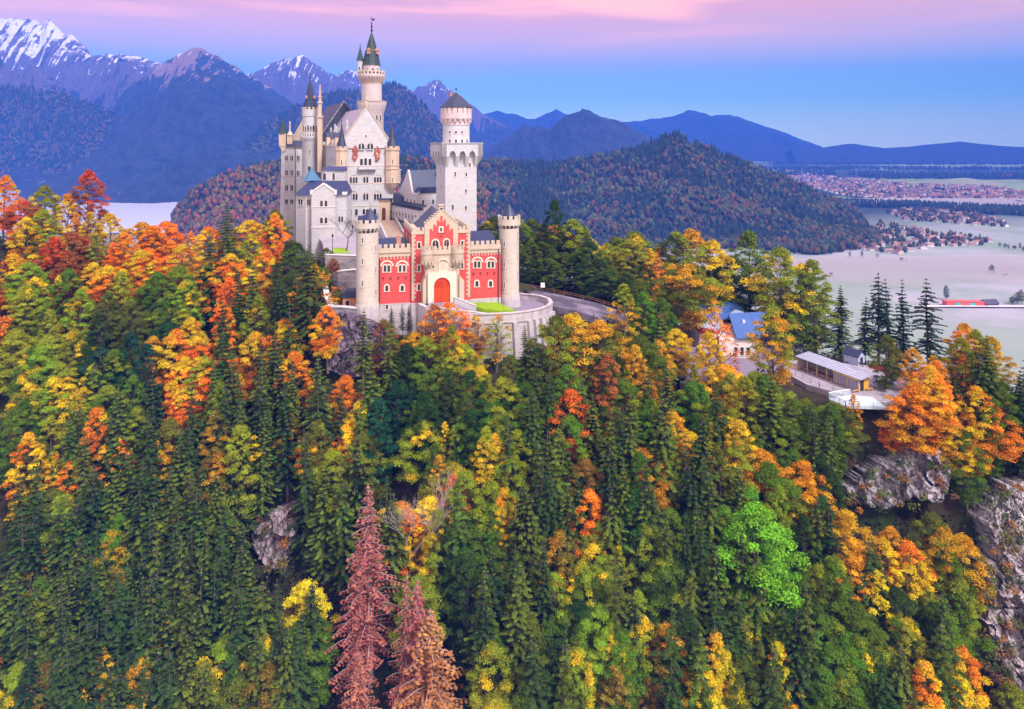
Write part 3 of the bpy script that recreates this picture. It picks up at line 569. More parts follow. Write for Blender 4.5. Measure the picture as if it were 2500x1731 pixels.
# ---------------------------------------------------------------- mesh building
class MB:
    def __init__(s): s.V = []; s.Fs = []; s.M = []
    def add(s, V, Fs, m=0):
        b0 = len(s.V); s.V += [tuple(v) for v in V]; s.Fs += [tuple(i+b0 for i in f) for f in Fs]; s.M += [m]*len(Fs); return s
    def box(s, x0, x1, y0, y1, z0, z1, m=0, tx=0, ty=0):
        V = [(x0, y0, z0), (x1, y0, z0), (x1, y1, z0), (x0, y1, z0), (x0+tx, y0+ty, z1), (x1-tx, y0+ty, z1), (x1-tx, y1-ty, z1), (x0+tx, y1-ty, z1)]
        return s.add(V, [(0, 3, 2, 1), (4, 5, 6, 7), (0, 1, 5, 4), (1, 2, 6, 5), (2, 3, 7, 6), (3, 0, 4, 7)], m)
    def prism(s, poly, y0, y1, m=0):
        """poly in (x, z), extruded along y"""
        n = len(poly); V = [(x, y0, z) for x, z in poly]+[(x, y1, z) for x, z in poly]
        return s.add(V, [tuple(range(n)), tuple(range(2*n-1, n-1, -1))]+[((i+1) % n, i, i+n, (i+1) % n+n) for i in range(n)], m)
    def prismx(s, poly, x0, x1, m=0):
        n = len(poly); V = [(x0, y, z) for y, z in poly]+[(x1, y, z) for y, z in poly]
        return s.add(V, [tuple(range(n)), tuple(range(2*n-1, n-1, -1))]+[((i+1) % n, i, i+n, (i+1) % n+n) for i in range(n)], m)
    def slab(s, poly, z0, z1, m=0):
        n = len(poly); V = [(x, y, z0) for x, y in poly]+[(x, y, z1) for x, y in poly]
        return s.add(V, [tuple(range(n-1, -1, -1)), tuple(range(n, 2*n))]+[(i, (i+1) % n, (i+1) % n+n, i+n) for i in range(n)], m)
    def lathe(s, prof, cx=0, cy=0, n=24, m=0, a0=0):
        b0 = len(s.V); V = []
        for r, z in prof:
            for i in range(n): t = a0+i*math.tau/n; V.append((cx+r*math.cos(t), cy+r*math.sin(t), z))
        Fs = [(k*n+i, k*n+(i+1) % n, (k+1)*n+(i+1) % n, (k+1)*n+i) for k in range(len(prof)-1) for i in range(n)]
        Fs += [tuple(range(n-1, -1, -1)), tuple((len(prof)-1)*n+i for i in range(n))]
        return s.add(V, Fs, m)
    def crenel_ring(s, r, z0, z1, nt, cx=0, cy=0, th=.35, frac=.6, m=0, a0=0):
        for k in range(nt):
            V = []; t0 = a0+k*math.tau/nt; t1 = t0+math.tau/nt*frac
            for t in (t0, (t0+t1)/2, t1):
                for rr_ in (r, r-th):
                    for z in (z0, z1): V.append((cx+rr_*math.cos(t), cy+rr_*math.sin(t), z))
            F_ = []
            for q in (0, 4): F_ += [(q, q+4, q+5, q+1), (q+2, q+3, q+7, q+6), (q+1, q+5, q+7, q+3), (q, q+2, q+6, q+4)]
            F_ += [(0, 1, 3, 2), (8, 10, 11, 9)]; s.add(V, F_, m)
        return s
    def crenel_line(s, x0, x1, y0, y1, z0, z1, nt, frac=.6, m=0):
        p = (x1-x0)/nt
        for k in range(nt):
            a = x0+k*p+p*(1-frac)/2; s.box(a, a+p*frac, y0, y1, z0, z1, m)
        return s
    def crenel_liney(s, y0, y1, x0, x1, z0, z1, nt, frac=.6, m=0):
        p = (y1-y0)/nt
        for k in range(nt):
            a = y0+k*p+p*(1-frac)/2; s.box(x0, x1, a, a+p*frac, z0, z1, m)
        return s
    def build(s, name, mats, parent=None, smooth=False, **k):
        me = bpy.data.meshes.new(name); me.from_pydata(s.V, [], s.Fs)
        if s.M and max(s.M) > 0: me.polygons.foreach_set('material_index', s.M)
        bm = bmesh.new(); bm.from_mesh(me); bmesh.ops.recalc_face_normals(bm, faces=bm.faces); bm.to_mesh(me); bm.free()
        if smooth:
            me.polygons.foreach_set('use_smooth', [True]*len(me.polygons)); 
            try: me.set_sharp_from_angle(angle=R(35))
            except Exception: pass
        return link(name, me, mats, parent, **k)
class Fac:
    """a vertical plane with its own origin, turned by a degrees; q() reads a point of it off the photograph"""
    def __init__(s, px, Y, zb, a): s.X0 = (px-HX)*Y/F; s.Y0 = Y; s.zb = zb; s.a = R(a)
    def q(s, px, py, off=0):
        ca, sa = math.cos(s.a), math.sin(s.a); kx = (px-HX)/F
        U = (kx*(s.Y0-off*ca)-s.X0-off*sa)/(ca-kx*sa); Y = s.Y0-off*ca+U*sa
        return U, (HY-py)*Y/F-s.zb
    def u(s, px, off=0): return s.q(px, HY, off)[0]
    def z(s, py, px=None, off=0):
        if px is None: return (HY-py)*(s.Y0-off*math.cos(s.a))/F-s.zb
        return s.q(px, py, off)[1]
    def empty(s, name, **k): return empty(name, (s.X0, s.Y0, s.zb), s.a, **k)
def conv(x0, y0, k): return lambda x, y: (x0+x/k, y0+y/k)
Z1, Z2, Z3, Z4, Z6 = conv(660, 20, 4.56), conv(670, 300, 4.836), conv(930, 200, 5.32), conv(840, 480, 4.987), conv(1000, 480, 5.7)
def outline(w, h, arch, n=8):
    if arch == 0: return [(-w/2, 0), (w/2, 0), (w/2, h), (-w/2, h)]
    r = w/2; pts = [(-r, 0), (r, 0)]; hz_ = h-r*(1.35 if arch == 2 else 1)
    for i in range(n+1):
        t = math.pi*i/n
        if arch == 2: pts.append((r*math.cos(t)*(1 if abs(math.cos(t)) > .99 else (1-.12*math.sin(t))), hz_+r*1.35*math.sin(t)**.85))
        else: pts.append((r*math.cos(t), hz_+r*math.sin(t)))
    return pts
def win_local(parent, x, z, w, h, arch=1, y=0, fr=.16, frame=None, name='window', glass=None, proud=.10, mull=False, label=None, side=None):
    """pane with a raised surround standing on a wall whose face is at local y; side: None for the front, +1/-1 for a wall in the yz plane at local x = y"""
    m = MB(); ins = outline(w, h, arch); o2 = outline(w+2*fr, h+fr*(1.2 if arch else 2), arch); dz = 0 if arch else -fr
    m.prism([(x+a, z+c) for a, c in ins], y-.03, y+.05, 0)
    n = len(ins); V = []
    for yy in (y-proud, y+.02):
        V += [(x+a, yy, z+c) for a, c in ins]+[(x+a, yy, z+c+dz) for a, c in o2]
    Fs = []
    for i in range(n):
        j = (i+1) % n; Fs += [(i, j, n+j, n+i), (2*n+i, 2*n+j, j, i), (n+i, n+j, 3*n+j, 3*n+i)]
    m.add(V, Fs, 1); m.box(x-w/2-fr*1.3, x+w/2+fr*1.3, y-proud-.06, y+.02, z-.16, z-.003, 1)
    if mull: m.box(x-.04, x+.04, y-.06, y+.01, z, z+h*.95, 1)
    o = m.build(name, [glass or GLASS, frame or TRIM], parent, **({'label': label} if label else {}))
    if side is not None: o.rotation_euler = (0, 0, side[0]); o.location = side[1]
    return o
def win(parent, f, cv, x0, y0, x1, y1, arch=1, off=0, **k):
    a = cv(x0, y1); b_ = cv(x1, y0); ua, za = f.q(a[0], a[1], off); ub, zb_ = f.q(b_[0], b_[1], off)
    k.setdefault('fr', .11); return win_local(parent, (ua+ub)/2, za, max(.45, (ub-ua)*1.28), max(.5, (zb_-za)*1.05), arch, -off, **k)
def slit(parent, ang, r, z, w, h, cx=0, cy=0, arch=0, frame=None, name='slit_window'):
    o = win_local(parent, 0, 0, w, h, arch, -r-.02, fr=.10, frame=frame or WTRIM, name=name); o.location = (cx, cy, z); o.rotation_euler = (0, 0, ang); return o

# ---------------------------------------------------------------- gatehouse
G_ = Fac(1079.5, 153.4, -34.9, 14.5)
g = G_.empty('gatehouse', label='red brick gatehouse with stepped cream gable between two round towers', cat='building')
gx_ = lambda x, off=0: G_.u(Z4(x, 0)[0], off)
gz = lambda y, x=1194, off=0: G_.q(*Z4(x, y), off)[1]
uL, uA, uB, uC, uD, uR = [gx_(v) for v in (400, 820, 990, 1380, 1528, 1905)]
wz = gz(690, 620); wb = gz(590, 620); base_l = gz(1258, 620)
# wings
for (a, b_, lab) in ((uL, uA, 'red brick wing with a blue roof behind battlements'), (uD, uR, 'red brick wing above the lawn')):
    w_ = MB(); w_.box(a, b_, 0, 9, -.4, wz-.7); wo = w_.build('wing_wall', REDB, g, label=lab)
    t_ = MB(); t_.box(a, b_, -.14, 9.1, wz-.7, wz+.15); t_.box(a, b_, -.38, 9.3, wz+.15, wz+.42); t_.box(a, b_, -.2, .25, wz+.42, wz+1.15); t_.box(a, b_, 8.6, 9.1, wz+.42, wz+1.2)
    t_.crenel_line(a, b_, -.2, .25, wz+1.15, wz+2.0, 6, .62)
    n = 10; p = (b_-a)/n
    for k in range(n+1): t_.box(max(a, a+k*p-.13), min(b_, a+k*p+.13), -.13, 0, wz-1.25, wz-.7)
    t_.build('parapet', CREAM, g)
    pl = MB(); pl.box(a, b_, -.25, 9, -9 if a == uL else -4.2, -.4); pl.build('plinth', WHITEW, g)
    rf = MB(); rf.prismx([(.7, wz+.5), (8.4, wz+.5), (6.6, wz+2.6), (5.2, wz+2.6)] if a == uL else [(.7, wz+.6), (8.4, wz+.6), (5.5, wz+3.6)], a+.6, b_-.6); rf.build('roof', BLUE, g)
    if a == uL:
        ch = MB(); ch.box(a+4.3, a+5.2, .8, 1.7, wz+.3, wz+2.9); ch.box(a+4.2, a+5.3, .7, 1.8, wz+2.9, wz+3.1); ch.lathe([(.22, wz+3.1), (.22, wz+3.8)], a+4.75, 1.25, 8); ch.build('chimney', RUST, g)
# wing windows
for (x0, x1, xc) in ((480, 562, 521), (668, 748, 708)):
    for (p, q) in ((484, 512), (530, 558)) if xc == 521 else ((670, 700), (714, 744)): win(g, G_, Z4, p, 838, q, 915, fr=.22, mull=False)
    m = MB(); c = gx_(xc); zc = gz(848, xc); o1 = [(c+1.45*math.cos(t), zc+1.35*math.sin(t)) for t in np.linspace(math.pi, 0, 13)]; o2 = [(c+1.08*math.cos(t), zc+1.0*math.sin(t)) for t in np.linspace(0, math.pi, 13)]
    m.prism(o1+o2, -.13, .02); m.build('window_arch', TRIM, g)
    win(g, G_, Z4, xc-16, 1082, xc+14, 1150, fr=.27)
for xc in (1622, 1788):
    for d in (-24, 20): win(g, G_, Z4, xc+d-14, 790, xc+d+14, 865, fr=.22)
    m = MB(); c = gx_(xc); zc = gz(800, xc); o1 = [(c+1.4*math.cos(t), zc+1.3*math.sin(t)) for t in np.linspace(math.pi, 0, 13)]; o2 = [(c+1.04*math.cos(t), zc+.96*math.sin(t)) for t in np.linspace(0, math.pi, 13)]
    m.prism(o1+o2, -.13, .02); m.build('window_arch', TRIM, g)
    win(g, G_, Z4, xc-20, 1028, xc+10, 1095, fr=.27)
for x, y in ((475, 1000), (567, 998), (660, 994), (753, 990), (1575, 942), (1660, 938), (1745, 936), (1828, 934)):
    m = MB(); c = gx_(x); zc = gz(y, x); m.box(c-.28, c+.28, -.07, .02, zc+.1, zc+.22); m.box(c-.06, c+.06, -.08, .01, zc-.3, zc+.35); m.box(c-.16, c+.16, -.07, .02, zc-.32, zc-.22); m.build('iron_cross', flat('cross_iron', (.12,.02,.02)) if 'cross_iron' not in bpy.data.materials else bpy.data.materials['cross_iron'], g)
# central block
cz = gz(455, 900); CD = 17
m = MB(); m.box(uA, uD, -.6, CD, -.4, cz); m.build('block_wall', REDB, g, label='tall red brick middle block')
m = MB(); m.box(uA-.1, uD+.1, -.8, CD+.2, cz, cz+.35); m.box(uA, uD, -.75, -.3, cz+.35, cz+.75); m.box(uA, uA+.4, -.3, CD, cz+.35, cz+.75); m.box(uD-.4, uD, -.3, CD, cz+.35, cz+.75)
m.crenel_line(uA, uB, -.75, -.3, cz+.75, cz+1.5, 3, .6); m.crenel_line(uC, uD, -.75, -.3, cz+.75, cz+1.5, 3, .6); m.crenel_liney(-.3, CD, uA, uA+.4, cz+.75, cz+1.5, 8, .6); m.crenel_liney(-.3, CD, uD-.4, uD, cz+.75, cz+1.5, 8, .6)
m.build('parapet', CREAM, g)
m = MB()
for ux, dr in ((uA, 1), (uD, -1)):
    for k in range(30):
        w_ = .85 if k % 2 else .52; z0 = .1+k*(cz-.2)/30
        m.box(min(ux-.03*dr, ux+w_*dr), max(ux-.03*dr, ux+w_*dr), -.67, -.55, z0, z0+(cz-.2)/30*.97)
m.build('quoins', CREAM, g)
m = MB(); m.box(uA-.1, uD+.1, -.95, CD, -9, -.4); m.build('plinth', WHITEW, g)
# stepped gable
pts = []; st = []
xs_ = np.linspace(208, 412, 7); ys_ = np.linspace(368, 182, 7)
for i in range(6): st += [(xs_[i], ys_[i]), (xs_[i+1], ys_[i])]
left = [(208, 720)]+st+[(412, 125)]; right = [(476, 125)]+[(884-x, y-6) for x, y in reversed(st)]+[(672, 720)]
poly = [G_.q(*Z6(x, y), 1.0) for x, y in left+right]
m = MB(); m.prism(poly, -1.0, .1); 
for i in range(6):
    for s_ in (0, 1):
        xa, xb = (xs_[i]-4, xs_[i+1]) if s_ == 0 else (884-xs_[i+1], 884-xs_[i]+4); a = G_.q(*Z6(xa, ys_[i]-6*s_), 1.0); b_ = G_.q(*Z6(xb, ys_[i]-6*s_), 1.0); m.box(a[0], b_[0], -1.15, .2, a[1], a[1]+.16)
a = G_.q(*Z6(405, 125), 1.0); b_ = G_.q(*Z6(483, 125), 1.0); m.box(a[0], b_[0], -1.2, .25, a[1], a[1]+.2); m.box((a[0]+b_[0])/2-.28, (a[0]+b_[0])/2+.28, -1.03, -.95, a[1]-.9, a[1]-.5, 1)
m.build('stepped_gable', [CREAM, GLASS], g)
cols = [(278, 312, 448), (312, 330, 478), (330, 362, 388), (362, 380, 415), (380, 411, 325), (411, 428, 355), (428, 459, 267)]
top = []
for xa, xb, y in cols: top += [(xa, y+9), (xa+(xb-xa)*.2, y), (xb-(xb-xa)*.2, y), (xb, y+9)] if xb-xa > 25 else [(xa, y), (xb, y)]
top += [(884-x, y-6) for x, y in reversed(top[:-4])]
poly = [G_.q(*Z6(x, y), 1.0) for x, y in [(278, 718)]+top+[(606, 716)]]
m = MB(); m.prism(poly, -1.06, -1.0); m.build('gable_panel', REDB, g, label='red brick panel with stepped arched top inside the gable')
win(g, G_, Z6, 327, 608, 392, 718, off=1.08, fr=.25, mull=True); win(g, G_, Z6, 487, 600, 540, 708, off=1.08, fr=.25, mull=True); win(g, G_, Z6, 428, 435, 446, 485, arch=0, off=1.08, fr=.3)
m = MB(); c, zc = G_.q(*Z6(438, 545), 1.06); m.box(c-1.1, c+1.1, -1.12, -1.06, zc+.45, zc+.52); m.box(c-.04, c+.04, -1.12, -1.06, zc-.55, zc+.3); m.box(c-.45, c+.45, -1.11, -1.06, zc-.2, zc-.1); m.build('iron_anchor', bpy.data.materials['cross_iron'], g)
for (x0, y0, x1, y1) in ((118, 640, 146, 722), (116, 958, 144, 1040), (114, 1222, 142, 1300)): win(g, G_, Z6, x0, y0, x1, y1, arch=0, off=.6, fr=.2)
for (x0, y0, x1, y1) in ((722, 618, 746, 692), (722, 928, 744, 1004)): win(g, G_, Z6, x0, y0, x1, y1, arch=0, off=.6, fr=.2)
for k, yy in enumerate((3.5, 10)):
    o = win_local(g, 0, 0, .8, 1.7, 1, 0, name='window'); o.rotation_euler = (0, 0, -math.pi/2); o.location = (uA-.02, yy, gz(610, 820))
# roof of the middle block: ridge runs back from the gable, rear stepped gable
rz = gz(190, 1180); ez = cz+.4; um = (gx_(1000)+gx_(1370))/2; hw = (uC-uB)/2-.2
m = MB(); m.prism([(um-hw-1.0, ez), (um+hw+1.0, ez), (um, rz)], .1, CD-1); m.build('roof', BLUEY, g)
m = MB(); q_ = [(um-hw-1.6, ez-.3)]; 
for i in range(6): x = um-hw-1.6+(hw+1.2)*i/6; z0 = ez+.6+(rz-ez+.6)*i/6; q_ += [(x, z0), (x+(hw+1.2)/6, z0)]
q_ += [(um*2-x, z) for x, z in reversed(q_)]; m.prism(q_, CD-1, CD-.3); m.build('rear_gable', ROUGH, g)  # shadow on the rear gable is put into its darker stone colour
m = MB(); m.box(um-hw*.75, um-hw*.35, 1.2, 3.2, ez+.8, ez+2.7); m.prism([(um-hw*.8, ez+2.7), (um-hw*.3, ez+2.7), (um-hw*.35, ez+3.3)], 1.0, 3.4); m.build('dormer', BLUEC, g)
# porch
PO = 3.0; pa, pb = gx_(990, PO), gx_(1402, PO); pt = gz(700, 1194, PO)
m = MB(); m.box(pa, pb, -PO, -.6, -.2, pt); 
ga, gb = gx_(1097, PO+.5), gx_(1290, PO+.5)
m.build('porch_wall', CREAM, g)
m = MB()   # buttresses with weathered tops
ba, bb = gx_(958, PO), gx_(1458, PO); zs = gz(1030, 1194, PO); zt = gz(960, 1194, PO)
m.prism([(ba, -9), (pa+.05, -9), (pa+.05, zt), (ba, zs)], -PO-.5, -.6); m.prism([(pb-.05, -4.5), (bb, -4.5), (bb, zs), (pb-.05, zt)], -PO-.5, -.6)
m.build('buttress', CREAM, g)
m = MB(); ins = outline(gb-ga+.1, gz(985, 1194, PO+.5), 1, 16); gc = (ga+gb)/2; n = len(ins); A = [(gc+x, z) for x, z in ins]; zz = gz(925, 1194, PO+.5)
arch_o = [(gc-3.1, -.2), (gc-3.1, zz), (gc+3.1, zz), (gc+3.1, -.2)]
arc = [(x, z) for x, z in A[2:]]      # right to left over the top
m.prism([(gc-3.1, -.2), (A[0][0], -.2)]+list(reversed(arc))+[(A[1][0], -.2), (gc+3.1, -.2), (gc+3.1, zz), (gc-3.1, zz)], -PO-.5, -PO); m.build('gate_surround', TRIM, g)
b = NB('orange_red_gate'); t = b.n('TexCoord'); s = b.n('SeparateXYZ'); b.l(t.outputs['Object'], s.inputs[0]); k = b.rng(b.math('FRACT', b.math('MULTIPLY', s.outputs[0], 2.6)), .66, .76)
b.base(b.mix(k, b.mix(b.noise(t.outputs['Object'], 1.2, 4), (.60,.045,.008), (.78,.10,.015)), (.25,.02,.01))); GATE = b.m
m = MB(); m.prism(A, -PO-.12, -PO+.05); go = m.build('gate', GATE, g)
m = MB(); gh = gz(985, 1194, PO+.5)
for k in range(7): x = gc-1.35+k*.45; m.box(x-.05, x+.05, -PO-.2, -PO-.12, gh*.60, gh*.6+math.sqrt(max(.2, 1.7**2-(x-gc)**2))*.92)
for k in range(3): m.box(gc-1.55, gc+1.55, -PO-.19, -PO-.125, gh*.60+k*.5, gh*.60+k*.5+.09)
m.box(gc-.03, gc+.03, -PO-.19, -PO-.12, 0, gh*.6); m.build('lattice', flat('lattice_brown', (.32,.035,.012)), go)
m = MB(); m.box(pa-.1, pb+.1, -PO-.25, -.6, pt, pt+.3); m.box(pa, pb, -PO-.2, -PO+.15, pt+.3, pt+1.0); m.crenel_line(pa+1.6, pb-1.6, -PO-.2, -PO+.15, pt+1.0, pt+1.75, 4, .62); m.build('porch_parapet', CREAM, g)
for ux in (pa+.35, pb-.35):
    m = MB(); m.lathe([(.2, pt-3.1), (.9, pt-2.2), (1.35, pt-1.2), (1.35, pt+.2), (1.5, pt+.22), (1.5, pt+.5), (1.38, pt+.52), (1.38, pt+1.1), (1.1, pt+1.1), (1.1, pt+.6), (.1, pt+.6)], ux, -PO-.1, 20); m.crenel_ring(1.38, pt+1.1, pt+1.8, 8, ux, -PO-.1, .3, .6)
    for k in range(10):
        t = k*math.tau/10; m.box(ux+1.3*math.cos(t)-.13, ux+1.3*math.cos(t)+.13, -PO-.1+1.3*math.sin(t)-.13, -PO-.1+1.3*math.sin(t)+.13, pt-1.9, pt-1.15)
    m.build('corner_bartizan', CREAM, g, smooth=True)
m = MB(); a = G_.q(*Z4(1157, 912), PO); b_ = G_.q(*Z4(1255, 812), PO); m.box(a[0], b_[0], -PO-.1, -PO+.02, a[1], b_[1]); fr_ = .1
for (x0, x1, z0, z1) in ((a[0]-.15, b_[0]+.15, b_[1], b_[1]+.15), (a[0]-.15, b_[0]+.15, a[1]-.15, a[1]), (a[0]-.15, a[0], a[1], b_[1]), (b_[0], b_[0]+.15, a[1], b_[1])): m.box(x0, x1, -PO-.18, -PO+.02, z0, z1)
mc = (a[0]+b_[0])/2; mz = (a[1]+b_[1])/2; m.prism([(mc-.42, mz+.35), (mc-.42, mz-.1), (mc, mz-.6), (mc+.42, mz-.1), (mc+.42, mz+.35)], -PO-.2, -PO-.1, 1)
for s_ in (-1, 1): m.prism([(mc+s_*.5, mz-.55), (mc+s_*.78, mz-.4), (mc+s_*.62, mz+.1), (mc+s_*.85, mz+.5), (mc+s_*.55, mz+.45)], -PO-.17, -PO-.1, 1)
m.prism([(mc-.3, mz+.45), (mc+.3, mz+.45), (mc+.38, mz+.75), (mc+.15, mz+.6), (mc, mz+.8), (mc-.15, mz+.6), (mc-.38, mz+.75)], -PO-.18, -PO-.1, 1)
m.build('coat_of_arms', [TRIM, DREL], g, label='carved stone relief with shield, crown and two supporters')
m = MB(); c1 = [(mc+1.15*math.cos(t), b_[1]+.35+.75*math.sin(t)) for t in np.linspace(math.pi, 0, 12)]; c2 = [(mc+.9*math.cos(t), b_[1]+.35+.52*math.sin(t)) for t in np.linspace(0, math.pi, 12)]; m.prism(c1+c2, -PO-.3, -PO); m.build('curved_pediment', TRIM, g)
for x in (1085, 1320): win(g, G_, Z4, x-6, 838, x+6, 872, arch=0, off=PO, fr=.1)
m = MB()
for x in (1877,): u = gx_(x); m.lathe([(.09, -3.5), (.09, wz)], u, -.25, 8)
u = gx_(432); m.lathe([(.09, -7), (.09, wz-1)], u, -.4, 8); m.build('downpipe', IRON, g)
for (x, y) in ((522, 1345),): win(g, G_, Z4, x-8, 1318, x+8, 1370, arch=0, off=.25, fr=.08)

# round gate towers
def round_tower(px, Yc, cv, y_cap0, y_mach, y_par, y_ap, y_pl, y_bot, rad, lab, hut=False):
    zb = (HY-cv(0, y_pl)[1])*(Yc)/F; e = empty('round_tower', ((px-HX)*Yc/F, Yc, zb), 0, label=lab, cat='tower', group='round towers flanking the gatehouse')
    z = lambda y: (HY-cv(0, y)[1])*(Yc-rad)/F-zb
    m = MB(); m.lathe([(rad*1.03, 0), (rad, .3), (rad, z(y_mach))], n=32); m.build('shaft', TOWERC, e, smooth=True)
    m = MB(); m.lathe([(rad*1.22, z(y_bot)), (rad*1.08, -.4), (rad*1.06, 0)], n=32); m.build('base', WHITEW, e, smooth=True)
    m = MB(); zm = z(y_mach); zq = z(y_cap0); R2 = rad*1.12
    for k in range(16):
        t = k*math.tau/16; V = []
        for tt in (t, t+.13):
            V += [(rad*.95*math.cos(tt), rad*.95*math.sin(tt), zm), (R2*math.cos(tt), R2*math.sin(tt), zm+(zq-zm)*.55), (R2*math.cos(tt), R2*math.sin(tt), zq), (rad*.95*math.cos(tt), rad*.95*math.sin(tt), zq)]
        m.add(V, [(0, 1, 2, 3), (7, 6, 5, 4), (0, 4, 5, 1), (1, 5, 6, 2), (3, 2, 6, 7), (0, 3, 7, 4)])
    m.lathe([(rad*.98, zm+(zq-zm)*.8), (R2*1.02, zm+(zq-zm)*.8), (R2*1.02, z(y_par+40)), (R2*.85, z(y_par+40)), (R2*.85, zq), (.2, zq)], n=32); m.crenel_ring(R2*1.02, z(y_par+40), z(y_par), 12, th=.3, frac=.6)
    m.build('battlement', TOWERC, e)
    m = MB(); m.lathe([(rad*.7, zq-.5), (rad*.7, z(y_par+10)), (rad*.82, z(y_par+6)), (.03, z(y_ap-(0 if hut else 30)))], cx=.25*rad if hut else 0, n=16); m.lathe([(.05, z(y_ap)-.1), (.03, z(y_ap)+1.2)], cx=.25*rad if hut else 0, n=6)
    if hut: m.box(-rad*.72, -.05, -rad*.45, rad*.2, zq-.2, z(y_par+5)); m.prismx([(-rad*.55, z(y_par+5)), (rad*.3, z(y_par+5)), (-rad*.12, z(y_par+5)+.9)], -rad*.8, 0)
    m.build('roof', BLUEC, e); return e, z
e, z = round_tower(897, 148.6, Z4, 380, 450, 290, 150, 1300, 1560, 2.36, 'taller looking round tower beside the retaining stairs, with a small hut on its blue cone', True)
for y0, y1 in ((500, 570), (755, 825), (1022, 1095)): slit(e, R(-12), 2.36, z(y1), .28, z(y0)-z(y1))
for y0, y1 in ((600, 680), (870, 940), (1140, 1210)): slit(e, R(58), 2.36, z(y1), .28, z(y0)-z(y1))
e, z = round_tower(1243, 160.3, Z4, 345, 395, 240, 130, 1192, 1385, 2.28, 'round tower beside the curved road and lawn, with a plain blue cone')
for y0, y1 in ((545, 612), (800, 865), (1045, 1115)): slit(e, R(-28), 2.28, z(y1), .28, z(y0)-z(y1))
for y0, y1 in ((440, 500), (675, 745), (920, 990)): slit(e, R(60), 2.28, z(y1), .28, z(y0)-z(y1))

# ---------------------------------------------------------------- square tower
S_ = Fac(1087, 190, -36, 22); W_ = 9.1; s3 = lambda y: S_.z(Z3(0, y)[1])
e = S_.empty('square_tower', label='tall white square tower with pointed arch corbels and a round drum on top', cat='tower')
m = MB(); m.box(0, W_, 0, W_, -14, s3(820)); m.build('shaft', LIME, e)
o_ = 1.35; zt, za_, zw, zb_ = s3(800), s3(895), s3(965), s3(1112)
for k in range(4):
    m = MB(); cen = [W_*(.19+.31*i) for i in range(3)]; hw_ = .62*W_/6.2
    poly = [(-o_, zw), (-o_, zt), (W_+o_, zt), (W_+o_, zw)]; bot = []
    for c in reversed(cen): bot += [(c+hw_, zw), (c+hw_*.9, zw+(za_-zw)*.45), (c+hw_*.55, zw+(za_-zw)*.78), (c, za_), (c-hw_*.55, zw+(za_-zw)*.78), (c-hw_*.9, zw+(za_-zw)*.45), (c-hw_, zw)]
    m.prism(poly+bot, -o_, -o_+.5)
    edges = [-o_]+[v for c in cen for v in (c-hw_, c+hw_)]+[W_+o_]
    for i in range(0, len(edges), 2):
        a, b_ = edges[i], edges[i+1]; a2, b2 = max(a, 0) if i == 0 else a+.12, min(b_, W_) if i == len(edges)-2 else b_-.12
        V = [(a, -o_, zw), (b_, -o_, zw), (b2, 0, zb_), (a2, 0, zb_), (a, .0, zw), (b_, .0, zw)]
        m.add(V, [(0, 1, 2, 3), (0, 4, 5, 1), (0, 3, 4), (1, 5, 2), (3, 2, 5, 4)])
        m.box(a, b_, -o_+.5, .02, zw, zt-.3)
    ob = m.build('arch_corbels', LIME, e); ob.rotation_euler = (0, 0, k*math.pi/2)
    if k == 0 or k == 3: pass
    ob.location = [(0, 0, 0), (W_, 0, 0), (W_, W_, 0), (0, W_, 0)][k]
m = MB(); m.box(-o_, W_+o_, -o_, W_+o_, zt-.3, zt); m.box(-o_-.12, W_+o_+.12, -o_-.12, W_+o_+.12, zt, zt+.22); m.build('terrace', LIME, e)
dc = W_/2; kz = lambda y: (HY-Z3(0, y)[1])*192/F+36
m = MB(); m.lathe([(3.8, zt+.2), (3.8, kz(562))], dc, dc, 32); m.build('drum', LIME, e, smooth=True)
m = MB(); m.lathe([(3.85, kz(560)), (3.95, kz(556)), (3.85, kz(552)), (3.8, kz(500)), (4.42, kz(480)), (4.42, kz(468)), (4.52, kz(466)), (4.42, kz(462)), (4.42, kz(405)), (4.1, kz(405)), (4.1, kz(330)), (3.0, kz(330))], dc, dc, 36); m.crenel_ring(4.42, kz(405), kz(333), 18, dc, dc, .4, .78)
for k in range(18):
    t = (k+.5)*math.tau/18; V = []
    for tt in (t-.05, t+.05): V += [(dc+r_*math.cos(tt), dc+r_*math.sin(tt), zz) for r_, zz in ((3.75, kz(548)), (4.38, kz(515)), (4.38, kz(478)), (3.75, kz(478)))]
    m.add(V, [(0, 1, 2, 3), (7, 6, 5, 4), (0, 4, 5, 1), (1, 5, 6, 2), (3, 2, 6, 7), (0, 3, 7, 4)])
m.build('battlement', stone('pink_ashlar', (.56,.46,.48), (.50,.40,.42), .42, 1.0, .25), e)
m = MB(); m.lathe([(4.75, kz(326)), (3.4, kz(262)), (2.0, kz(195)), (.04, kz(122))], dc, dc, 12); m.build('roof', SLATE, e)
m = MB(); m.lathe([(.05, kz(125)), (.05, kz(90))], dc, dc, 8); m.lathe([(.03, kz(95)), (.3, kz(82)), (.3, kz(76)), (.03, kz(64))], dc, dc, 12); m.build('finial', GREEN, e, smooth=True)
m = MB(); m.box(dc-1.6, dc-.9, dc+.5, dc+1.2, kz(300), kz(135)); m.box(dc-1.7, dc-.8, dc+.4, dc+1.3, kz(135), kz(122)); m.build('chimney', RUST, e)
for i, (x, y0, y1) in enumerate(((1154, 1055, 1110), (964, 1172, 1228), (1107, 1178, 1228), (1104, 1395, 1442), (1037, 968, 1026))): win(e, S_, Z3, x-8, y0, x+8, y1, arch=0, off=0 if i < 4 else .05, fr=.12, frame=WTRIM)
for x, y0, y1 in ((1323, 98, 160), (1483, 112, 160)): win(e, S_, Z4, x-9, y0, x+9, y1, arch=1, fr=.14, frame=WTRIM)
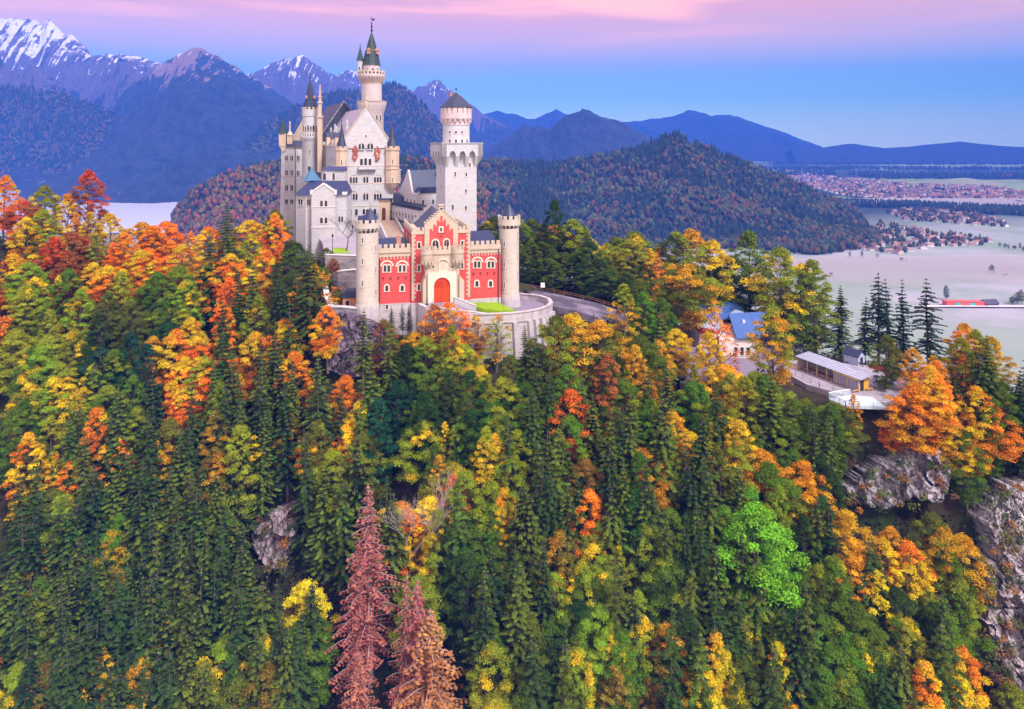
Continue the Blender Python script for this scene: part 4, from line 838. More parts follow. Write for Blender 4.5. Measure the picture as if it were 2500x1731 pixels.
for a_, y0, y1, ar in ((R(-30), 638, 668, 0), (R(-4), 640, 668, 0), (R(22), 640, 668, 0), (R(-30), 742, 792, 1), (R(-4), 745, 792, 1), (R(22), 745, 792, 1), (R(48), 745, 792, 1)): slit(e, a_-R(22)+R(8), 3.8, kz(y1), .55, kz(y0)-kz(y1), dc, dc, ar)
for x, y0, y1 in ((752, 1155, 1225), (776, 1380, 1435)):
    o = win_local(e, 0, 0, .5, S_.z(Z3(0, y0)[1])-S_.z(Z3(0, y1)[1]), 0, 0, frame=WTRIM); o.rotation_euler = (0, 0, -math.pi/2); o.location = (-.02, 4.5, S_.z(Z3(0, y1)[1])+.6)

# ---------------------------------------------------------------- palace
A_ = Fac(894.5, 225, -30, 24)
pal = A_.empty('palace', label='white limestone palace with a steep painted gable and two corner turrets', cat='building')
az = lambda py, px=894.5, off=0: A_.q(px, py, off)[1]; au = lambda px, off=0: A_.u(px, off)
u0, u1 = au(829), au(966); ga0, ga1 = au(841, .4), au(947.5, .4); zr = az(262); zg = az(342); ze = zg-1.6
m = MB(); m.prism([(u0, -12), (u1, -12), (u1, ze), (u0, ze)], 0, 34); m.box(u0-1.2, u1+.5, 34, 72, -12, ze+1.0); m.build('wall', LIME, pal)
m = MB(); gm = (ga0+ga1)/2
m.prism([(ga0+.3, ze-1), (ga1-.3, ze-1), (ga1-.3, zg-.6), (ga1, zg-.6), (ga1, zg+.2), (gm, zr+.1), (ga0, zg+.2), (ga0, zg-.6), (ga0+.3, zg-.6)], -.4, .5); m.build('gable', LIME, pal)
m = MB()
for s_ in (-1, 1):
    x0 = ga0 if s_ < 0 else ga1; dx, dz_ = (gm-x0), (zr-zg); n_ = math.hypot(dx, dz_); nx, nz_ = -dz_/n_*(-s_)*-1, abs(dx)/n_
    nx = s_*abs(dz_)/n_
    m.prism([(x0, zg+.2), (gm, zr+.1), (gm+nx*.0, zr+.62), (x0+nx*.42, zg+.2+nz_*.42)], -.62, .62)
m.box(gm-.35, gm+.35, -.6, .6, zr+.4, zr+1.5); m.lathe([(.5, zr+1.5), (.15, zr+2), (.4, zr+2.6), (.05, zr+3.4)], gm, 0, 8); m.build('gable_coping', CREAM, pal)
m = MB(); m.prism([(ga0-.5, zg-.9), (ga1+.5, zg-.9), (gm, zr-.15)], .5, 36); m.build('roof', SLATEL, pal, label='pale lead roof behind the painted gable')
zr2 = zr+3.6; m = MB(); m.prism([(u0-1.9, ze+.9), (u1+1, ze+.9), (gm-.6, zr2)], 36, 74); m.build('roof', SLATE, pal, label='higher dark slate roof at the rear')
m = MB()
for yy in (35.6,):
    for s_ in (-1, 1): m.prism([((u0-1.9) if s_ < 0 else (u1+1), ze+.9), (gm-.6, zr2), (gm-.6, zr2+.5), ((u0-2.2) if s_ < 0 else (u1+1.3), ze+.9)], yy, yy+.6)
m.build('rear_gable', ROUGH, pal)
m = MB()
for py in (405, 448):
    z_ = az(py); m.box(u0-.1, u1+.1, -.14, 34.1, z_, z_+.22)
m.box(u0-.35, u0, 0, 34, ze-.5, ze); m.box(u0-.15, u1+.1, -.12, 20, az(503), az(503)+.2); m.build('string_course', TRIM, pal)
def pw_(*r, **k): return win(pal, A_, Z2, *r, frame=WTRIM, **k)
for x0, x1 in ((995, 1018), (1034, 1058), (1099, 1122), (1138, 1162)): pw_(x0, 245, x1, 312, off=.4)
for c in (1027, 1131):
    m = MB(); u_, z_ = A_.q(*Z2(c, 262), .4); o1 = [(u_+.98*math.cos(t), z_+.95*math.sin(t)) for t in np.linspace(math.pi, 0, 11)]; o2 = [(u_+.8*math.cos(t), z_+.78*math.sin(t)) for t in np.linspace(0, math.pi, 11)]; m.prism(o1+o2, -.56, -.4); m.build('window_arch', DREL, pal)
for c in (1027, 1076, 1127): pw_(c-13, 425 if c != 1076 else 418, c+13, 500)
for row, (ya, yb) in (((640, 0), (642, 712)), ((835, 0), (838, 910))):
    for grp in ((902, 936, 968), (1061, 1096), (1187, 1219, 1252)):
        for c in grp: pw_(c-10, ya, c+10, yb)
        a, b_ = grp[0], grp[-1]; m = MB(); (ua, z_), (ub, _) = A_.q(*Z2(a-14, ya+6)), A_.q(*Z2(b_+14, ya+6)); c_ = (ua+ub)/2; w2 = (ub-ua)/2; h_ = w2*(.85 if len(grp) > 2 else .8)
        o1 = [(c_+w2*math.cos(t), z_+h_*math.sin(t)) for t in np.linspace(math.pi, 0, 13)]; o2 = [(c_+(w2-.16)*math.cos(t), z_+(h_-.16)*math.sin(t)) for t in np.linspace(0, math.pi, 13)]; m.prism(o1+o2, -.16, .02); m.build('window_arch', DREL, pal)
for c, y0, y1 in ((901, 1022, 1094), (967, 1020, 1094), (1056, 1018, 1080), (1096, 1020, 1082), (1184, 1016, 1086), (915, 1205, 1265), (1010, 1205, 1265)): pw_(c-12, y0, c+12, y1)
m = MB(); u_, z_ = A_.q(*Z2(1080, 155), .4); m.prism([(u_+.48*math.cos(t), z_+.48*math.sin(t)) for t in np.linspace(0, math.tau, 14)[:-1]], -.5, -.4, 0); m.prism([(u_+.3*math.cos(t), z_+.3*math.sin(t)) for t in np.linspace(0, math.tau, 14)[:-1]], -.53, -.5, 1); m.build('oculus', [TRIM, GLASS], pal)
m = MB()
for (x, y) in ((1000, 60), (1160, 60), (985, 110), (1015, 110), (1145, 110), (1180, 110), (928, 165), (1240, 168), (915, 215), (950, 215), (1212, 220), (1248, 220), (1045, 5), (1078, 2), (1112, 5)):
    u_, z_ = A_.q(*Z2(x, y), .4); o1 = [(u_+.36*math.cos(t), z_+.3*math.sin(t)) for t in np.linspace(math.pi, 0, 7)]; o2 = [(u_+.22*math.cos(t), z_+.16*math.sin(t)) for t in np.linspace(0, math.pi, 7)]; m.prism(o1+o2, -.46, -.4)
m.build('blind_arcade', DREL, pal)
# painted figures (generic blotches of figure-like shapes)
for name_, x0, y0, x1, y1, sd_ in (('wall_painting', 900, 262, 998, 462, 3), ('wall_painting', 1158, 262, 1262, 466, 8)):
    rd = random.Random(sd_); m = MB(); ua, zb2 = A_.q(*Z2(x0, y1), .4 if y1 < 330 else .0); ub, zt2 = A_.q(*Z2(x1, y0), 0); cw = (ub-ua)/2; chh = (zt2-zb2)/2; cx_, cz_ = (ua+ub)/2, (zt2+zb2)/2
    pts = [(cx_+cw*(.66+.75*mn.noise(Vector((math.cos(t)*2.6, math.sin(t)*2.6, sd_))))*math.cos(t)*(1 if sd_ == 3 else .78), cz_+chh*(.86+.45*mn.noise(Vector((math.cos(t)*4, math.sin(t)*4, sd_+2))))*math.sin(t)) for t in np.linspace(0, math.tau, 40)[:-1]]
    m.prism(pts, -.46, .01, 0)
    for k in range(11):
        a = rd.uniform(0, 6.28); q = rd.uniform(.1, .62); bx, bz = cx_+cw*q*math.cos(a)*.8, cz_+chh*q*math.sin(a); r_ = rd.uniform(.12, .34)
        m.prism([(bx+r_*math.cos(t)*rd.uniform(.6, 1.1), bz+r_*1.4*math.sin(t)*rd.uniform(.6, 1.1)) for t in np.linspace(0, math.tau, 9)[:-1]], -.50, -.46, 1+k % 2)
    m.build(name_, [FRESCO1, flat('fresco_dark'+str(sd_), (.24,.07,.05)), flat('fresco_pale'+str(sd_), (.55,.40,.30))], pal, label='faded red wall painting beside the upper windows')
# balcony
m = MB(); (ba_, bz0), (bb_, _) = A_.q(*Z2(985, 550)), A_.q(*Z2(1190, 550)); bt = az(Z2(0, 512)[1]); m.box(ba_, bb_, -1.5, 0, bz0, bz0+.3); m.box(ba_, bb_, -1.5, -1.3, bz0+.3, bt); m.box(ba_, ba_+.2, -1.3, 0, bz0+.3, bt); m.box(bb_-.2, bb_, -1.3, 0, bz0+.3, bt)
for k in range(4): x = ba_+.3+(bb_-ba_-.6)*k/3; m.prismx([(-1.3, bz0), (0, bz0), (0, bz0-1.2), (-.4, bz0-1.0)], x-.16, x+.16)
m.build('balcony', LIME, pal)
# corner turrets
def turret(par, ux, uy, r, z0, zc_, zt_, zap, mat, corbel=2.5, spire=GREEN, n=8, name='corner_turret', nt=8):
    m = MB(); m.lathe([(.25, z0-corbel), (r*.75, z0-corbel*.35), (r, z0), (r, zc_-.6), (r*1.12, zc_), (r*1.14, zc_+.3), (r*1.05, zc_+.35), (r*1.05, zc_+.7), (r*.8, zc_+.7), (r*.8, zc_+.4), (.1, zc_+.4)], ux, uy, n, a0=R(22.5)); m.crenel_ring(r*1.05, zc_+.7, zt_, nt, ux, uy, .25, .6, a0=R(10)); t = m.build(name, mat, par)
    s = MB(); s.lathe([(r*.86, zt_-.6), (r*.45, zt_+(zap-zt_)*.35), (.05, zap)], ux, uy, n, a0=R(22.5)); s.lathe([(.04, zap-.2), (.16, zap+.3), (.03, zap+1.2)], ux, uy, 6); s.build('spire', spire, t); return t
for px_, r_, zb1, ap, sd_ in ((834, 1.95, az(452), az(298), 0), (957, 2.35, az(449), az(301), 1)):
    off_ = .2; ux = au(px_, off_); t = turret(pal, ux, -off_, r_, zb1, az(366), az(357), ap, PEACH, 3.2 if sd_ else 1.0, SLATE)
    for yy in ((398, 388), (443, 432)):
        for a_ in (R(-8), R(32)): slit(t, a_-R(4), r_*.93, az(yy[0]+3), .4, 1.5, ux, -off_, 1)
    m = MB()
    for py in (405, 414, 448): m.lathe([(r_*1.0, az(py)), (r_*1.09, az(py)+.02), (r_*1.09, az(py)+.22), (r_*1.0, az(py)+.26)], ux, -off_, 8, a0=R(22.5))
    m.build('moulding', PEACH, t)
# loggia on the corner
m = MB(); lu0, lz0 = A_.q(*Z2(1432, 705)); lu1, lz1 = A_.q(*Z2(1490, 560)); m.box(lu0+.4, lu1, .4, 4, lz0-.3, lz0); m.box(lu0+.4, lu1+.3, .2, 4.2, lz1, lz1+.25); m.box(lu1-.25, lu1, .4, .65, lz0, lz1); m.box(lu1-.25, lu1, 3.7, 4, lz0, lz1); m.box(lu0+.4, lu1-.4, .9, 3.8, lz0, lz1, 1); m.build('loggia', [WTRIM, GLASS], pal)
# side windows of the long wall (faces the bower)
def side_win(y, z, w_=.8, h_=1.8, arch=1):
    o = win_local(pal, 0, 0, w_, h_, arch, 0, frame=WTRIM); o.rotation_euler = (0, 0, -math.pi/2); o.location = (u0-.02, y, z); return o
for z_ in (az(398), az(428), az(470)):
    for y in (5, 9, 13, 17, 21, 25): side_win(y, z_)
# dormers and chimneys on the near slope
def slope_z(x): return zg-.9+(zr-.15-zg+.9)*(x-(ga0-.5))/(gm-ga0+.5)
for k, (yy, xx, h_) in enumerate(((12, ga0+.2, 4.2), (19, ga0+.3, 3.2), (27, ga0-.2, 4.6))):
    m = MB(); m.box(xx-1.2, xx+1.0, yy-1.3, yy+1.3, ze-.5, ze+h_*.62); m.prismx([(yy-1.5, ze+h_*.62), (yy+1.5, ze+h_*.62), (yy, ze+h_*.62+1.6)], xx-1.4, xx+2.4, 1); m.build('dormer', [PEACH, SLATE], pal)
for yy, xx, zt_ in ((9, ga0+2.6, 8.3), (16, ga0+1.6, 5.8), (22.5, ga0+1.5, 6.2), (30, ga0+2.2, 7.2), (31.5, ga0+1.0, 6)):
    m = MB(); m.box(xx-.5, xx+.5, yy-.5, yy+.5, ze, ze+zt_-2.2); m.lathe([(.6, ze+zt_-2.2), (.6, ze+zt_-2.0), (.34, ze+zt_-1.9), (.34, ze+zt_-1.4), (.46, ze+zt_-1.3), (.34, ze+zt_-1.2), (.34, ze+zt_-.7), (.46, ze+zt_-.6), (.34, ze+zt_-.5), (.34, ze+zt_-.2), (.05, ze+zt_+.3)], xx, yy, 10); m.build('chimney', LIME, pal, smooth=False)
# west wing
Wf = Fac(711, 264, -34, 8)
ww = Wf.empty('palace_wing', label='white far end wing of the palace with drainpipe and green corner cone', cat='building')
wu = lambda px: Wf.u(px); wzz = lambda py: Wf.z(py)
a, b_, b2 = wu(686.5), wu(721), wu(738); zt_ = wzz(361)
m = MB(); m.box(a, b2, 0, 16, -16, zt_, tx=0); m.prism([(a-1.1, -16), (a+.05, -16), (a+.05, wzz(400)), (a, wzz(405))], .2, 15.8); m.build('wall', LIME, ww)
m = MB(); m.box(a-.3, b2+.3, -.3, 16.3, zt_, zt_+.4); m.box(a-.1, b2+.1, -.12, 16, wzz(431), wzz(431)+.2); m.build('cornice', CREAM, ww)
m = MB(); m.box(a-.5, b2+.4, -.6, 16.5, zt_+.4, wzz(343), tx=1.6, ty=2.0); m.build('roof', SLATE, ww)
m = MB(); m.prism([(wu(700), wzz(352)), (b2+1.5, wzz(352)), (b2+1.5, wzz(286)), (wu(736), wzz(286))], 6, 6.6); m.prism([(wu(700)-.4, wzz(352)), (wu(736), wzz(285)), (wu(738), wzz(285)), (wu(702), wzz(352))], 5.7, 6.9); m.build('cross_gable', CREAM, ww)
m = MB(); c1, c2 = wu(681.5), wu(698); m.box(c1, c2, -.5, 2.1, wzz(352), wzz(326)); m.prism([(c1, wzz(352)), (c2, wzz(352)), (c2, wzz(366)), (c2-1.2, wzz(372))], -.5, 2.1); t = m.build('corner_turret', PEACH, ww)
m = MB(); m.lathe([(1.85, wzz(326)), (1.0, wzz(308)), (.04, wzz(290))], (c1+c2)/2, .8, 8, a0=R(22.5)); m.build('spire', GREEN, t)
m = MB(); c = wu(707); m.box(c-.95, c+.95, -.2, 1.7, wzz(352), wzz(330)); m.lathe([(1.4, wzz(330)), (.5, wzz(322)), (.3, wzz(318)), (.3, wzz(300)), (.45, wzz(299)), (.05, wzz(296))], c, .7, 8); m.build('chimney', [PEACH], ww)
m = MB(); m.lathe([(.11, -8), (.11, zt_)], b_, -.18, 6); m.build('downpipe', IRON, ww)
for c in (143, 205):
    for d in (-9, 9):
        for y0, y1 in ((388, 445), (560, 618), (735, 800), (905, 955)): win(ww, Wf, Z2, c+d-6, y0, c+d+6, y1, frame=WTRIM, fr=.1, glass=None)
for c in (272, 290):
    for y0, y1 in ((388, 450), (565, 625)): win(ww, Wf, Z2, c-5, y0, c+5, y1, frame=WTRIM, fr=.1)
# ornate stair turret with dark spire
def tower_thing(name, px, Y, zb, label): 
    e = empty(name, ((px-HX)*Y/F, Y, zb), 0, label=label, cat='tower'); return e, (lambda py: (HY-py)*Y/F-zb)
e, z = tower_thing('stair_turret', 757.5, 250, -34, 'slim white stair turret with dark slate spire and arcaded balcony')
m = MB(); m.lathe([(2.9, -12), (2.85, z(347)), (3.3, z(342)), (3.75, z(336)), (3.75, z(333)), (2.7, z(333)), (2.7, z(285)), (2.9, z(284)), (2.9, z(277)), (2.95, z(268)), (2.6, z(268)), (2.6, z(272)), (.2, z(272))], n=28); m.build('shaft', LIME, e, smooth=True)
m = MB(); m.crenel_ring(3.72, z(333), z(326), 26, th=.2, frac=.5); m.lathe([(3.75, z(326)), (3.75, z(324)), (3.45, z(324)), (3.45, z(326))], n=28); m.build('balustrade', WTRIM, e)
m = MB(); m.crenel_ring(2.97, z(268), z(262), 12, th=.3, frac=.6); m.build('battlement', CREAM, e)
m = MB(); m.lathe([(2.45, z(269)), (1.75, z(245)), (.9, z(214)), (.05, z(193))], n=8, a0=R(22.5)); m.lathe([(.06, z(194)), (.3, z(189)), (.1, z(185)), (.28, z(180)), (.04, z(176)), (.03, z(163))], n=8); m.build('spire', SLATE, e)
m = MB(); m.box(-1.1, -.5, -2.3, -1.2, z(241), z(234)); m.box(1.4, 2.0, -1.2, -.2, z(241), z(234)); m.build('dormer', RUST, e)
for k in range(9):
    a_ = R(-80+k*20); m = MB(); slit(e, a_, 2.7, z(320), .62, z(306)-z(320), arch=1, name='arcade_window') if k % 2 == 0 else slit(e, a_, 2.7, z(320), .5, z(308)-z(320), arch=1, name='arcade_window')
slit(e, R(14), 2.88, z(375), .4, 1.4); slit(e, R(10), 2.88, z(418), 1.1, 2.0, arch=1)
e, z = tower_thing('pinnacle_chimney', 781.5, 246, -10, 'ornate stepped stone pinnacle beside the dark spired turret')
m = MB()
for y0, y1, w_ in ((420, 287, .75), (287, 283, 1.0), (283, 252, .5), (252, 248, .78), (248, 238, .38), (238, 235, .6), (235, 226, .28), (226, 223, .45), (223, 211, .16)): m.box(-w_, w_, -w_, w_, z(y0), z(y1))
m.lathe([(.25, z(211)), (.02, z(205))], n=6); m.build('shaft', PEACH, e)

# ---------------------------------------------------------------- tall stair tower with green spire
e, z = tower_thing('great_tower', 907.3, 251, -30, 'tallest round tower with green copper spire and a weathervane')
m = MB(); m.lathe([(4.3, -10), (4.3, z(276)), (4.6, z(272)), (5.3, z(255)), (5.3, z(252)), (3.65, z(252)), (3.6, z(207)), (3.6, z(201)), (4.5, z(190)), (4.85, z(188)), (4.85, z(182)), (3.05, z(182)), (3.05, z(160))], n=32); m.build('shaft', stone('tower_limestone', (.50,.43,.44), (.44,.38,.39), .42, 1.0, .25), e, smooth=True)
m = MB()
for k in range(30):
    t = k*math.tau/30; V = []
    for tt in (t-.04, t+.04): V += [(r_*math.cos(tt), r_*math.sin(tt), zz) for r_, zz in ((3.55, z(208)), (3.9, z(202)), (4.75, z(192)), (4.75, z(188)), (3.55, z(188)))]
    m.add(V, [(0, 1, 2, 3, 4), (9, 8, 7, 6, 5), (0, 5, 6, 1), (1, 6, 7, 2), (2, 7, 8, 3), (4, 3, 8, 9), (0, 4, 9, 5)])
m.build('corbels', PEACH, e); m = MB()
for k in range(20):
    t = k*math.tau/20; V = []
    for tt in (t-.05, t+.05): V += [(r_*math.cos(tt), r_*math.sin(tt), zz) for r_, zz in ((4.28, z(277)), (4.4, z(272)), (5.2, z(258)), (5.2, z(254)), (4.28, z(254)))]
    m.add(V, [(0, 1, 2, 3, 4), (9, 8, 7, 6, 5), (0, 5, 6, 1), (1, 6, 7, 2), (2, 7, 8, 3), (4, 3, 8, 9), (0, 4, 9, 5)])
m.build('corbels', PEACH, e)
m = MB(); m.crenel_ring(4.85, z(182), z(176), 22, th=.25, frac=.5); m.crenel_ring(4.87, z(176), z(173), 11, th=.3, frac=.55); m.lathe([(4.85, z(177.4)), (4.85, z(176)), (4.6, z(176)), (4.6, z(177.4))], n=32); m.build('balustrade', DREL, e); m = MB(); m.crenel_ring(5.28, z(252), z(248), 40, th=.2, frac=.5); m.lathe([(5.3, z(248)), (5.3, z(247)), (5.0, z(247)), (5.0, z(248))], n=32); m.build('balustrade', DREL, e)
m = MB(); m.lathe([(3.35, z(160.5)), (3.1, z(155)), (2.35, z(127)), (1.95, z(121)), (1.2, z(100)), (.1, z(77))], n=10, a0=R(18)); sp = m.build('spire', GREEN, e)
for a_ in (R(-12), R(62)):
    m = MB(); m.box(-.55, .55, -3.0, -1.5, z(134), z(125)); m.prism([(-.75, z(125)), (.75, z(125)), (0, z(119))], -3.2, -1.4); o = m.build('dormer', [RUST], sp); o.rotation_euler = (0, 0, a_)
m = MB(); m.lathe([(.2, z(78)), (.45, z(74)), (.2, z(70)), (.36, z(64)), (.12, z(60)), (.26, z(57)), (.06, z(53)), (.04, z(38))], n=8); m.box(-.9, .2, -.03, .03, z(46.5), z(45.6)); m.prism([(.1, z(45)), (1.3, z(46)), (.9, z(48.5)), (1.0, z(51)), (.2, z(50))], -.03, .03); m.build('weathervane', IRON, e)
m = MB(); m.lathe([(1.02, z(182)), (1.02, z(148)), (1.15, z(147))], -4.3+.2, -.3, 12); t = m.build('side_turret', LIME, e)
m = MB(); m.lathe([(1.38, z(148)), (.7, z(132)), (.05, z(113))], -4.1, -.3, 10); m.lathe([(.04, z(114)), (.22, z(111)), (.03, z(107))], -4.1, -.3, 6); m.build('spire', GREEN, t)
for a_ in (-48, -14, 20, 54): slit(e, R(a_), 3.05, z(174), .55, 1.0, arch=1)
for a_ in (-10, 14, 36, 56): slit(e, R(a_), 4.3, z(296), .6, 2.2, arch=1)
for a_ in (8, 28, 44): slit(e, R(a_), 4.32, z(274), .55, 1.6, arch=1)
slit(t, 0, 1.02, z(172), .45, 1.3, -4.1, -.3, 1)
slit(e, R(-26), 3.62, z(238), .35, 1.0); slit(e, R(-74), 3.62, z(226), .3, .9)
# ---------------------------------------------------------------- bower (blue roofed house before the palace)
B_ = Fac(790, 203, -30, 6)
bo = B_.empty('bower_house', label='small white gabled house with bright blue roofs in front of the palace', cat='building')
bu = lambda px, off=0: B_.u(px, off); bz = lambda py, off=0: B_.z(py, None, off)
a, c = bu(719, 0), bu(847, 0); wt = bz(476)
m = MB(); m.slab([(a, 1.5), (a+3.4, -1.2), (c, -1.2), (c, 11), (a, 11)], -8, wt); ga_, gb_ = bu(760.5, 3), bu(819, 3)
gz1 = bz(470, 3); gpk = bz(450, 3); m.prism([(ga_, -8), (gb_, -8), (gb_, gz1), ((ga_+gb_)/2, gpk), (ga_, gz1)], -3, 1); m.build('wall', LIME, bo)
rz_ = bz(444)
m = MB(); xa, xb = bu(741), bu(842)
m.add([(a-.5, 1.2, wt), (a+3.2, -1.7, wt), (c+.3, -1.7, wt), (c+.3, 11.4, wt), (a-.5, 11.4, wt), (xa+1, 4.6, rz_), (xb, 4.6, rz_), (xb, 5.2, rz_), (xa+1, 5.2, rz_)], [(1, 2, 6, 5), (2, 3, 7, 6), (3, 4, 8, 7), (4, 0, 5, 8), (0, 1, 5), (5, 6, 7, 8), (4, 3, 2, 1, 0)])
gm_ = (ga_+gb_)/2; m.add([(ga_+.4, -2.6, gz1), (gb_-.4, -2.6, gz1), (gm_, -2.6, gpk-.15), (ga_+.4, 3.5, gz1), (gb_-.4, 3.5, gz1), (gm_, 3.5, gpk-.15)], [(0, 1, 2), (3, 5, 4), (0, 2, 5, 3), (1, 4, 5, 2), (0, 3, 4, 1)]); m.build('roof', BLUE, bo)
m = MB()
for s_, x0 in ((-1, ga_), (1, gb_)):
    m.prism([(x0, gz1-.1), (gm_, gpk-.1), (gm_, gpk+.5), (x0, gz1+.45)], -3.2, -2.5); m.box(x0-.35, x0+.35, -3.3, -2.4, gz1-.6, gz1+.75)
m.box(ga_-.1, gb_+.1, -3.12, 1, bz(506, 3), bz(506, 3)+.22); m.box(a+3.4, c+.1, -1.32, 0, bz(511), bz(511)+.2); m.box(a+3.2, c+.1, -1.35, 0, wt-.35, wt-.002); m.box(ga_-.1, gb_+.1, -3.15, 1, bz(556, 3), bz(556, 3)+.3); m.box(c-1.2, c+.2, -1.5, 0, wt, wt+.9); m.build('trim', WTRIM, bo)
for c_ in (556, 609):
    for y0, y1 in ((918, 990), (1118, 1185)): win(bo, B_, Z2, c_-13, y0, c_+13, y1, off=3, frame=WTRIM)
for c_ in (395, 418): win(bo, B_, Z2, c_-7, 905, c_+7, 975, off=1.2, frame=WTRIM)
for c_, s in ((285, 0), (316, 0)):
    (u_, z_), (u2, z2) = B_.q(*Z2(c_-10, 970), 0), B_.q(*Z2(c_+10, 900), 0)
    o = win_local(bo, 0, 0, .9, z2-z_, 1, 0, frame=WTRIM); an = math.atan2(-2.7, 3.4); tt = (u_+.45-a)/3.4; o.rotation_euler = (0, 0, an); o.location = (a+3.4*tt-.02, 1.5-2.7*tt-.03, z_)
for c_ in (768, 800): win(bo, B_, Z2, c_-9, 1105, c_+9, 1170, off=1.2, frame=WTRIM)
for px_, y0_, r_, yb, yap, sp in ((749, 7, 1.7, 442, 410, SKYBL), ): 
    m = MB(); x_ = bu(px_)+.2; m.lathe([(2.1, wt), (2.1, bz(442)+.3)], x_, y0_, 8, a0=R(22.5)); t = m.build('roof_turret', LIME, bo)
    m = MB(); m.lathe([(3.1, bz(443)), (2.3, bz(438)), (1.1, bz(424)), (.05, bz(409))], x_, y0_, 8, a0=R(22.5)); m.lathe([(.05, bz(410)), (.05, bz(396))], x_, y0_, 6); m.build('spire', flat('blue_green_spire', (.04,.13,.24), .5, .5), t)
m = MB(); x_ = bu(793)-.6; m.lathe([(2.6, wt), (2.6, bz(412)-.8)], x_, 12.5, 8, a0=R(22.5)); m.box(x_, x_+5, 10.5, 14.5, wt, bz(414)-.8); t = m.build('rear_bay', LIME, bo)
m = MB(); m.lathe([(3.0, bz(413)-.8), (.4, bz(402)-.8)], x_, 12.5, 8, a0=R(22.5)); m.prismx([(10.0, bz(413)-.8), (15, bz(413)-.8), (12.5, bz(404)-.8)], x_, x_+5.2); m.build('roof', flat('indigo_roof', (.03,.035,.12), .5, .5), t)
o = win_local(bo, x_-1.1, bz(444), .9, 2.2, 1, 10.0, frame=WTRIM); o = win_local(bo, x_+1.6, bz(444), .7, 2.2, 1, 10.35, frame=WTRIM)

# ---------------------------------------------------------------- knights' house, gallery, portal, stairs
K_ = Fac(951, 222, -30, -58)
ga2 = K_.empty('gallery_wing', label='long low white arcaded wing beside the worn entrance stairs', cat='building')
topz = K_.z(499, 951); L_ = K_.u(1030); 
m = MB(); m.box(0, L_, 0, 5, -4, topz); m.build('wall', LIME, ga2)
m = MB(); m.box(-.1, L_, -.25, .3, topz, topz+.25); m.crenel_line(0, L_, -.15, .25, topz+.25, topz+.9, 16, .5); m.box(-.1, L_, -.2, 0, -topz*0+K_.z(531, 951)-.3, K_.z(531, 951)); m.build('parapet', SLATE, ga2)
m = MB(); m.prismx([(.4, topz+.05), (5, topz+.05), (3.5, topz+1.2)], .2, L_-.3); m.build('roof', SLATE, ga2)
for k in range(10):
    x = 1.6+k*(L_-3)/9.3; win_local(ga2, x, topz-3.1, .9, 1.5, 1, 0, fr=.1, frame=WTRIM, name='window')
    m = MB(); o1 = [(x+1.05*math.cos(t), topz-1.75+1.05*math.sin(t)) for t in np.linspace(math.pi, 0, 9)]; o2 = [(x+.85*math.cos(t), topz-1.75+.85*math.sin(t)) for t in np.linspace(0, math.pi, 9)]; m.prism(o1+o2, -.12, .02); m.build('blind_arch', WTRIM, ga2)
kn = Fac(975, 224, -20, -58); ke = kn.empty('knights_house', label='white house with steep dark blue roof and tall gable beside the square tower', cat='building')
k0, k1 = kn.u(974), kn.u(1018); kt = kn.z(466, 980); kp = kn.z(414, 993); km = kn.u(994)
m = MB(); m.box(k0, k1, 0, 16, -8, kt); kl, kr = kn.u(976), kn.u(1006); m.prism([(kl, kt), (kr, kt), (km+.6, kp)], -.05, .6); m.build('wall', LIME, ke)
m = MB(); m.prism([(kl-.1, kt-.1), (kr+.3, kt-.1), (km+.6, kp-.2)], .6, 15); m.prismx([(.5, kt-.1), (16, kt-.1), (16, kt+1.6), (2, kt+1.6)], kr, k1+.3); m.build('roof', BLUEY, ke)
m = MB(); m.box(k0-.1, k1+.1, -.15, 16, kt-.4, kt-.1); m.box(k0-.1, k1+.1, -.15, 0, -1.2, -1.0); m.crenel_liney(0, 16, k1, k1+.2, kt-.1, kt+.4, 12, .5); m.build('cornice', WTRIM, ke)
for k in range(5): win_local(ke, k0+1.4+k*(k1-k0-2.4)/4.2, kt-4.2, .75, 2.1, 1, 0, fr=.1, frame=WTRIM)
for k in range(4): 
    o = win_local(ke, 0, 0, .7, 1.7, 1, 0, fr=.12, frame=WTRIM); o.rotation_euler = (0, 0, math.pi/2); o.location = (k1+.02, 2+k*3.4, kt-3.8)
m = MB(); m.box(km+2.4, km+3.6, 9.5, 11, kt+1, kp+.2); m.box(km+2.3, km+3.7, 9.4, 11.1, kp+.2, kp+.5); 
for j in range(4): m.lathe([(.14, kp+.5), (.14, kp+1.3)], km+2.6+j*.28, 10.2, 6)
m.build('chimney', PEACH, ke)
p = Fac(938, 219, -25, -3); pe = p.empty('entrance_portal', label='peach sandstone doorway with dark arched door at the head of the stairs', cat='doorway')
h1 = p.z(490); x0, x1 = p.u(925), p.u(951)
m = MB(); m.box(x0, x1, 0, 4, -2, h1); m.box(x0-.2, x1+.2, -.3, 4, h1, h1+.25); m.build('wall', PEACH, pe); m = MB(); m.box(x0-.4, x1+.4, -.5, 4, h1+.25, h1+.5); m.build('roof', SLATE, pe)
win_local(pe, p.u(937), 0, 1.2, p.z(507), 1, 0, fr=.35, frame=PEACH, name='door', glass=flat('dark_red_door', (.10,.03,.02)))
m = MB(); m.prism([(0, -3), (3.4, -3), (3.4, p.z(482)), (0, p.z(471))], 0, 3); o = m.build('link_wall', SLATE, pe); o.location = (p.u(957), 1.5, 0)
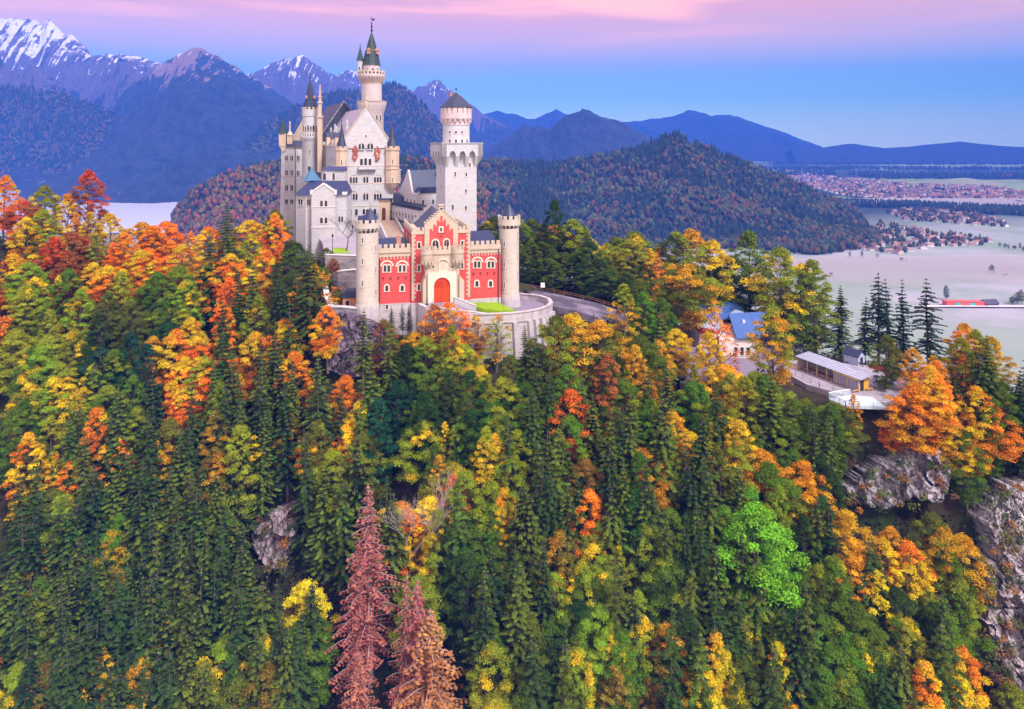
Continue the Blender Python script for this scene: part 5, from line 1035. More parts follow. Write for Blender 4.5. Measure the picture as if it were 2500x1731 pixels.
# stairs
T0, T1 = P(943.5, 533, 217), P(971, 585, 193); T0.z = -24.6; T1.z = -28.0
d_ = (T1-T0); Ln = math.hypot(d_.x, d_.y); se = empty('entrance_stairs', (T0.x, T0.y, 0), math.atan2(d_.y, d_.x), label='long worn stone stairway climbing to the palace doorway', cat='stairs')
m = MB(); ns = 26
for k in range(ns): m.box(Ln*k/ns, Ln*(k+1)/ns, -2.6, 2.6, -30, T0.z-(T0.z-T1.z)*(k+1)/ns)
m.build('steps', STEP, se)
for s_ in (-1, 1): m = MB(); m.prism([(0, -30), (Ln, -30), (Ln, T1.z+.9), (0, T0.z+1.0)], s_*2.6 if s_ > 0 else -3.0, 3.0 if s_ > 0 else -2.6); m.build('side_wall', LIME, se)
# ---------------------------------------------------------------- courtyards and retaining walls
def block(name, poly, z0, z1, mat, **k): m = MB(); m.slab(poly, z0, z1); return m.build(name, mat, **k)
block('courtyard', [pw(792, 171), pw(868, 169), pw(905, 172), pw(985, 176), pw(1012, 190), pw(1000, 216), pw(960, 232), pw(840, 240), pw(770, 214), pw(788, 190)], -34, -28.1, PAVE, kind='structure', label='raised paved upper courtyard')
block('courtyard', [pw(930, 160), pw(1180, 164), pw(1190, 196), pw(1000, 192), pw(930, 172)], -37, -34.9, PAVE, kind='structure', label='lower courtyard behind the gatehouse')
block('lawn', [pw(802, 174), pw(856, 173.5), pw(840, 182), pw(818, 182)], -28.2, -28.02, LAWN, kind='structure', label='small lawn under the bare tree')
def wallrun(name, pts, th, z0, tops, mat, label, cap=None, cat='wall'):
    e = empty(name, (pts[0][0], pts[0][1], z0), 0, label=label, cat=cat); m = MB(); c = MB()
    for (x0, y0), (x1, y1), t0, t1 in zip(pts[:-1], pts[1:], tops[:-1], tops[1:]):
        d = Vector((x1-x0, y1-y0, 0)); n = Vector((-d.y, d.x, 0)).normalized()*th/2; o = Vector((-pts[0][0], -pts[0][1], 0))
        A, B2 = Vector((x0, y0, 0))+o, Vector((x1, y1, 0))+o; ex = d.normalized()*.02
        for mb, za, zb_, zc, k in ((m, 0, t0-z0, t1-z0, 1.0), (c, None, t0-z0, t1-z0, 1.25)):
            if za is None and cap is None: continue
            lo0 = 0 if za == 0 else t0-z0; lo1 = 0 if za == 0 else t1-z0; hi = 0 if za == 0 else .18
            q = [A-n*k-ex, B2-n*k+ex, B2+n*k+ex, A+n*k-ex]; V = [(v.x, v.y, z) for v, z in zip(q, (lo0, lo1, lo1, lo0))]+[(v.x, v.y, z+hi) for v, z in zip(q, (t0-z0, t1-z0, t1-z0, t0-z0))]
            mb.add(V, [(0, 3, 2, 1), (4, 5, 6, 7), (0, 1, 5, 4), (1, 2, 6, 5), (2, 3, 7, 6), (3, 0, 4, 7)])
    m.build('masonry', mat, e)
    if cap is not None: c.build('coping', cap, e)
    return e
wallrun('terrace_wall', [pw(796, 169.5), pw(872, 168)], .8, -36, [-27.8, -27.8], ROUGH, 'grey terrace wall under the lawn of the bare tree', WTRIM)
wallrun('retaining_wall', [pw(798, 166), pw(830, 161), pw(872, 160)], 1.2, -40, [-33.0, -30.2, -29.6], ROUGH, 'dark rubble wall stepping down beside the taller round tower', WTRIM)
wallrun('retaining_wall', [pw(791, 158.5), pw(800, 152), pw(812, 149.5)], 1.0, -42, [-32.2, -34.5, -36.4], ROUGH, 'pale coped wall running down beside the outer flight of steps', WTRIM)
wallrun('retaining_wall', [pw(786, 149), pw(838, 148), pw(874, 147.5)], 1.2, -44, [-35.6, -35.4, -35.6], ROUGH, 'lowest rubble wall above the bare rock face', LIME)
m = MB()
for k in range(12): m.box(0, 2.6, k*.55, (k+1)*.55, -3, -2.6+k*.26)
o = m.build('outer_steps', STEP, label='short flight of pale steps at the outer wall', cat='stairs'); o.location = (pw(793, 151)[0], 151, -34.0); 
block('courtyard', [pw(788, 150), pw(872, 148.5), pw(876, 160), pw(800, 160)], -42, -36.6, PAVE, kind='structure', label='small paved terrace behind the outer wall')
h = empty('guard_hut', P(857, 0, 152.5)[:2]+(-36.6,), R(5), label='small brick hut with a blue roof beside the round tower', cat='hut')
m = MB(); m.box(-1.6, 1.6, -1.3, 1.3, 0, 2.4); m.build('wall', flat('orange_brick', (.52,.22,.10)), h); m = MB(); m.prism([(-1.9, 2.4), (1.9, 2.4), (1.2, 3.9), (-1.2, 3.9)], -1.6, 1.6); m.build('roof', BLUEC, h); win_local(h, -.6, 0, .8, 1.9, 1, -1.3, name='door', fr=.08)
# rock faces
def hit(px, py, lo=84):
    k = (HY-py)/F; Ys = np.arange(lo, 200, .5); g_ = Gv((px-HX)/F*Ys, Ys); i = np.argmax(g_ >= k*Ys)
    return float(Ys[i]) if g_[i] >= k*Ys[i] else 150.0
def rock(name, pts, Y0, depth, label, seed, amp=1.4, tint=(.40,.34,.38), n_=0):
    """crag lying in the slope: outline in pixels, surface stands out of the hillside"""
    xs2 = [p[0] for p in pts]; ys2 = [p[1] for p in pts]; cx0, cx1, cy0, cy1 = min(xs2)-4, max(xs2)+4, min(ys2)-4, max(ys2)+4
    nx_ = max(24, int((cx1-cx0)/3.2)); nz2 = max(24, int((cy1-cy0)/3.2)); V = []; idm = {}
    poly = [(x, y) for x, y in pts]
    co = [(px, py, hit(px, py)) for px in np.linspace(cx0, cx1, 7) for py in np.linspace(cy0, cy1, 7)]; co = np.array(co); A = np.c_[np.ones(len(co)), co[:, 0], co[:, 1]]; pl, *_ = np.linalg.lstsq(A, co[:, 2], rcond=None)
    for j in range(nz2+1):
        for i in range(nx_+1):
            px = cx0+(cx1-cx0)*i/nx_; py = cy0+(cy1-cy0)*j/nz2; Y = (pl[0]+pl[1]*px+pl[2]*py) if Y0 is None else Y0
            px2 = px+6*mn.noise(Vector((px/14, py/14, seed))); py2 = py+6*mn.noise(Vector((px/14, py/14, seed+9)))
            q = P(px, py, Y); f = mn.ridged_multi_fractal(Vector((q.x/3.2, q.z/4.5, seed)), 1, 2.1, 6, 1, 2)-1; w_ = Vector((q.x/2.6+.7*mn.noise(q*.35), q.z/3.4+.9*mn.noise(q*.3+Vector((5, 0, 0))), seed)); c = mn.cell(w_); c2 = mn.cell(w_*2.3)
            q = P(px, py, Y-3.4-f*amp*.8-c*1.3-c2*.6); idm[i, j] = (len(V), inpoly(px2, py2, poly)); V.append(tuple(q))
    Fs = [tuple(idm[k][0] for k in ((i, j), (i, j+1), (i+1, j+1), (i+1, j))) for j in range(nz2) for i in range(nx_) if all(idm[k][1] for k in ((i, j), (i, j+1), (i+1, j+1), (i+1, j)))]
    me = bpy.data.meshes.new(name); me.from_pydata(V, [], Fs); bm = bmesh.new(); bm.from_mesh(me)
    bmesh.ops.delete(bm, geom=[v for v in bm.verts if not v.link_faces], context='VERTS')
    ret = bmesh.ops.extrude_face_region(bm, geom=bm.faces[:]); ev = [g_ for g_ in ret['geom'] if isinstance(g_, bmesh.types.BMVert)]
    bmesh.ops.translate(bm, verts=ev, vec=(0, depth, -1.0)); bmesh.ops.recalc_face_normals(bm, faces=bm.faces); bm.to_mesh(me); bm.free()
    return link(name, me, rockmat(tint), label=label, cat='rock')
_rm = {}
def rockmat(t):
    if t in _rm: return _rm[t]
    b = NB('limestone_crag'); v = b.coord((1, 1, .45)); n1 = b.noise(v, .35, 7, .7, .6); n2 = b.noise(b.coord(), 1.6, 6, .7); n3 = b.noise(b.coord((1.5, 1.5, .12)), 1.0, 5)
    c = b.mix(b.rng(n1, .38, .62), tuple(x*.32 for x in t), t); c = b.mix(b.rng(n2, .55, .7), c, (.62,.56,.60)); c = b.mix(b.rng(n3, .6, .75, 0, .5), c, (.35,.20,.14))
    vo = b.n('TexVoronoi', feature='DISTANCE_TO_EDGE'); vo.inputs['Scale'].default_value = .55; wv = b.n('VectorMath', operation='ADD'); nw = b.n('TexNoise'); nw.inputs['Scale'].default_value = .8; nw.inputs['Detail'].default_value = 5; b.l(v, nw.inputs['Vector']); ws = b.n('VectorMath', operation='SCALE'); ws.inputs['Scale'].default_value = 2.2; b.l(nw.outputs['Color'], ws.inputs[0]); b.l(v, wv.inputs[0]); b.l(ws.outputs[0], wv.inputs[1]); b.l(wv.outputs[0], vo.inputs['Vector'])
    ck = b.rng(vo.outputs['Distance'], 0, .07, 1, 0); c = b.mix(ck, c, (.05,.045,.05)); mo = b.rng(b.noise(b.coord(), .5, 6, .7), .56, .64); gn = b.n('NewGeometry'); sg_ = b.n('SeparateXYZ'); b.l(gn.outputs['Normal'], sg_.inputs[0]); c = b.mix(b.math('MULTIPLY', mo, b.rng(sg_.outputs[2], -.1, .4)), c, (.06,.08,.02)); b.base(c); b.bump(b.math('ADD', n1, n2), .9, .5); _rm[t] = b.m; return b.m
def cliff_plants(): pass
rock('crag', [(784, 766), (830, 762), (872, 770), (935, 800), (940, 905), (860, 925), (800, 905)], 144.5, 5, 'dark streaked rock face below the outer walls and taller round tower', 3, .9, (.26,.20,.30))
rock('rock_outcrop', [(615, 1290), (650, 1260), (690, 1240), (725, 1238), (722, 1300), (700, 1345), (690, 1400), (640, 1380), (612, 1330)], None, 5, 'pink and grey crag among spruces, downhill of the palace', 5, 1.2, (.42,.34,.38))
rock('rock_outcrop', [(664, 1135), (696, 1130), (694, 1185), (670, 1190)], None, 4, 'narrow grey rock showing uphill of the pink crag', 6)
rock('rock_outcrop', [(398, 1075), (432, 1070), (428, 1130), (404, 1135)], None, 4, 'small mauve rock between dark spruces', 7)
rock('rock_outcrop', [(716, 985), (742, 975), (740, 1010), (720, 1020)], None, 4, 'tiny grey rock below the bright orange tree', 8)
rock('cliff', [(2060, 1200), (2100, 1160), (2150, 1130), (2230, 1105), (2300, 1100), (2330, 1140), (2300, 1230), (2230, 1215), (2170, 1245), (2100, 1235)], None, 6, 'grey limestone cliff band under the glass viewing platform', 9, 1.6, (.42,.38,.44))
rock('cliff', [(2420, 1210), (2470, 1180), (2540, 1160), (2560, 1460), (2520, 1560), (2480, 1440), (2440, 1360), (2415, 1300)], None, 7, 'tall white cliff at the edge of the view', 10, 1.6, (.62,.56,.60))
rock('cliff', [(2395, 1370), (2450, 1370), (2540, 1400), (2560, 1740), (2470, 1740), (2440, 1640), (2405, 1500)], None, 7, 'rubbly pale cliff foot with ledges in the lowest corner', 11, 1.8, (.46,.40,.44))
rock('rock_outcrop', [(1995, 1055), (2018, 1035), (2022, 1100), (2000, 1120)], None, 4, 'sliver of pale rock just below the plaza', 12)
# ---------------------------------------------------------------- bastion, ramp, road
bas = empty('bastion', (-5, 150, -38), 0, label='curved pale stone bastion with pilasters and parapet below the gatehouse', cat='bastion')
arc_ = [pw(1046, 146.6), pw(1090, 146.6), pw(1129, 147.2), pw(1175, 147.2), pw(1217, 147.6), pw(1255, 148.4), pw(1290, 149.8), pw(1320, 152), pw(1338, 154.5), pw(1346, 157.5)]
loc = [(x+5, y-150) for x, y in arc_]; cen = Vector((-1, 8))
def off(p, d): v = (Vector(p)-cen); return tuple(Vector(p)+v.normalized()*d)
m = MB(); n = len(loc)
V = [off(p, 0)+(0,) for p in loc]+[off(p, 1.7)+(-17,) for p in loc]
m.add(V, [(i, i+1, n+i+1, n+i) for i in range(n-1)])
m.slab(loc+[(14, 16), (-12.5, 12)], -.6, -.02); m.build('wall', WHITEW, bas)
m = MB()
for i in range(n-1):
    a, b_ = loc[i], loc[i+1]; q = [off(a, .12), off(b_, .12), off(b_, -.45), off(a, -.45)]; m.slab(q, -.5, 1.15); q = [off(a, .3), off(b_, .3), off(b_, -.6), off(a, -.6)]; m.slab(q, 1.15, 1.34); q = [off(a, .35), off(b_, .35), off(b_, 0), off(a, 0)]; m.slab(q, -.75, -.5)
rb = [loc[-1], (pw(1340, 162)[0]+5, 12), (pw(1318, 165)[0]+5, 15), (pw(1292, 166)[0]+5, 16.5), (pw(1272, 166.5)[0]+5, 17)]
for a, b_ in zip(rb[:-1], rb[1:]):
    d = Vector((b_[0]-a[0], b_[1]-a[1])).normalized(); nn = Vector((-d.y, d.x))*.3; q = [tuple(Vector(a)-nn), tuple(Vector(b_)-nn), tuple(Vector(b_)+nn), tuple(Vector(a)+nn)]; m.slab(q, -1.5, 1.15); nn *= 1.5; q = [tuple(Vector(a)-nn), tuple(Vector(b_)-nn), tuple(Vector(b_)+nn), tuple(Vector(a)+nn)]; m.slab(q, 1.15, 1.3)
m.build('parapet', WHITEW, bas)
for i in range(1, n):
    for f in ((0,) if i < n-3 else (0, .5)):
        a = loc[i]; a = tuple(Vector(loc[i]).lerp(Vector(loc[i-1]), f)); d = (Vector(loc[i])-Vector(loc[i-1])).normalized()*.5; o2 = off(a, .75); i2 = off(a, 2.45); m = MB(); A, B2, C2, D2 = Vector(o2)-d, Vector(o2)+d, Vector(i2)+d, Vector(i2)-d; a0, b0 = Vector(off(a, -.2))-d, Vector(off(a, -.2))+d; c0, d0 = Vector(off(a, 1.4))+d, Vector(off(a, 1.4))-d
        m.add([tuple(A)+(-.76,), tuple(B2)+(-.76,), tuple(C2)+(-17,), tuple(D2)+(-17,), tuple(a0)+(-.76,), tuple(b0)+(-.76,), tuple(c0)+(-17,), tuple(d0)+(-17,)], [(0, 1, 2, 3), (0, 4, 5, 1), (0, 3, 7, 4), (1, 5, 6, 2)]); m.build('pilaster', WHITEW, bas)
block('pavement', [pw(1050, 147.2), pw(1130, 147.8), pw(1217, 148.2), pw(1290, 150.4), pw(1336, 155), pw(1344, 158), pw(1320, 166), pw(1268, 175), pw(1225, 172), pw(1216, 158), pw(1120, 152)], -38.6, -38.0, ASPH, kind='structure', label='paved turning space on top of the bastion')
LP = [(1143,740,154.4),(1180,738.5,155.3),(1218,738,156.6),(1235,748,153.5),(1258,757,151.3),(1215,757.5,149.6),(1180,753.5,149.9),(1150,746,151.3)]
lv = [tuple(P(*q)) for q in LP]; me = bpy.data.meshes.new('lawn'); n = len(lv); cx_ = tuple(sum(v[k] for v in lv)/n for k in range(3)); me.from_pydata(lv+[(x, y, -38.6) for x, y, z in lv]+[cx_], [], [(i, (i+1) % n, 2*n) for i in range(n)]+[((i+1) % n, i, i+n, (i+1) % n+n) for i in range(n)]); link('lawn', me, LAWN, kind='structure', label='crescent of bright lawn below the brick wing')
m = MB(); gl = G_.q(*Z4(1115, 1245), 3.2)[0]; gr = G_.q(*Z4(1290, 1245), 3.2)[0]
m.add([(gl-.6, -3.4, 0), (gr+.6, -3.4, 0), (gr+7.5, -6.6, -3.05), (gr+.5, -7.4, -2.2), (gl-1.2, -7.0, -.9), (gl-.6, -3.4, -4), (gr+.6, -3.4, -4), (gr+7.5, -6.6, -4), (gr+.5, -7.4, -4), (gl-1.2, -7.0, -4)], [(0, 1, 2, 3, 4), (9, 8, 7, 6, 5), (0, 5, 6, 1), (1, 6, 7, 2), (2, 7, 8, 3), (3, 8, 9, 4), (4, 9, 5, 0)])
o = m.build('ramp', ASPH, kind='structure', label='paved ramp before the gate'); o.location = (G_.X0, G_.Y0, G_.zb); o.rotation_euler = (0, 0, G_.a)
def lw(name, p0, p1, z0a, z0b, th, hgt, label):
    e = empty(name, (G_.X0, G_.Y0, G_.zb), G_.a, label=label, cat='wall'); d = Vector((p1[0]-p0[0], p1[1]-p0[1])).normalized(); n_ = Vector((-d.y, d.x))*th/2; m = MB()
    for lo, hi, k in ((-4.5, 0, 1), (0, .16, 1.35)):
        q = [Vector(p0)-n_*k, Vector(p1)-n_*k, Vector(p1)+n_*k, Vector(p0)+n_*k]; z = (z0a, z0b, z0b, z0a)
        V = [(v.x, v.y, (zz+hgt if lo == 0 else zz+lo)) for v, zz in zip(q, z)]+[(v.x, v.y, zz+hgt+hi) for v, zz in zip(q, z)]
        m.add(V, [(0, 3, 2, 1), (4, 5, 6, 7), (0, 1, 5, 4), (1, 2, 6, 5), (2, 3, 7, 6), (3, 0, 4, 7)])
    m.build('masonry', LIME, e)
lw('ramp_wall', (gr+.9, -3.6), (gr+5.4, -5.2), .1, -1.7, .5, .9, 'low coped wall on the lawn side of the gate ramp')
lw('ramp_wall', (gl-1.0, -3.6), (gl-1.6, -5.2), .1, -.4, .5, .8, 'short coped wall on the spruce side of the gate ramp')
lw('ramp_wall', (gl-2.4, -7.4), (gr+8.0, -7.9), -.6, -3.0, .5, .9, 'long outer coped wall falling along the gate ramp')
lw('ramp_wall', (gl-3.6, -3.6), (gl-2.4, -7.4), -.9, -.9, .6, .9, 'return wall at the corner of the gate ramp')
b = NB('road'); v = b.coord(); b.base(b.mix(b.rng(b.noise(v, .16, 4), .42, .6), (.07, .06, .09), (.19, .16, .22))); ROADM = b.m
rd_ = [((1262, 704), (1318, 722), 182, 170), ((1330, 712), (1345, 746), 180, 165), ((1400, 726), (1410, 760), 177, 163), ((1450, 738), (1450, 774), 176.5, 161.5), ((1500, 753), (1500, 792), 175.5, 160.5), ((1550, 774), (1545, 815), 174, 160), ((1600, 800), (1590, 846), 172, 160), ((1640, 825), (1630, 868), 171, 159), ((1700, 850), (1680, 885), 171, 159)]
rp = [((px0-HX)*Ya/F, Ya, (px1-HX)*Yb/F, Yb, (HY-py0)*Ya/F*.5+(HY-py1)*Yb/F*.5) for (px0, py0), (px1, py1), Ya, Yb in rd_]
V, Fs = [], []
for x0, y0, x1, y1, z in rp: V += [(x0, y0, z), (x1, y1, z), (x1, y1, z-1.6), (x0, y0, z-1.6)]
for k in range(len(rp)-1):
    for q in range(4): Fs.append((k*4+q, k*4+(q+1) % 4, (k+1)*4+(q+1) % 4, (k+1)*4+q))
me = bpy.data.meshes.new('road'); me.from_pydata(V, [], Fs); link('road', me, ROADM, kind='structure', label='approach road curving away from the castle through the trees')
RPZ = rp
def fence(pts, label):
    o0 = pts[0]; e = empty('railing', o0, 0, label=label, cat='railing'); r_ = MB()
    for a, b_ in zip(pts[:-1], pts[1:]):
        a2, b2 = Vector(a)-Vector(o0), Vector(b_)-Vector(o0); n_ = max(1, int((b2-a2).length/2.4)); VV, FF = [], []
        for hh in (1.05, .6):
            tube(VV, FF, [a2+Vector((0, 0, hh)), b2+Vector((0, 0, hh))], [.05, .05], 4)
        r_.add([tuple(v) for v in VV], FF)
        for k in range(n_+1): q = a2.lerp(b2, k/n_); r_.box(q.x-.06, q.x+.06, q.y-.06, q.y+.06, q.z-.1, q.z+1.15)
    r_.build('rails', WOODB if 'wood' in label else flat('grey_rail', (.30,.27,.33)), e)
fence([(x0, y0, z) for x0, y0, x1, y1, z in rp], 'brown wooden rail fence along the uphill forest side of the road')
fence([(x1, y1, z) for x0, y0, x1, y1, z in rp][2:], 'pale metal railing along the downhill side of the road')
sg = empty('road_sign', P(1325, 0, 171)[:2]+(-37.7,), 0, label='white notice board on a post beside the bastion road', cat='sign')
m = MB(); m.lathe([(.06, 0), (.06, 2.2)], n=8); m.build('post', IRON, sg); m = MB(); m.box(-.5, .5, -.1, 0, 1.6, 2.2); m.box(-.5, .5, -.1, 0, 2.28, 2.75); m.build('panel', flat('white_sign', (.75,.75,.78)), sg)
# ---------------------------------------------------------------- lodge with blue roofs
lo = empty('lodge', P(1785, 0, 178)[:2]+(-54.5,), R(0), label='white walled lodge with several bright blue ribbed roofs among the trees', cat='building')
Lf = Fac(1785, 174, -54.5, -3); lo.location = (Lf.X0, Lf.Y0, Lf.zb); lo.rotation_euler = (0, 0, Lf.a)
def Z7(x, y): return 1660+x/9.604, 720+y/9.604
def plq(x, y, o): 
    a = Lf.q(*Z7(x, y), -o); return (a[0], o, a[1])
def rpan(pts, mat, name, th=.25):
    m = MB(); V = [plq(*p) for p in pts]; n = len(V); m.add(V+[(x, y, z-th) for x, y, z in V], [tuple(range(n)), tuple(range(2*n-1, n-1, -1))]+[((i+1) % n, i, i+n, (i+1) % n+n) for i in range(n)]); return m.build(name, mat, lo)
rpan([(1330, 1020, 0), (1870, 1000, 0), (2050, 390, 8), (1140, 432, 8)], SKYBL, 'roof'); rpan([(1140, 432, 8), (2050, 390, 8), (2000, 470, 14), (1200, 500, 14)], SKYBL, 'roof')
rpan([(430, 590, 11), (1180, 560, 11), (1320, 150, 18), (390, 200, 18)], SKYBL, 'roof'); rpan([(1320, 150, 18), (1180, 420, 12), (1520, 410, 14)], SKYBL, 'roof'); rpan([(1150, 440, 9), (1500, 405, 10), (1310, 340, 12)], PALER, 'roof'); rpan([(380, 700, 2), (860, 850, 1), (1000, 640, 6), (700, 540, 8)], PALER, 'roof')
m = MB(); a = plq(1200, 1030, .6); b_ = plq(1810, 1030, .6); m.box(a[0]-3, b_[0], .6, 14, -1, a[2]-.15); c = plq(450, 780, 3); d2 = plq(850, 850, 3); m.box(c[0]+.2, d2[0]+1, 3.2, 12, -1, c[2]-1.5); m.box(c[0]+.15, d2[0]+1.05, 3.15, 12, c[2]-1.5, c[2]-.4, 1); m.box(c[0], d2[0]+6, 12, 18, -1, plq(500, 640, 12)[2]-.3); m.build('wall', [flat('white_plaster', (.68,.62,.60)), flat('red_boards', (.50,.07,.04))], lo)
for k in range(3): win_local(lo, a[0]+1.2+k*1.5, .6, .8, 2.0, 0, .58, fr=.1, frame=WTRIM)
win_local(lo, b_[0]-.9, -.2, 1.1, 2.3, 0, .58, fr=.1, name='door', glass=flat('white_door', (.7,.68,.66)))
m = MB(); p0 = plq(1460, 620, 5.0); m.box(p0[0], p0[0]+.7, 4.6, 5.6, p0[2]-.5, p0[2]+.28); m.build('skylight', flat('skylight_glass', (.5,.6,.7), .2, .6), lo)
block('yard', [pw(1660, 156), pw(1880, 158), pw(1960, 168), pw(1960, 200), pw(1660, 190)], -57, -54.6, ASPH, kind='structure', label='paved yard around the lodge')
# ---------------------------------------------------------------- kiosk, plaza, viewing platform
PZ = -53.0
plz = [(62.5, 160), (64.2, 151), (69.3, 144.8), (73.8, 141), (80, 138.5), (92, 138), (98, 146), (93, 161), (78, 166), (66, 168)]
block('plaza', plz, PZ-4, PZ, PAVE, kind='structure', label='pale paved plaza beside the viewing platform')
ks = empty('kiosk_shelter', (66.5, 161.3, PZ), R(-66.2), label='long open timber kiosk with ribbed pale blue roof on the plaza', cat='kiosk')
KL = 16.8
m = MB(); m.prismx([(-.35, 2.75), (3.9, 3.35), (3.9, 3.5), (-.35, 2.9)], -.4, KL+.5); m.prismx([(3.9, 3.35), (5.0, 2.9), (5.0, 3.05), (3.9, 3.5)], -.4, KL+.5); m.build('roof', PALER, ks)
for k in range(7): m = MB(); x = .2+k*(KL-.5)/6; m.box(x-.11, x+.11, -.1, .12, 0, 2.85); m.build('post', flat('pale_timber', (.42,.30,.18)), ks)
m = MB(); m.box(9.9, KL-.6, .25, 3.6, 0, 2.75); m.build('booth_wall', flat('ochre_boards', (.60,.36,.06)), ks)
m = MB(); m.box(10.0, 12.9, .1, .24, .1, 2.2); m.box(13.2, 16.0, .1, .24, .1, 2.2); m.build('shutter', seam('grey_shutter', (.30,.28,.40), 0, .2), ks)
m = MB(); m.box(9.9, 16.1, .02, .26, 2.3, 2.6); m.build('fascia', flat('yellow_board', (.75,.52,.10)), ks)
m = MB(); m.box(KL-.62, KL-.55, .9, 1.9, 0, 2.2); m.build('door', IRON, ks); m = MB(); m.box(0, 9.9, 3.5, 3.62, 0, 2.6); m.box(-.05, .05, 0, 3.6, 0, 2.6); m.build('rear_wall', flat('rear_boards', (.50,.44,.42)), ks)
for k, (x, y) in enumerate(((2.0, .6), (4.8, .4), (7.0, .4), (8.8, .4), (16.4, -.6), (16.8, 3.0))):
    be = empty('bench', ks.matrix_world @ Vector((0, 0, 0)), 0); wm = Matrix.Translation((66.5, 161.3, PZ)) @ Matrix.Rotation(R(-66.2), 4, 'Z'); be.location = wm @ Vector((x, y, 0)); be.rotation_euler = (0, 0, R(-66.2) if k < 4 else R(20))
    tag(be, ['darkest timber bench in the deepest bay of the kiosk', 'timber bench under the kiosk roof, second bay', 'timber bench under the kiosk roof, third bay', 'timber bench beside the grey kiosk shutters', 'timber bench by the kiosk corner post facing the glass railing', 'timber bench before the ochre kiosk end wall'][k], 'bench', 'benches at the kiosk')
    m = MB(); m.box(-.8, .8, -.25, .25, .4, .5); m.build('seat', flat('bench_wood', (.50,.25,.14)) if k == 0 else bpy.data.materials['bench_wood'], be)
    for s_ in (-1, 1): m = MB(); m.box(s_*.6-.06, s_*.6+.06, -.2, .2, 0, .4); m.build('leg', bpy.data.materials['bench_wood'], be)
hu = empty('storage_hut', (83.5*.98, 165.5, PZ), R(-58), label='small blue gabled hut behind the kiosk', cat='hut')
m = MB(); m.box(-1.8, 1.8, -1.4, 1.4, 0, 2.0); m.prismx([(-1.4, 2.0), (1.4, 2.0), (0, 3.2)], -1.8, 1.8); m.build('wall', flat('pale_blue_panel', (.34,.40,.55)), hu); m = MB()
m.prismx([(-1.6, 1.95), (0, 3.25), (0, 3.4), (-1.6, 2.1)], -2, 2); m.prismx([(0, 3.25), (1.6, 1.95), (1.6, 2.1), (0, 3.4)], -2, 2); m.build('roof', BLUEC, hu); m = MB(); m.box(1.8, 1.86, -.5, .5, 0, 1.8); m.build('door', IRON, hu)
m = MB()
fp = [(83.5, 161.5), (86.5, 157), (89.5, 153.5)]
for a, b_ in zip(fp[:-1], fp[1:]):
    d = Vector((b_[0]-a[0], b_[1]-a[1])).normalized(); n_ = Vector((-d.y, d.x))*.06; m.slab([tuple(Vector(a)-n_), tuple(Vector(b_)-n_), tuple(Vector(b_)+n_), tuple(Vector(a)+n_)], PZ+.15, PZ+1.15)
m.build('barrier_fence', flat('red_barrier', (.50,.03,.05)), label='red barrier fence between the blue hut and the plaza trees', cat='fence')
vp = empty('viewing_platform', (69, 141, PZ), 0, label='cantilevered viewing platform with glass railing at the cliff edge', cat='viewing platform')
vpp = [(65.2-69, 142.6-141), (66.6-69, 138.2-141), (74.6-69, 137.6-141), (74.6-69, 143.5-141), (70.6-69, 144.6-141)]
m = MB(); m.slab(vpp, -.35, .02); m.build('deck', flat('pale_deck', (.45,.52,.60)), vp)
gm2 = NB('railing_glass'); gm2.b.inputs['Base Color'].default_value = (.75,.92,.95, 1); gm2.b.inputs['Transmission Weight'].default_value = .7; gm2.b.inputs['Roughness'].default_value = .05; gm2.b.inputs['Alpha'].default_value = .45; gm2.b.inputs['Specular IOR Level'].default_value = .6
ed = [(vpp[4], vpp[0]), (vpp[0], vpp[1]), (vpp[1], vpp[2])]
mr, mg, mp_ = MB(), MB(), MB()
for a, b_ in ed:
    A, B2 = Vector(a), Vector(b_); d = (B2-A).normalized(); n_ = Vector((-d.y, d.x)); q = lambda w, i=0: [tuple(A+d*i-n_*w), tuple(B2-d*i-n_*w), tuple(B2-d*i+n_*w), tuple(A+d*i+n_*w)]
    mg.slab(q(.02, .05), .03, 1.15); mr.slab(q(.06), 1.15, 1.27)
    for k in range(4): c = A.lerp(B2, k/3); mp_.box(c.x-.05, c.x+.05, c.y-.05, c.y+.05, -.2, 1.15)
mg.build('glass_railing', gm2.m, vp); mr.build('handrail', flat('white_rail', (.75,.75,.75)), vp); mp_.build('posts', flat('steel_post', (.35,.38,.42)), vp)
for (x, y) in ((-1.6, 0), (1.5, -.5), (4.6, -.6)): m = MB(); m.prismx([(y-2.0, -.36), (y+2.2, -.36), (y+2.2, -3.5)], x-.15, x+.15); m.build('bracket', IRON, vp)
fence([(64.3, 157, PZ), (66.2, 149.2, PZ), (70.2, 144.9, PZ)], 'thin metal railing on the forest side of the plaza')

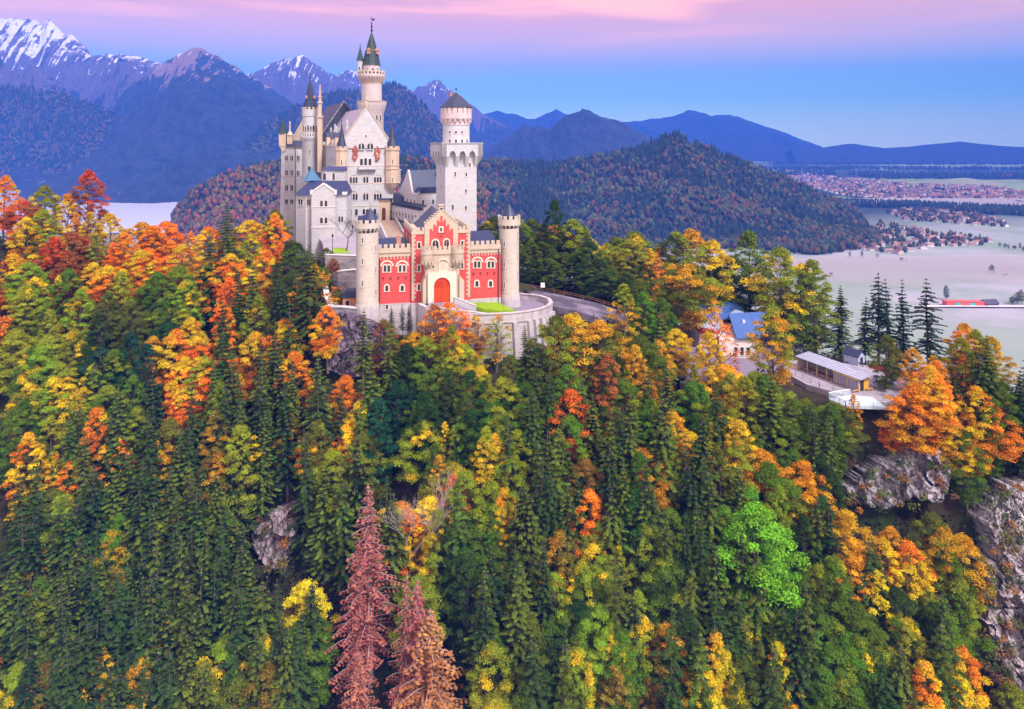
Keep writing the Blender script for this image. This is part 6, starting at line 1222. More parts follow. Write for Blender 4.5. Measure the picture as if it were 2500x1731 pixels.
# ---------------------------------------------------------------- villages in the valley
HW = [(.66,.60,.58), (.60,.50,.42), (.72,.68,.66), (.55,.45,.40)]; HR = [(.20,.085,.065), (.30,.14,.10), (.15,.08,.08), (.11,.10,.12), (.34,.21,.18)]
HWN = ['white', 'beige', 'bright white', 'tan']; HRN = ['brown red', 'tile orange', 'maroon', 'dark grey', 'salmon']
def fm(n, c): return bpy.data.materials.get(n) or flat(n, c)
def house_mesh(w_, d_, h_, rh, wi, ri):
    a = MB(); a.box(-w_/2, w_/2, -d_/2, d_/2, -1, h_); a.prismx([(-d_/2, h_), (d_/2, h_), (0, h_+rh)], -w_/2, w_/2)
    for k in range(3):
        for j in (0, 1): x = -w_/2+w_*(k+.5)/3; a.box(x-.5, x+.5, -d_/2-.06, -d_/2, .8+j*2.6, 2.1+j*2.6, 1)
    r_ = MB(); o = .8; s = rh/(d_/2)
    r_.prismx([(-d_/2-o, h_-o*s), (0, h_+rh), (0, h_+rh+.35), (-d_/2-o, h_-o*s+.35)], -w_/2-o, w_/2+o); r_.prismx([(0, h_+rh), (d_/2+o, h_-o*s), (d_/2+o, h_-o*s+.35), (0, h_+rh+.35)], -w_/2-o, w_/2+o)
    t = MB(); t.box(w_*.2, w_*.2+.9, -.4, .5, h_+rh*.5, h_+rh+1.1); return a, r_, t
HP = []
for wi in range(4):
    for ri in range(5):
        w_, d_, h_, rh = random.uniform(11, 18), random.uniform(9, 12), random.choice([4.5, 5.5, 6]), random.uniform(2.2, 3.2)
        a, r_, t = house_mesh(w_, d_, h_, rh, wi, ri); HP.append((wi, ri, a.build('wall', [fm('plaster_%d' % wi, HW[wi]), GLASS]), r_.build('roof', fm('tiles_%d' % ri, HR[ri])), t.build('chimney', RUST)))
protos_h = [(wi, ri, a.data, r_.data, t.data) for wi, ri, a, r_, t in HP]
for h_ in HP:
    for o in h_[2:]: bpy.data.objects.remove(o)
def vzone(poly): 
    while True:
        xs2 = [p[0] for p in poly]; ys2 = [p[1] for p in poly]; x, y = random.uniform(min(xs2), max(xs2)), random.uniform(min(ys2), max(ys2))
        if inpoly(x, y, poly): return x, y
def gp(px, py, z=-200): Y = (z)/((HY-py)/F); return (px-HX)*Y/F, Y
VN = [(1.0847*x, 1.0847*y) for x, y in ((1870, 545), (1905, 520), (1990, 500), (2080, 520), (2230, 540), (2215, 553), (2100, 556), (2040, 572), (1990, 570), (1930, 562))]
VM = [(1.0847*x, 1.0847*y) for x, y in ((1995, 478), (2060, 468), (2160, 472), (2260, 500), (2270, 512), (2200, 508), (2100, 500), (2040, 498))]
VF = [(1.0847*x, 1.0847*y) for x, y in ((1700, 388), (1760, 384), (1900, 402), (2080, 418), (2200, 420), (2310, 432), (2310, 462), (2150, 452), (2000, 448), (1900, 440), (1830, 425), (1760, 405))]
placed = []; HOUSES = []
def place(poly, n, dmin, name, parts, grp, where, red=None):
    c = 0
    for _ in range(n*30):
        if c >= n: break
        px, py = vzone(poly); X, Y = gp(px, py)
        if any((X-a)**2+(Y-b_)**2 < dmin**2 for a, b_ in placed): continue
        placed.append((X, Y)); wi, ri, wm_, rm_, cm_ = random.choice([q for q in protos_h if red is None or q[1] in red]); h = empty(name, (X, Y, -200), random.uniform(-.5, .5)+(0 if random.random() < .6 else 1.57), cat='house', group=grp)
        link('wall', wm_, None, h); link('roof', rm_, None, h)
        if parts: link('chimney', cm_, None, h)
        h.scale = [random.uniform(.7, 1.0)]*3; HOUSES.append((px, HWN[wi], HRN[ri], where, h)); c += 1
place(VN, 95, 15, 'village_house', True, 'houses of the near village', 'near village'); place(VM, 80, 15, 'village_house', True, 'houses of the middle village', 'middle village')
place(VF, 120, 22, 'town_house', False, 'houses of the far town', 'far town', red=[0, 1, 4])
# the rest of the far town as one mass
Tm = MB()
for _ in range(900):
    px, py = vzone(VF); X, Y = gp(px, py)
    if any((X-a)**2+(Y-b_)**2 < 14**2 for a, b_ in placed[-120:]): continue
    w_, d_, h_ = random.uniform(9, 22), random.uniform(8, 12), random.uniform(5, 11); q = random.random() < .5
    if q: w_, d_ = d_, w_
    k = random.choice((0, 0, 1)); Tm.box(X-w_/2, X+w_/2, Y-d_/2, Y+d_/2, -200.5, -200+h_, k); rr2 = random.choice((2, 2, 3, 4)); o_x = .7
    if w_ > d_: Tm.prismx([(Y-d_/2-o_x, -200+h_-.1), (Y+d_/2+o_x, -200+h_-.1), (Y, -200+h_+3.2)], X-w_/2-o_x, X+w_/2+o_x, rr2)
    else: Tm.prism([(X-w_/2-o_x, -200+h_-.1), (X+w_/2+o_x, -200+h_-.1), (X, -200+h_+3.2)], Y-d_/2-o_x, Y+d_/2+o_x, rr2)
Tm.build('town', [fm('plaster_0', HW[0]), fm('plaster_1', HW[1]), fm('tiles_1', HR[1]), fm('tiles_0', HR[0]), fm('tiles_3', HR[3])], kind='stuff', label='distant town of crowded pale houses with red roofs', cat='town')
# valley woods (masses) between and around the houses
def zone_trees(polys, n, leaf, hts, label, z=-200, cols=None, name='woodland'):
    pts, hs, ks, cs = [], [], [], []
    for _ in range(n):
        px, py = vzone(random.choice(polys)); X, Y = gp(px, py, z); lf = random.random() < leaf
        if any((X-a)**2+(Y-b_)**2 < 9**2 for a, b_ in placed): continue
        pts.append((X, Y, z)); ks.append('leaf' if lf else 'spruce'); hs.append(random.uniform(*hts)*(.8 if lf else 1)); cs.append(random.choice(cols or (AUT+[(.04,.07,.03), (.07,.09,.03)])) if lf else random.choice(DRK))
    scatter(name, pts, hs, ks, cs, label)
k_ = 1.0847; S_c = lambda *a: [(x*k_, y*k_) for x, y in a]
zone_trees([VN, VM], 950, .8, (8, 15), 'garden and street trees between the village houses')
zone_trees([S_c((1430, 540), (1560, 530), (1800, 535), (1900, 500), (1960, 530), (1940, 560), (1850, 575), (1790, 572), (1700, 560), (1500, 560))], 1500, .62, (12, 22), 'autumn woodland at the foot of the wooded hill')
zone_trees([S_c((1080, 480), (1260, 470), (1420, 500), (1500, 530), (1470, 575), (1300, 575), (1180, 560), (1080, 520))], 1700, .45, (12, 22), 'misty woodland between the small lake and the castle ridge')
zone_trees([S_c((1860, 455), (2060, 462), (2310, 474), (2310, 488), (2200, 482), (2050, 470), (1900, 466))], 1500, .08, (16, 24), 'dark belt of conifers between town and villages')
zone_trees([VF], 1600, .5, (9, 17), 'trees scattered through the far town')
for py0, py1, px0, px1, n in ((378, 384, 1640, 2320, 700), (392, 404, 1900, 2310, 900), (368, 372, 1700, 2310, 500), (358, 361, 1500, 2310, 500), (348, 350, 1600, 2310, 400), (384, 398, 1690, 1880, 200)):
    zone_trees([S_c((px0, py0), (px1, py0+2), (px1, py1), (px0+60, py1))], n, .1, (22, 34), 'long dark wood crossing the far plain')
# lone field trees
FT = [(2320/2.5*1, 0, 0)]
lone = [(1913, 580, 9, 'D'), (1940, 580, 10, 'D'), (1974, 582, 9, 'k'), (2029, 590, 9, 'D'), (2040, 588, 5, 'D'), (1871, 622, 7, 'r'), (2232, 614, 12, 'D'), (2236, 618, 5, 'D'), (2266, 622, 5, 'O'), (2259, 622, 4, 'D'), (2130, 674, 15, 'k'), (2290, 684, 15, 'B'), (2300, 682, 14, 'B'), (2278, 684, 9, 'k'), (2250, 556, 9, 'D'), (2262, 558, 9, 'D'), (2270, 560, 9, 'r'), (2283, 562, 9, 'D'), (2296, 560, 10, 'r'), (2304, 566, 9, 'k'), (2190, 603, 3, 'D'), (2176, 604, 3, 'D'), (1848, 617, 4, 'B')]
LW = ['at the far hedge end by the near village', 'second along the hedge by the near village', 'standing in front of the village houses', 'alone in the mist before the village', 'small, beside the lone tree before the village', 'rounded reddish bush alone in the misty meadow', 'tall, in the middle of the open meadow', 'tiny, at the foot of the tall meadow tree', 'orange, alone on the meadow track', 'tiny dark bush beside the orange meadow tree', 'tall oval, beside the tall dark spruces near the sports hall', 'broad brown crown over the field road at the edge', 'broad brown crown behind its twin over the field road', 'smaller green tree beside the broad brown pair', 'first in the short row on the upper meadow', 'second in the short row on the upper meadow', 'rusty one in the short row on the upper meadow', 'fourth in the short row on the upper meadow', 'reddish last one of the short row on the upper meadow', 'separate one below the short row on the upper meadow', 'low bush on the pale meadow bank', 'low bush beside another on the pale meadow bank', 'low brown bush in the mist by the round one']
for (x, y, h_, c_), lw_ in zip(lone, LW):
    X, Y = gp(x*k_, y*k_); put_tree('leaf', X, Y, -200, h_, c_, None, 0, label=NAMES[c_]+' field tree, '+lw_, name='field_tree', wide=1.25)
# sports hall with red wall, field road
sp_ = empty('sports_hall', gp(2168*k_, 688*k_)+(-200,), R(-4), label='low long red building with turquoise panels beside the field road', cat='building')
m = MB(); m.box(-22, 22, -5, 5, -1, 5.5); m.build('wall', flat('red_hall', (.62,.10,.07)), sp_); m = MB(); m.box(-22.5, 22.5, -5.5, 5.5, 5.5, 6.0); m.build('roof', flat('red_roof_felt', (.48,.10,.08)), sp_)
for x in (-9, 8): m = MB(); m.box(x-3, x+3, -5.2, -5.0, 1, 4.5); m.build('panel', flat('turquoise', (.05,.42,.40)) if x < 0 else bpy.data.materials['turquoise'], sp_)
b2 = empty('barn', gp(2226*k_, 688*k_)+(-200,), R(12), label='dark roofed barn between the red hall and the broad brown trees', cat='building')
m = MB(); m.box(-9, 9, -5, 5, -1, 4); m.build('wall', flat('barn_wood', (.12,.08,.10)), b2); m = MB(); m.prismx([(-6, 3.6), (6, 3.6), (0, 8)], -10, 10); m.build('roof', flat('barn_roof', (.07,.06,.09)), b2)
a, b_, c, d = gp(2060*k_, 690*k_), gp(2400*k_, 691*k_), gp(2400*k_, 694*k_), gp(2060*k_, 693*k_)
me = bpy.data.meshes.new('field_road'); me.from_pydata([(x, y, -198.3) for x, y in (a, b_, c, d)], [], [(0, 1, 2, 3)]); link('field_road', me, flat('pale_gravel', (.62,.56,.60)), kind='structure', label='pale straight road crossing the meadows')
# valley mist: low lens shaped banks of fog
mm_ = bpy.data.materials.new('mist'); mm_.use_nodes = True; mm_.node_tree.nodes.clear(); o1 = mm_.node_tree.nodes.new('ShaderNodeOutputMaterial'); v1 = mm_.node_tree.nodes.new('ShaderNodeVolumePrincipled'); mm_.node_tree.links.new(v1.outputs[0], o1.inputs['Volume']); v1.inputs['Density'].default_value = .026; v1.inputs['Color'].default_value = (.93, .86, .96, 1)
def mist(cx, cy_, rx, ry, h_, seed, label):
    bm = bmesh.new(); bmesh.ops.create_uvsphere(bm, u_segments=36, v_segments=12, radius=1)
    for v in bm.verts:
        q = v.co.copy(); f = 1+.35*mn.noise(Vector((q.x*2+seed, q.y*2, 0))); v.co = Vector((q.x*rx*f, q.y*ry*f, max(-.5, q.z*h_*f)))
    me = bpy.data.meshes.new('mist'); bm.to_mesh(me); bm.free(); o = link('mist', me, mm_, kind='stuff', label=label); o.location = (cx, cy_, -199.4)
for i, (px, py, rx, ry, h_, lab) in enumerate(((2180, 660, 230, 120, 8, 'bank of pale mist over the middle of the meadow'), (2450, 650, 180, 110, 8, 'bank of mist at the edge of the open meadow'), (2030, 650, 120, 70, 6, 'thin mist over the near meadow'), (1600, 565, 160, 60, 9, 'low mist at the foot of the wooded hill'), (2300, 497, 700, 110, 14, 'long white band of mist before the far town'), (1900, 560, 120, 60, 6, 'mist between hill foot and village'))):
    X, Y = gp(px, py); mist(X, Y, rx, ry, h_, i*3.3, lab)
b = NB('reed_meadow'); b.base((.42,.22,.12)); c = [gp(x, y) for x, y in ((1180, 508), (1240, 498), (1300, 497), (1370, 500), (1365, 510), (1280, 512))]
me = bpy.data.meshes.new('meadow'); me.from_pydata([(x, y, -198.2) for x, y in c], [], [tuple(range(len(c)))]); link('meadow', me, b.m, kind='structure', label='russet reed meadow at the small lake')

# ---------------------------------------------------------------- trees placed one by one
def hand(px, pyt, pyb, Y, kind, code, label, tip=None, amt=0, wide=1.0, z=None):
    h_ = (pyb-pyt)*Y/F; return put_tree(kind, (px-HX)*Y/F, Y, (HY-pyb)*Y/F if z is None else z, h_, code, tip, amt, label=label, wide=wide)
hand(886, 742, 960, 136, 'gappy', 's', 'olive spruce standing alone against the foot of the taller round tower', 'k', .6)
hand(955, 745, 815, 147, 'spruce', 'S', 'small dark fir at the white plinth, nearest the round tower'); hand(983, 738, 815, 147.5, 'spruce', 'S', 'tallest of the small dark firs at the white plinth'); hand(998, 748, 815, 147.5, 'spruce', 'S', 'small dark fir at the white plinth, nearest the gate porch')
hand(1100, 742, 900, 143, 'sparse', 'O', 'see-through orange tree before the gate ramp wall', 'A', .4, 1.5); hand(1060, 745, 880, 144.5, 'sparse', 'r', 'thin reddish orange tree at the ramp corner', 'O', .5, 1.2); hand(1160, 775, 905, 143.5, 'sparse', 'A', 'thin golden tree in front of the bastion pilasters', 'r', .4, 1.1); hand(1212, 762, 905, 143.5, 'sparse', 'L', 'loose green yellow tree against the bastion wall', 'A', .5, 1.2)
hand(1283, 790, 925, 143, 'gappy', 's', 'slender spruce in front of the bastion wall', 'k', .5, .8); hand(1325, 862, 945, 143, 'spruce', 'S', 'low dark spruce under the bastion edge', wide=1.1); hand(1395, 775, 1010, 142, 'leaf', 'A', 'brilliant golden maple beside the bastion corner', 'Y', .5, 1.25)
hand(713, 475, 690, 158, 'leaf', 'k', 'large olive tree beside the bower house', 's', .5, 1.15, z=-44); hand(757, 600, 850, 146, 'spruce', 'k', 'broad dark yew-like conifer beside the outer steps', 's', .5, 1.5); hand(770, 545, 760, 152, 'sparse', 'O', 'sparse orange tree in front of the bower house', 'A', .5, 1.1, z=-47); hand(778, 560, 690, 156, 'spruce', 'S', 'small dark spruce under the bower house', wide=1.2, z=-44)
hand(800, 745, 900, 139, 'leaf', 'Y', 'lemon yellow tree with orange fringe touching the dark rock face', 'O', .5, 1.0)
bt = empty('bare_tree', P(846, 611, 177)[:2]+(-28.1,), 0, label='leafless tree on the small lawn of the upper courtyard', cat='tree'); bm_ = bare(5, 13, .95); link('trunk', bm_, None, bt); bm_.materials.append(flat('bare_twigs', (.13,.08,.065)))
b9 = bare(9, 24, .45); dt = empty('bare_tree', (0, 0, 0), 0, label='dead grey leafless tree among dark spruces in the middle of the slope', cat='dead tree'); link('trunk', b9, None, dt); b9.materials.append(GBARK); s_ = solve(998, 1200, .5, 15, 25); dt.location = ((998-HX)*(s_[0]-4)/F, s_[0]-4, s_[2]-2)
def dead_(px, pyt, h_, code, label, wide=1.0, kind='dead'):
    Ys = np.arange(84, 160, .5); kx = (px-HX)/F; g_ = Gv(kx*Ys, Ys)+h_; i = int(np.argmin(np.abs(g_-(HY-pyt)/F*Ys))); Y = float(Ys[i])
    put_tree(kind, kx*Y, Y, float(g_[i]-h_)-.3, h_, code, None, 0, label=label, wide=wide)
dead_(905, 1210, 30, 'P', 'tallest dead pinkish red spruce in the middle of the slope', 1.5); dead_(870, 1340, 24, 'P', 'dead pinkish spruce leaning on the tallest one', 1.6); dead_(985, 1420, 24, 'P', 'slim dead red spruce with bare trunk below', 1.2); dead_(1022, 1390, 27, 'P', 'dead reddish spruce behind the orange brown one', 1.25); dead_(1048, 1450, 26, 'Q', 'broad dying orange brown spruce at the lower edge', 2.1); dead_(880, 1570, 20, 'P', 'dead pink spruce with bare branches at the lower edge', 1.7)
dead_(1850, 1235, 24, 'H', 'single vivid light green tree low on the slope', 1.15, 'leaf'); dead_(1520, 540, 22, 'k', 'x', 1.1, 'leaf') if False else None
# the tall spruces above the plaza
for px, pyt, w_, lab in ((2145, 652, 1.3, 'tallest black green spruce above the plaza'), (2172, 668, 1.0, 'spruce just behind the tallest one above the plaza'), (2208, 688, .9, 'thin gappy spruce between the larger ones above the plaza'), (2268, 668, 1.35, 'broad black spruce with open branches against the misty meadow')):
    Y = 183 if px < 2250 else 176; kx = (px-HX)/F; h_ = (HY-pyt)/F*Y-float(Gv(kx*Y, Y)); put_tree('gappy', kx*Y, Y, float(Gv(kx*Y, Y)), min(34, h_), 'S', label=lab, wide=w_)
# plaza trees
for (x, y, h_, c_, lab) in ((82.5, 150.5, 9, 'k', 'green young tree on the plaza by the kiosk end'), (84.5, 146.5, 11, 'A', 'golden tree in a dark ring on the plaza'), (80.5, 141.5, 7.5, 'O', 'salmon orange young tree on the plaza above the cliff'), (89, 146, 9, 'Y', 'yellow tree at the outer side of the plaza'), (87, 141, 9, 'O', 'orange tree at the plaza edge above the cliff')):
    put_tree('leaf' if c_ in 'kA' else 'sparse', x, y, PZ, h_*.85, c_, None, 0, label=lab, wide=1.05)
for i, (px, c_) in enumerate(((1278, 'D'), (1300, 'k'), (1322, 'D'), (1350, 'G'), (1378, 'D'), (1404, 'k'), (1436, 'D'), (1462, 'G'), (1492, 'k'), (1525, 'D'), (1560, 'k'), (1600, 'D'), (1640, 'k'))):
    Y = 186+(i % 3)*2.5; kx = (px-HX)/F; put_tree('leaf', kx*Y, Y, float(Gv(kx*Y, Y))-1.2, 9+(i*7 % 5), c_, 'k', .4, label='low %s tree hanging over the road railing, %s from the round tower' % (NAMES[c_], ['nearest', 'second', 'third', 'fourth', 'fifth', 'sixth', 'seventh', 'eighth', 'ninth', 'tenth', 'eleventh', 'twelfth', 'thirteenth'][i]), wide=1.5)
# a screen of small crowns below walls and along the ridge, tree row behind the castle road
ROWB = [(1205, 525, 'D'), (1265, 540, 'k'), (1300, 530, 'D'), (1345, 528, 'B'), (1390, 530, 'k'), (1430, 565, 'L'), (1475, 590, 'L'), (1515, 575, 'k'), (1560, 620, 'D'), (1600, 640, 'A'), (1640, 560, 'k'), (1690, 575, 'B'), (1735, 590, 'L'), (1780, 600, 'D'), (1830, 590, 'k'), (1870, 590, 's'), (1910, 610, 's'), (1955, 660, 'L'), (1620, 600, 'B'), (1340, 600, 'D'), (1420, 640, 'G'), (1480, 660, 'k'), (1700, 650, 'B'), (1760, 655, 'B'), (1240, 600, 'D'), (1300, 610, 'D'), (1370, 575, 'k'), (1540, 560, 'G'), (1190, 545, 'L')]
for i, (px, pyt, c_) in enumerate(ROWB):
    Y = 196+(i % 4)*5; kx = (px-HX)/F; g_ = float(Gv(kx*Y, Y)); h_ = min(31, max(13, (HY-pyt)/F*Y-g_)); put_tree('leaf' if c_ != 's' else 'spruce', kx*Y, Y, g_-.4, h_, c_, {'D': 'k', 'k': 'L', 'B': 'A', 'L': 'Y', 'G': 'L'}.get(c_), .45, wide=1.15)

# trees close to road, lodge, kiosk and platform
def atp(px, pyc, h0, h1, kind, code, label, tip=None, amt=0, wide=1.0):
    r_ = solve(px, pyc, .55, h0, h1)
    if 'behind' in label: Y = 184; g_ = float(Gv((px-HX)/F*Y, Y)); r_ = (Y, min(26, max(12, ((HY-pyc)/F*Y-g_)/.55)), g_)
    elif px > 1900 and r_ and (HY-(r_[2]+r_[1])*F/r_[0]) < 945 and r_[0] < 150 and px < 2120: print('skip', label); return
    if r_ is None: print('no place', label); return
    Y, h_, g_ = r_; put_tree(kind, (px-HX)*Y/F, Y, g_-.3, h_, code, tip, amt, label=label, wide=wide)
atp(1345, 870, 10, 20, 'leaf', 'k', 'olive tree just outside the bastion corner', 'L', .4); atp(1470, 880, 11, 20, 'leaf', 'k', 'olive tree with yellow top under the road bend', 'A', .45, 1.2); atp(1528, 790, 13, 22, 'slim', 'A', 'narrow golden tree standing before the road', 'L', .5, 1.2); atp(1560, 900, 10, 18, 'leaf', 'G', 'green tree under the road end', 'k', .5, 1.2)
atp(1610, 850, 14, 24, 'gappy', 's', 'loose olive spruce at the road end', 'k', .6, 1.3); atp(1670, 720, 14, 24, 'leaf', 'k', 'olive tree beside the red one uphill of the lodge', 'A', .4, 1.1); atp(1762, 850, 12, 20, 'sparse', 'O', 'slender salmon orange tree before the lodge roofs', 'A', .5, 1.0)
atp(1885, 850, 11, 20, 'leaf', 'A', 'golden tree between lodge and kiosk', 'L', .5, 1.1); atp(1930, 780, 14, 24, 'leaf', 'L', 'lime green tree behind the kiosk end', 'G', .5, 1.2); atp(1990, 760, 14, 24, 'leaf', 'G', 'fresh green tree behind the kiosk', 'L', .5, 1.2); atp(2050, 780, 14, 24, 'spruce', 'S', 'dark spruce right behind the kiosk roof', 'k', .3, 1.3); atp(2110, 800, 14, 24, 'gappy', 'S', 'dark spruce behind the blue hut', 'k', .3, 1.3); atp(1900, 720, 14, 24, 'leaf', 'Y', 'bright lime yellow tree on the ridge before the meadow', 'L', .6, 1.2); atp(1935, 905, 9, 16, 'leaf', 'k', 'olive tree hiding the near kiosk corner', 'A', .3, .9)
atp(1975, 985, 7, 14, 'leaf', 'k', 'olive shrubby tree under the kiosk railing', 'L', .5, 1.0); atp(2008, 965, 6, 11, 'slim', 'O', 'small bright orange tree beside the glass platform', None, 0, 1.2); atp(2045, 1040, 7, 14, 'leaf', 'k', 'olive tree below the glass platform', 'L', .4, 1.1); atp(2118, 1000, 7, 13, 'leaf', 'L', 'lime yellow young tree covering the platform end', 'Y', .4, .9); atp(2085, 1010, 6, 11, 'slim', 'A', 'small orange tree against the platform side', None, 0, 1.0)
atp(2180, 1060, 6, 10, 'leaf', 'O', 'reddish orange tree on the plaza cliff edge', 'R', .3, 1.1); atp(1960, 1060, 8, 16, 'leaf', 'k', 'olive tree above the sliver of pale rock', 'L', .3, 1.1); atp(1880, 1010, 9, 17, 'leaf', 'G', 'green tree downhill of the kiosk', 'L', .4, 1.2); atp(2230, 1020, 9, 16, 'leaf', 'A', 'golden orange tree above the grey cliff band', 'O', .5, 1.2); atp(2290, 940, 8, 13, 'leaf', 'A', 'golden orange tree beyond the plaza', 'O', .5, 1.0); atp(2350, 880, 9, 16, 'leaf', 'O', 'flame orange tree on the ridge top beyond the plaza', 'A', .5, 1.0); atp(2330, 960, 9, 17, 'spruce', 'S', 'dark spruce between the orange trees beyond the plaza', 'k', .2, 1.2)
atp(1300, 935, 7, 12, 'leaf', 'D', 'dark green tree under the bastion pilasters', 'k', .4, 1.3); atp(1250, 950, 7, 12, 'leaf', 'k', 'olive tree under the bastion, beside the slender spruce', 'G', .4, 1.2); atp(1150, 920, 8, 14, 'leaf', 'k', 'olive tree below the thin golden one', 'A', .3, 1.2); atp(1010, 860, 8, 15, 'leaf', 'B', 'brown olive tree below the small dark firs', 'A', .5, 1.1); atp(935, 850, 8, 15, 'leaf', 'r', 'rust brown tree beside the dark rock face', 'B', .5, .9); atp(2165, 885, 8, 14, 'leaf', 'k', 'green tree over the plaza fence', 'A', .2, 1.0)

def rock_shrubs():
    r = np.random.default_rng(9); Q, K = [], []
    for x0, y0, x1, y1, n in ((2060, 1100, 2330, 1250, 46), (2400, 1170, 2520, 1731, 80), (612, 1235, 728, 1400, 22), (784, 766, 940, 925, 16), (390, 1070, 440, 1140, 6), (710, 975, 745, 1020, 5), (1990, 1035, 2025, 1120, 6)):
        for _ in range(n):
            px, py = float(r.uniform(x0, x1)), float(r.uniform(y0, y1)); Y = hit(px, py)-4.6 if x0 != 784 else 142.5; q = P(px, py, Y); s_ = float(r.uniform(.5, 1.5)); m_ = 70
            d = r.normal(size=(m_, 3)); d[:, 2] = np.abs(d[:, 2])-.2; d /= np.linalg.norm(d, axis=1, keepdims=True)
            C = np.array(q)+d*r.uniform(.3, 1.1, (m_, 1))*s_; Nn = d+np.array([0, -.2, .8])+r.normal(scale=.4, size=d.shape); Nn /= np.linalg.norm(Nn, axis=1, keepdims=True)
            Q.append(leaf_quads(C, Nn, .2*r.uniform(.6, 1.3, m_), r)); c = np.array([(.05,.08,.015), (.09,.12,.02), (.14,.10,.02), (.30,.12,.02), (.12,.06,.03), (.03,.05,.015)][int(r.integers(6))]); K.append(np.repeat(c[None]*r.uniform(.5, 1.4, (m_, 1)), 4, 0))
    Q = np.vstack(Q).reshape(-1, 3); link('cliff_shrubs', npmesh('cliff_shrubs', Q, np.arange(len(Q)).reshape(-1, 4), col=np.vstack(K)), FARM, kind='stuff', label='small shrubs clinging to ledges of the rock faces', cat='shrubs')
rock_shrubs()

for x, y, z, h_, c_, lab in ((812, 167.3, -33.5, 5, 'r', 'small rusty tree between the terrace walls'), (826, 153.8, -36.6, 3.6, 'L', 'tiny yellow green tree beside the guard hut'), (800, 172.5, -34, 7.5, 'k', 'olive bushy tree at the terrace corner'), (787, 163, -38, 8, 'G', 'green bushy tree outside the stepped retaining wall'), (775, 168, -41, 13, 'S', 'dark spruce outside the terrace corner')):
    put_tree('spruce' if c_ == 'S' else 'leaf', (x-HX)*y/F, y, z, h_, c_, None, 0, label=lab, wide=1.3)
lp = empty('lamp_post', P(812, 0, 172.5)[:2]+(-28.1,), 0, label='thin dark lamp post at the terrace edge beside the bare tree', cat='lamp post')
m = MB(); m.lathe([(.09, 0), (.07, 4.2)], n=8); m.build('post', IRON, lp); m = MB(); m.lathe([(.1, 4.2), (.28, 4.4), (.2, 4.9), (.03, 5.1)], n=8); m.build('lantern', IRON, lp)

# the same wood goes on beyond both edges of the view
fe = empty('forest', (0, 0, 0), 0, label='autumn forest continuing along the ridge past the edges of the view', kind='stuff', cat='trees')
for k in range(110):
    px = random.uniform(-620, -60) if k < 62 else random.uniform(2570, 2950); Y = random.uniform(100, 185); X = (px-HX)*Y/F; con = random.random() < .5
    tr_, cw_ = random.choice(PROTO['spruce' if con else 'leaf']); h_ = random.uniform(13, 21); s_ = h_/(26 if con else 20)
    for nm_, me_ in (('trunk', tr_), ('crown', cw_)):
        o = bpy.data.objects.new(nm_, me_); COL.objects.link(o); o.parent = fe; o.location = (X, Y, float(Gv(X, Y))-.3); o.scale = (s_*1.1,)*3; o.rotation_euler = (0, 0, random.uniform(0, 6))
        if nm_ == 'crown': o.color = CC[random.choice('sSk' if con else 'kLGOAYrk')]+(1,); o['tip_colour'] = list(map(float, CC['k'])); o['tip_amount'] = .35
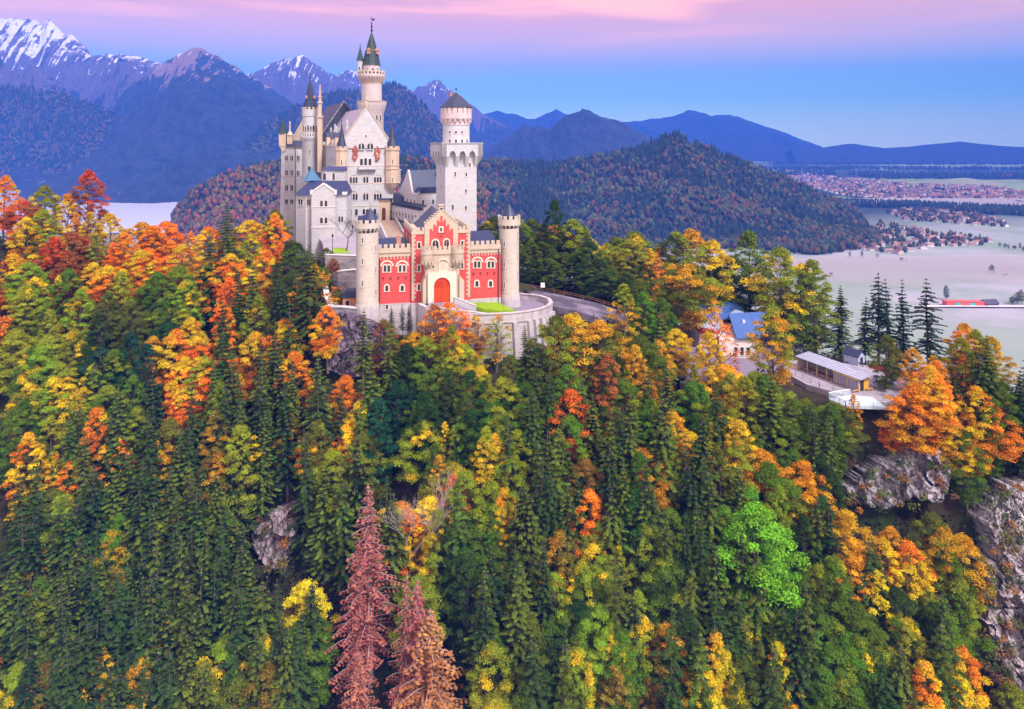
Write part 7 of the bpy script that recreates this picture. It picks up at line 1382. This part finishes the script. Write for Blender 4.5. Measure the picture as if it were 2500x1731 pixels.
# ---------------------------------------------------------------- labels
ORD = ['first', 'second', 'third', 'fourth', 'fifth', 'sixth', 'seventh', 'eighth', 'ninth', 'tenth', 'eleventh', 'twelfth']+['%dth' % k if k % 10 not in (1, 2, 3) else '%d%s' % (k, ('st', 'nd', 'rd')[k % 10-1]) for k in range(13, 200)]
MARKS = [(60, 480, 'on the topmost edge by the lake side'), (330, 540, 'on the crest below the lake'), (600, 540, 'on the crest next to the white palace'), (120, 700, 'high on the outer slope'), (330, 760, 'on the slope under the lake'), (560, 760, 'on the slope west of the outer steps'), (710, 800, 'beside the dark rock face'),
 (100, 930, 'halfway down the outer slope'), (330, 980, 'around the small mauve rock'), (560, 980, 'uphill of the narrow grey rock'), (760, 960, 'below the dark rock face'), (1000, 900, 'below the gate ramp'), (1200, 930, 'below the bastion'), (1400, 930, 'below the bastion corner maple'), (1480, 720, 'along the castle road'), (1600, 900, 'downhill of the road'), (1790, 900, 'below the blue roofed lodge'),
 (1850, 700, 'behind the blue roofed lodge'), (1980, 700, 'on the ridge before the misty meadow'), (2300, 850, 'on the ridge beyond the plaza'), (1950, 1020, 'below the kiosk'), (2150, 1030, 'under the viewing platform'), (2380, 1020, 'above the tall white cliff'), (90, 1180, 'in the outer spruce slope'), (330, 1220, 'in the middle of the spruce slope'), (520, 1200, 'beside the narrow grey rock'), (640, 1420, 'below the pink crag'), (780, 1180, 'between pink crag and leafless tree'),
 (1080, 1150, 'uphill of the dead red spruces'), (1280, 1200, 'in the centre of the slope'), (1500, 1150, 'in the dark hollow'), (1700, 1120, 'uphill of the vivid green tree'), (1860, 1400, 'next to the vivid green tree'), (2050, 1350, 'below the grey cliff band'), (2280, 1350, 'beside the tall white cliff'), (90, 1420, 'low on the outer spruce slope'), (330, 1450, 'low in the spruce slope'), (120, 1650, 'in the lowest outer corner'), (380, 1660, 'along the lower edge of the spruces'), (650, 1650, 'along the lower edge next to dead spruces'),
 (800, 1420, 'just outside the dead red spruces'), (1150, 1400, 'beyond the dead red spruces'), (1200, 1640, 'along the lower edge past the dying spruce'), (1450, 1450, 'low in the dark hollow'), (1500, 1660, 'along the middle of the lower edge'), (1750, 1630, 'along the lower edge below the vivid green tree'), (2050, 1620, 'along the lower edge under the grey cliff'), (2330, 1600, 'at the rubbly cliff foot'), (1300, 600, 'behind the round tower and road'), (1600, 600, 'in the tree row behind the road')]
buck = {}
for e, code, tipc, amt, kind, h, label in TREES:
    if label: continue
    x, y, z = e.location; z += .6*h; px = HX+F*x/y; py = HY-F*z/y
    mk = min(MARKS, key=lambda m_: (m_[0]-px)**2+(m_[1]-py)**2)[2]
    noun = 'spruce' if kind in ('spruce', 'gappy') else 'tree'
    col_ = NAMES[code]
    if tipc and amt > .42 and tipc != code and noun != 'spruce': col_ += ' and '+NAMES[tipc]
    if noun == 'spruce': col_ = {'s': 'green', 'S': 'dark', 'k': 'olive green'}.get(code, col_)
    buck.setdefault((col_, noun, mk), []).append((px, e))
for (col_, noun, mk), lst in buck.items():
    lst.sort(key=lambda t: t[0]); n = len(lst)
    for i, (px, e) in enumerate(lst):
        e['label'] = '%s %s %s' % (col_, noun, mk) if n == 1 else ('%s %s %s, %s' % (col_, noun, mk, 'leftmost of its colour' if i == 0 else 'rightmost of its colour' if i == n-1 else ORD[i]+' from the left'))
        e['group'] = 'spruces on the castle slope' if noun == 'spruce' else 'autumn broadleaf trees on the castle slope'
hb = {}
for px, wn, rn, wh, h in HOUSES: hb.setdefault((wn, rn, wh), []).append((px, h))
for (wn, rn, wh), lst in hb.items():
    lst.sort(key=lambda t: t[0])
    for i, (px, h) in enumerate(lst): h['label'] = '%s house with %s roof, %s, %s from the left' % (wn, rn, wh, ORD[i])
for o in bpy.data.objects:
    if o.get('label') and len(o['label'].replace(',', '').split()) > 16: o['label'] = o['label'].replace('of its colour', '').replace('just ', '').replace('the lower edge', 'the bottom').replace('and ', '').strip(); print('LONG', o['label'])
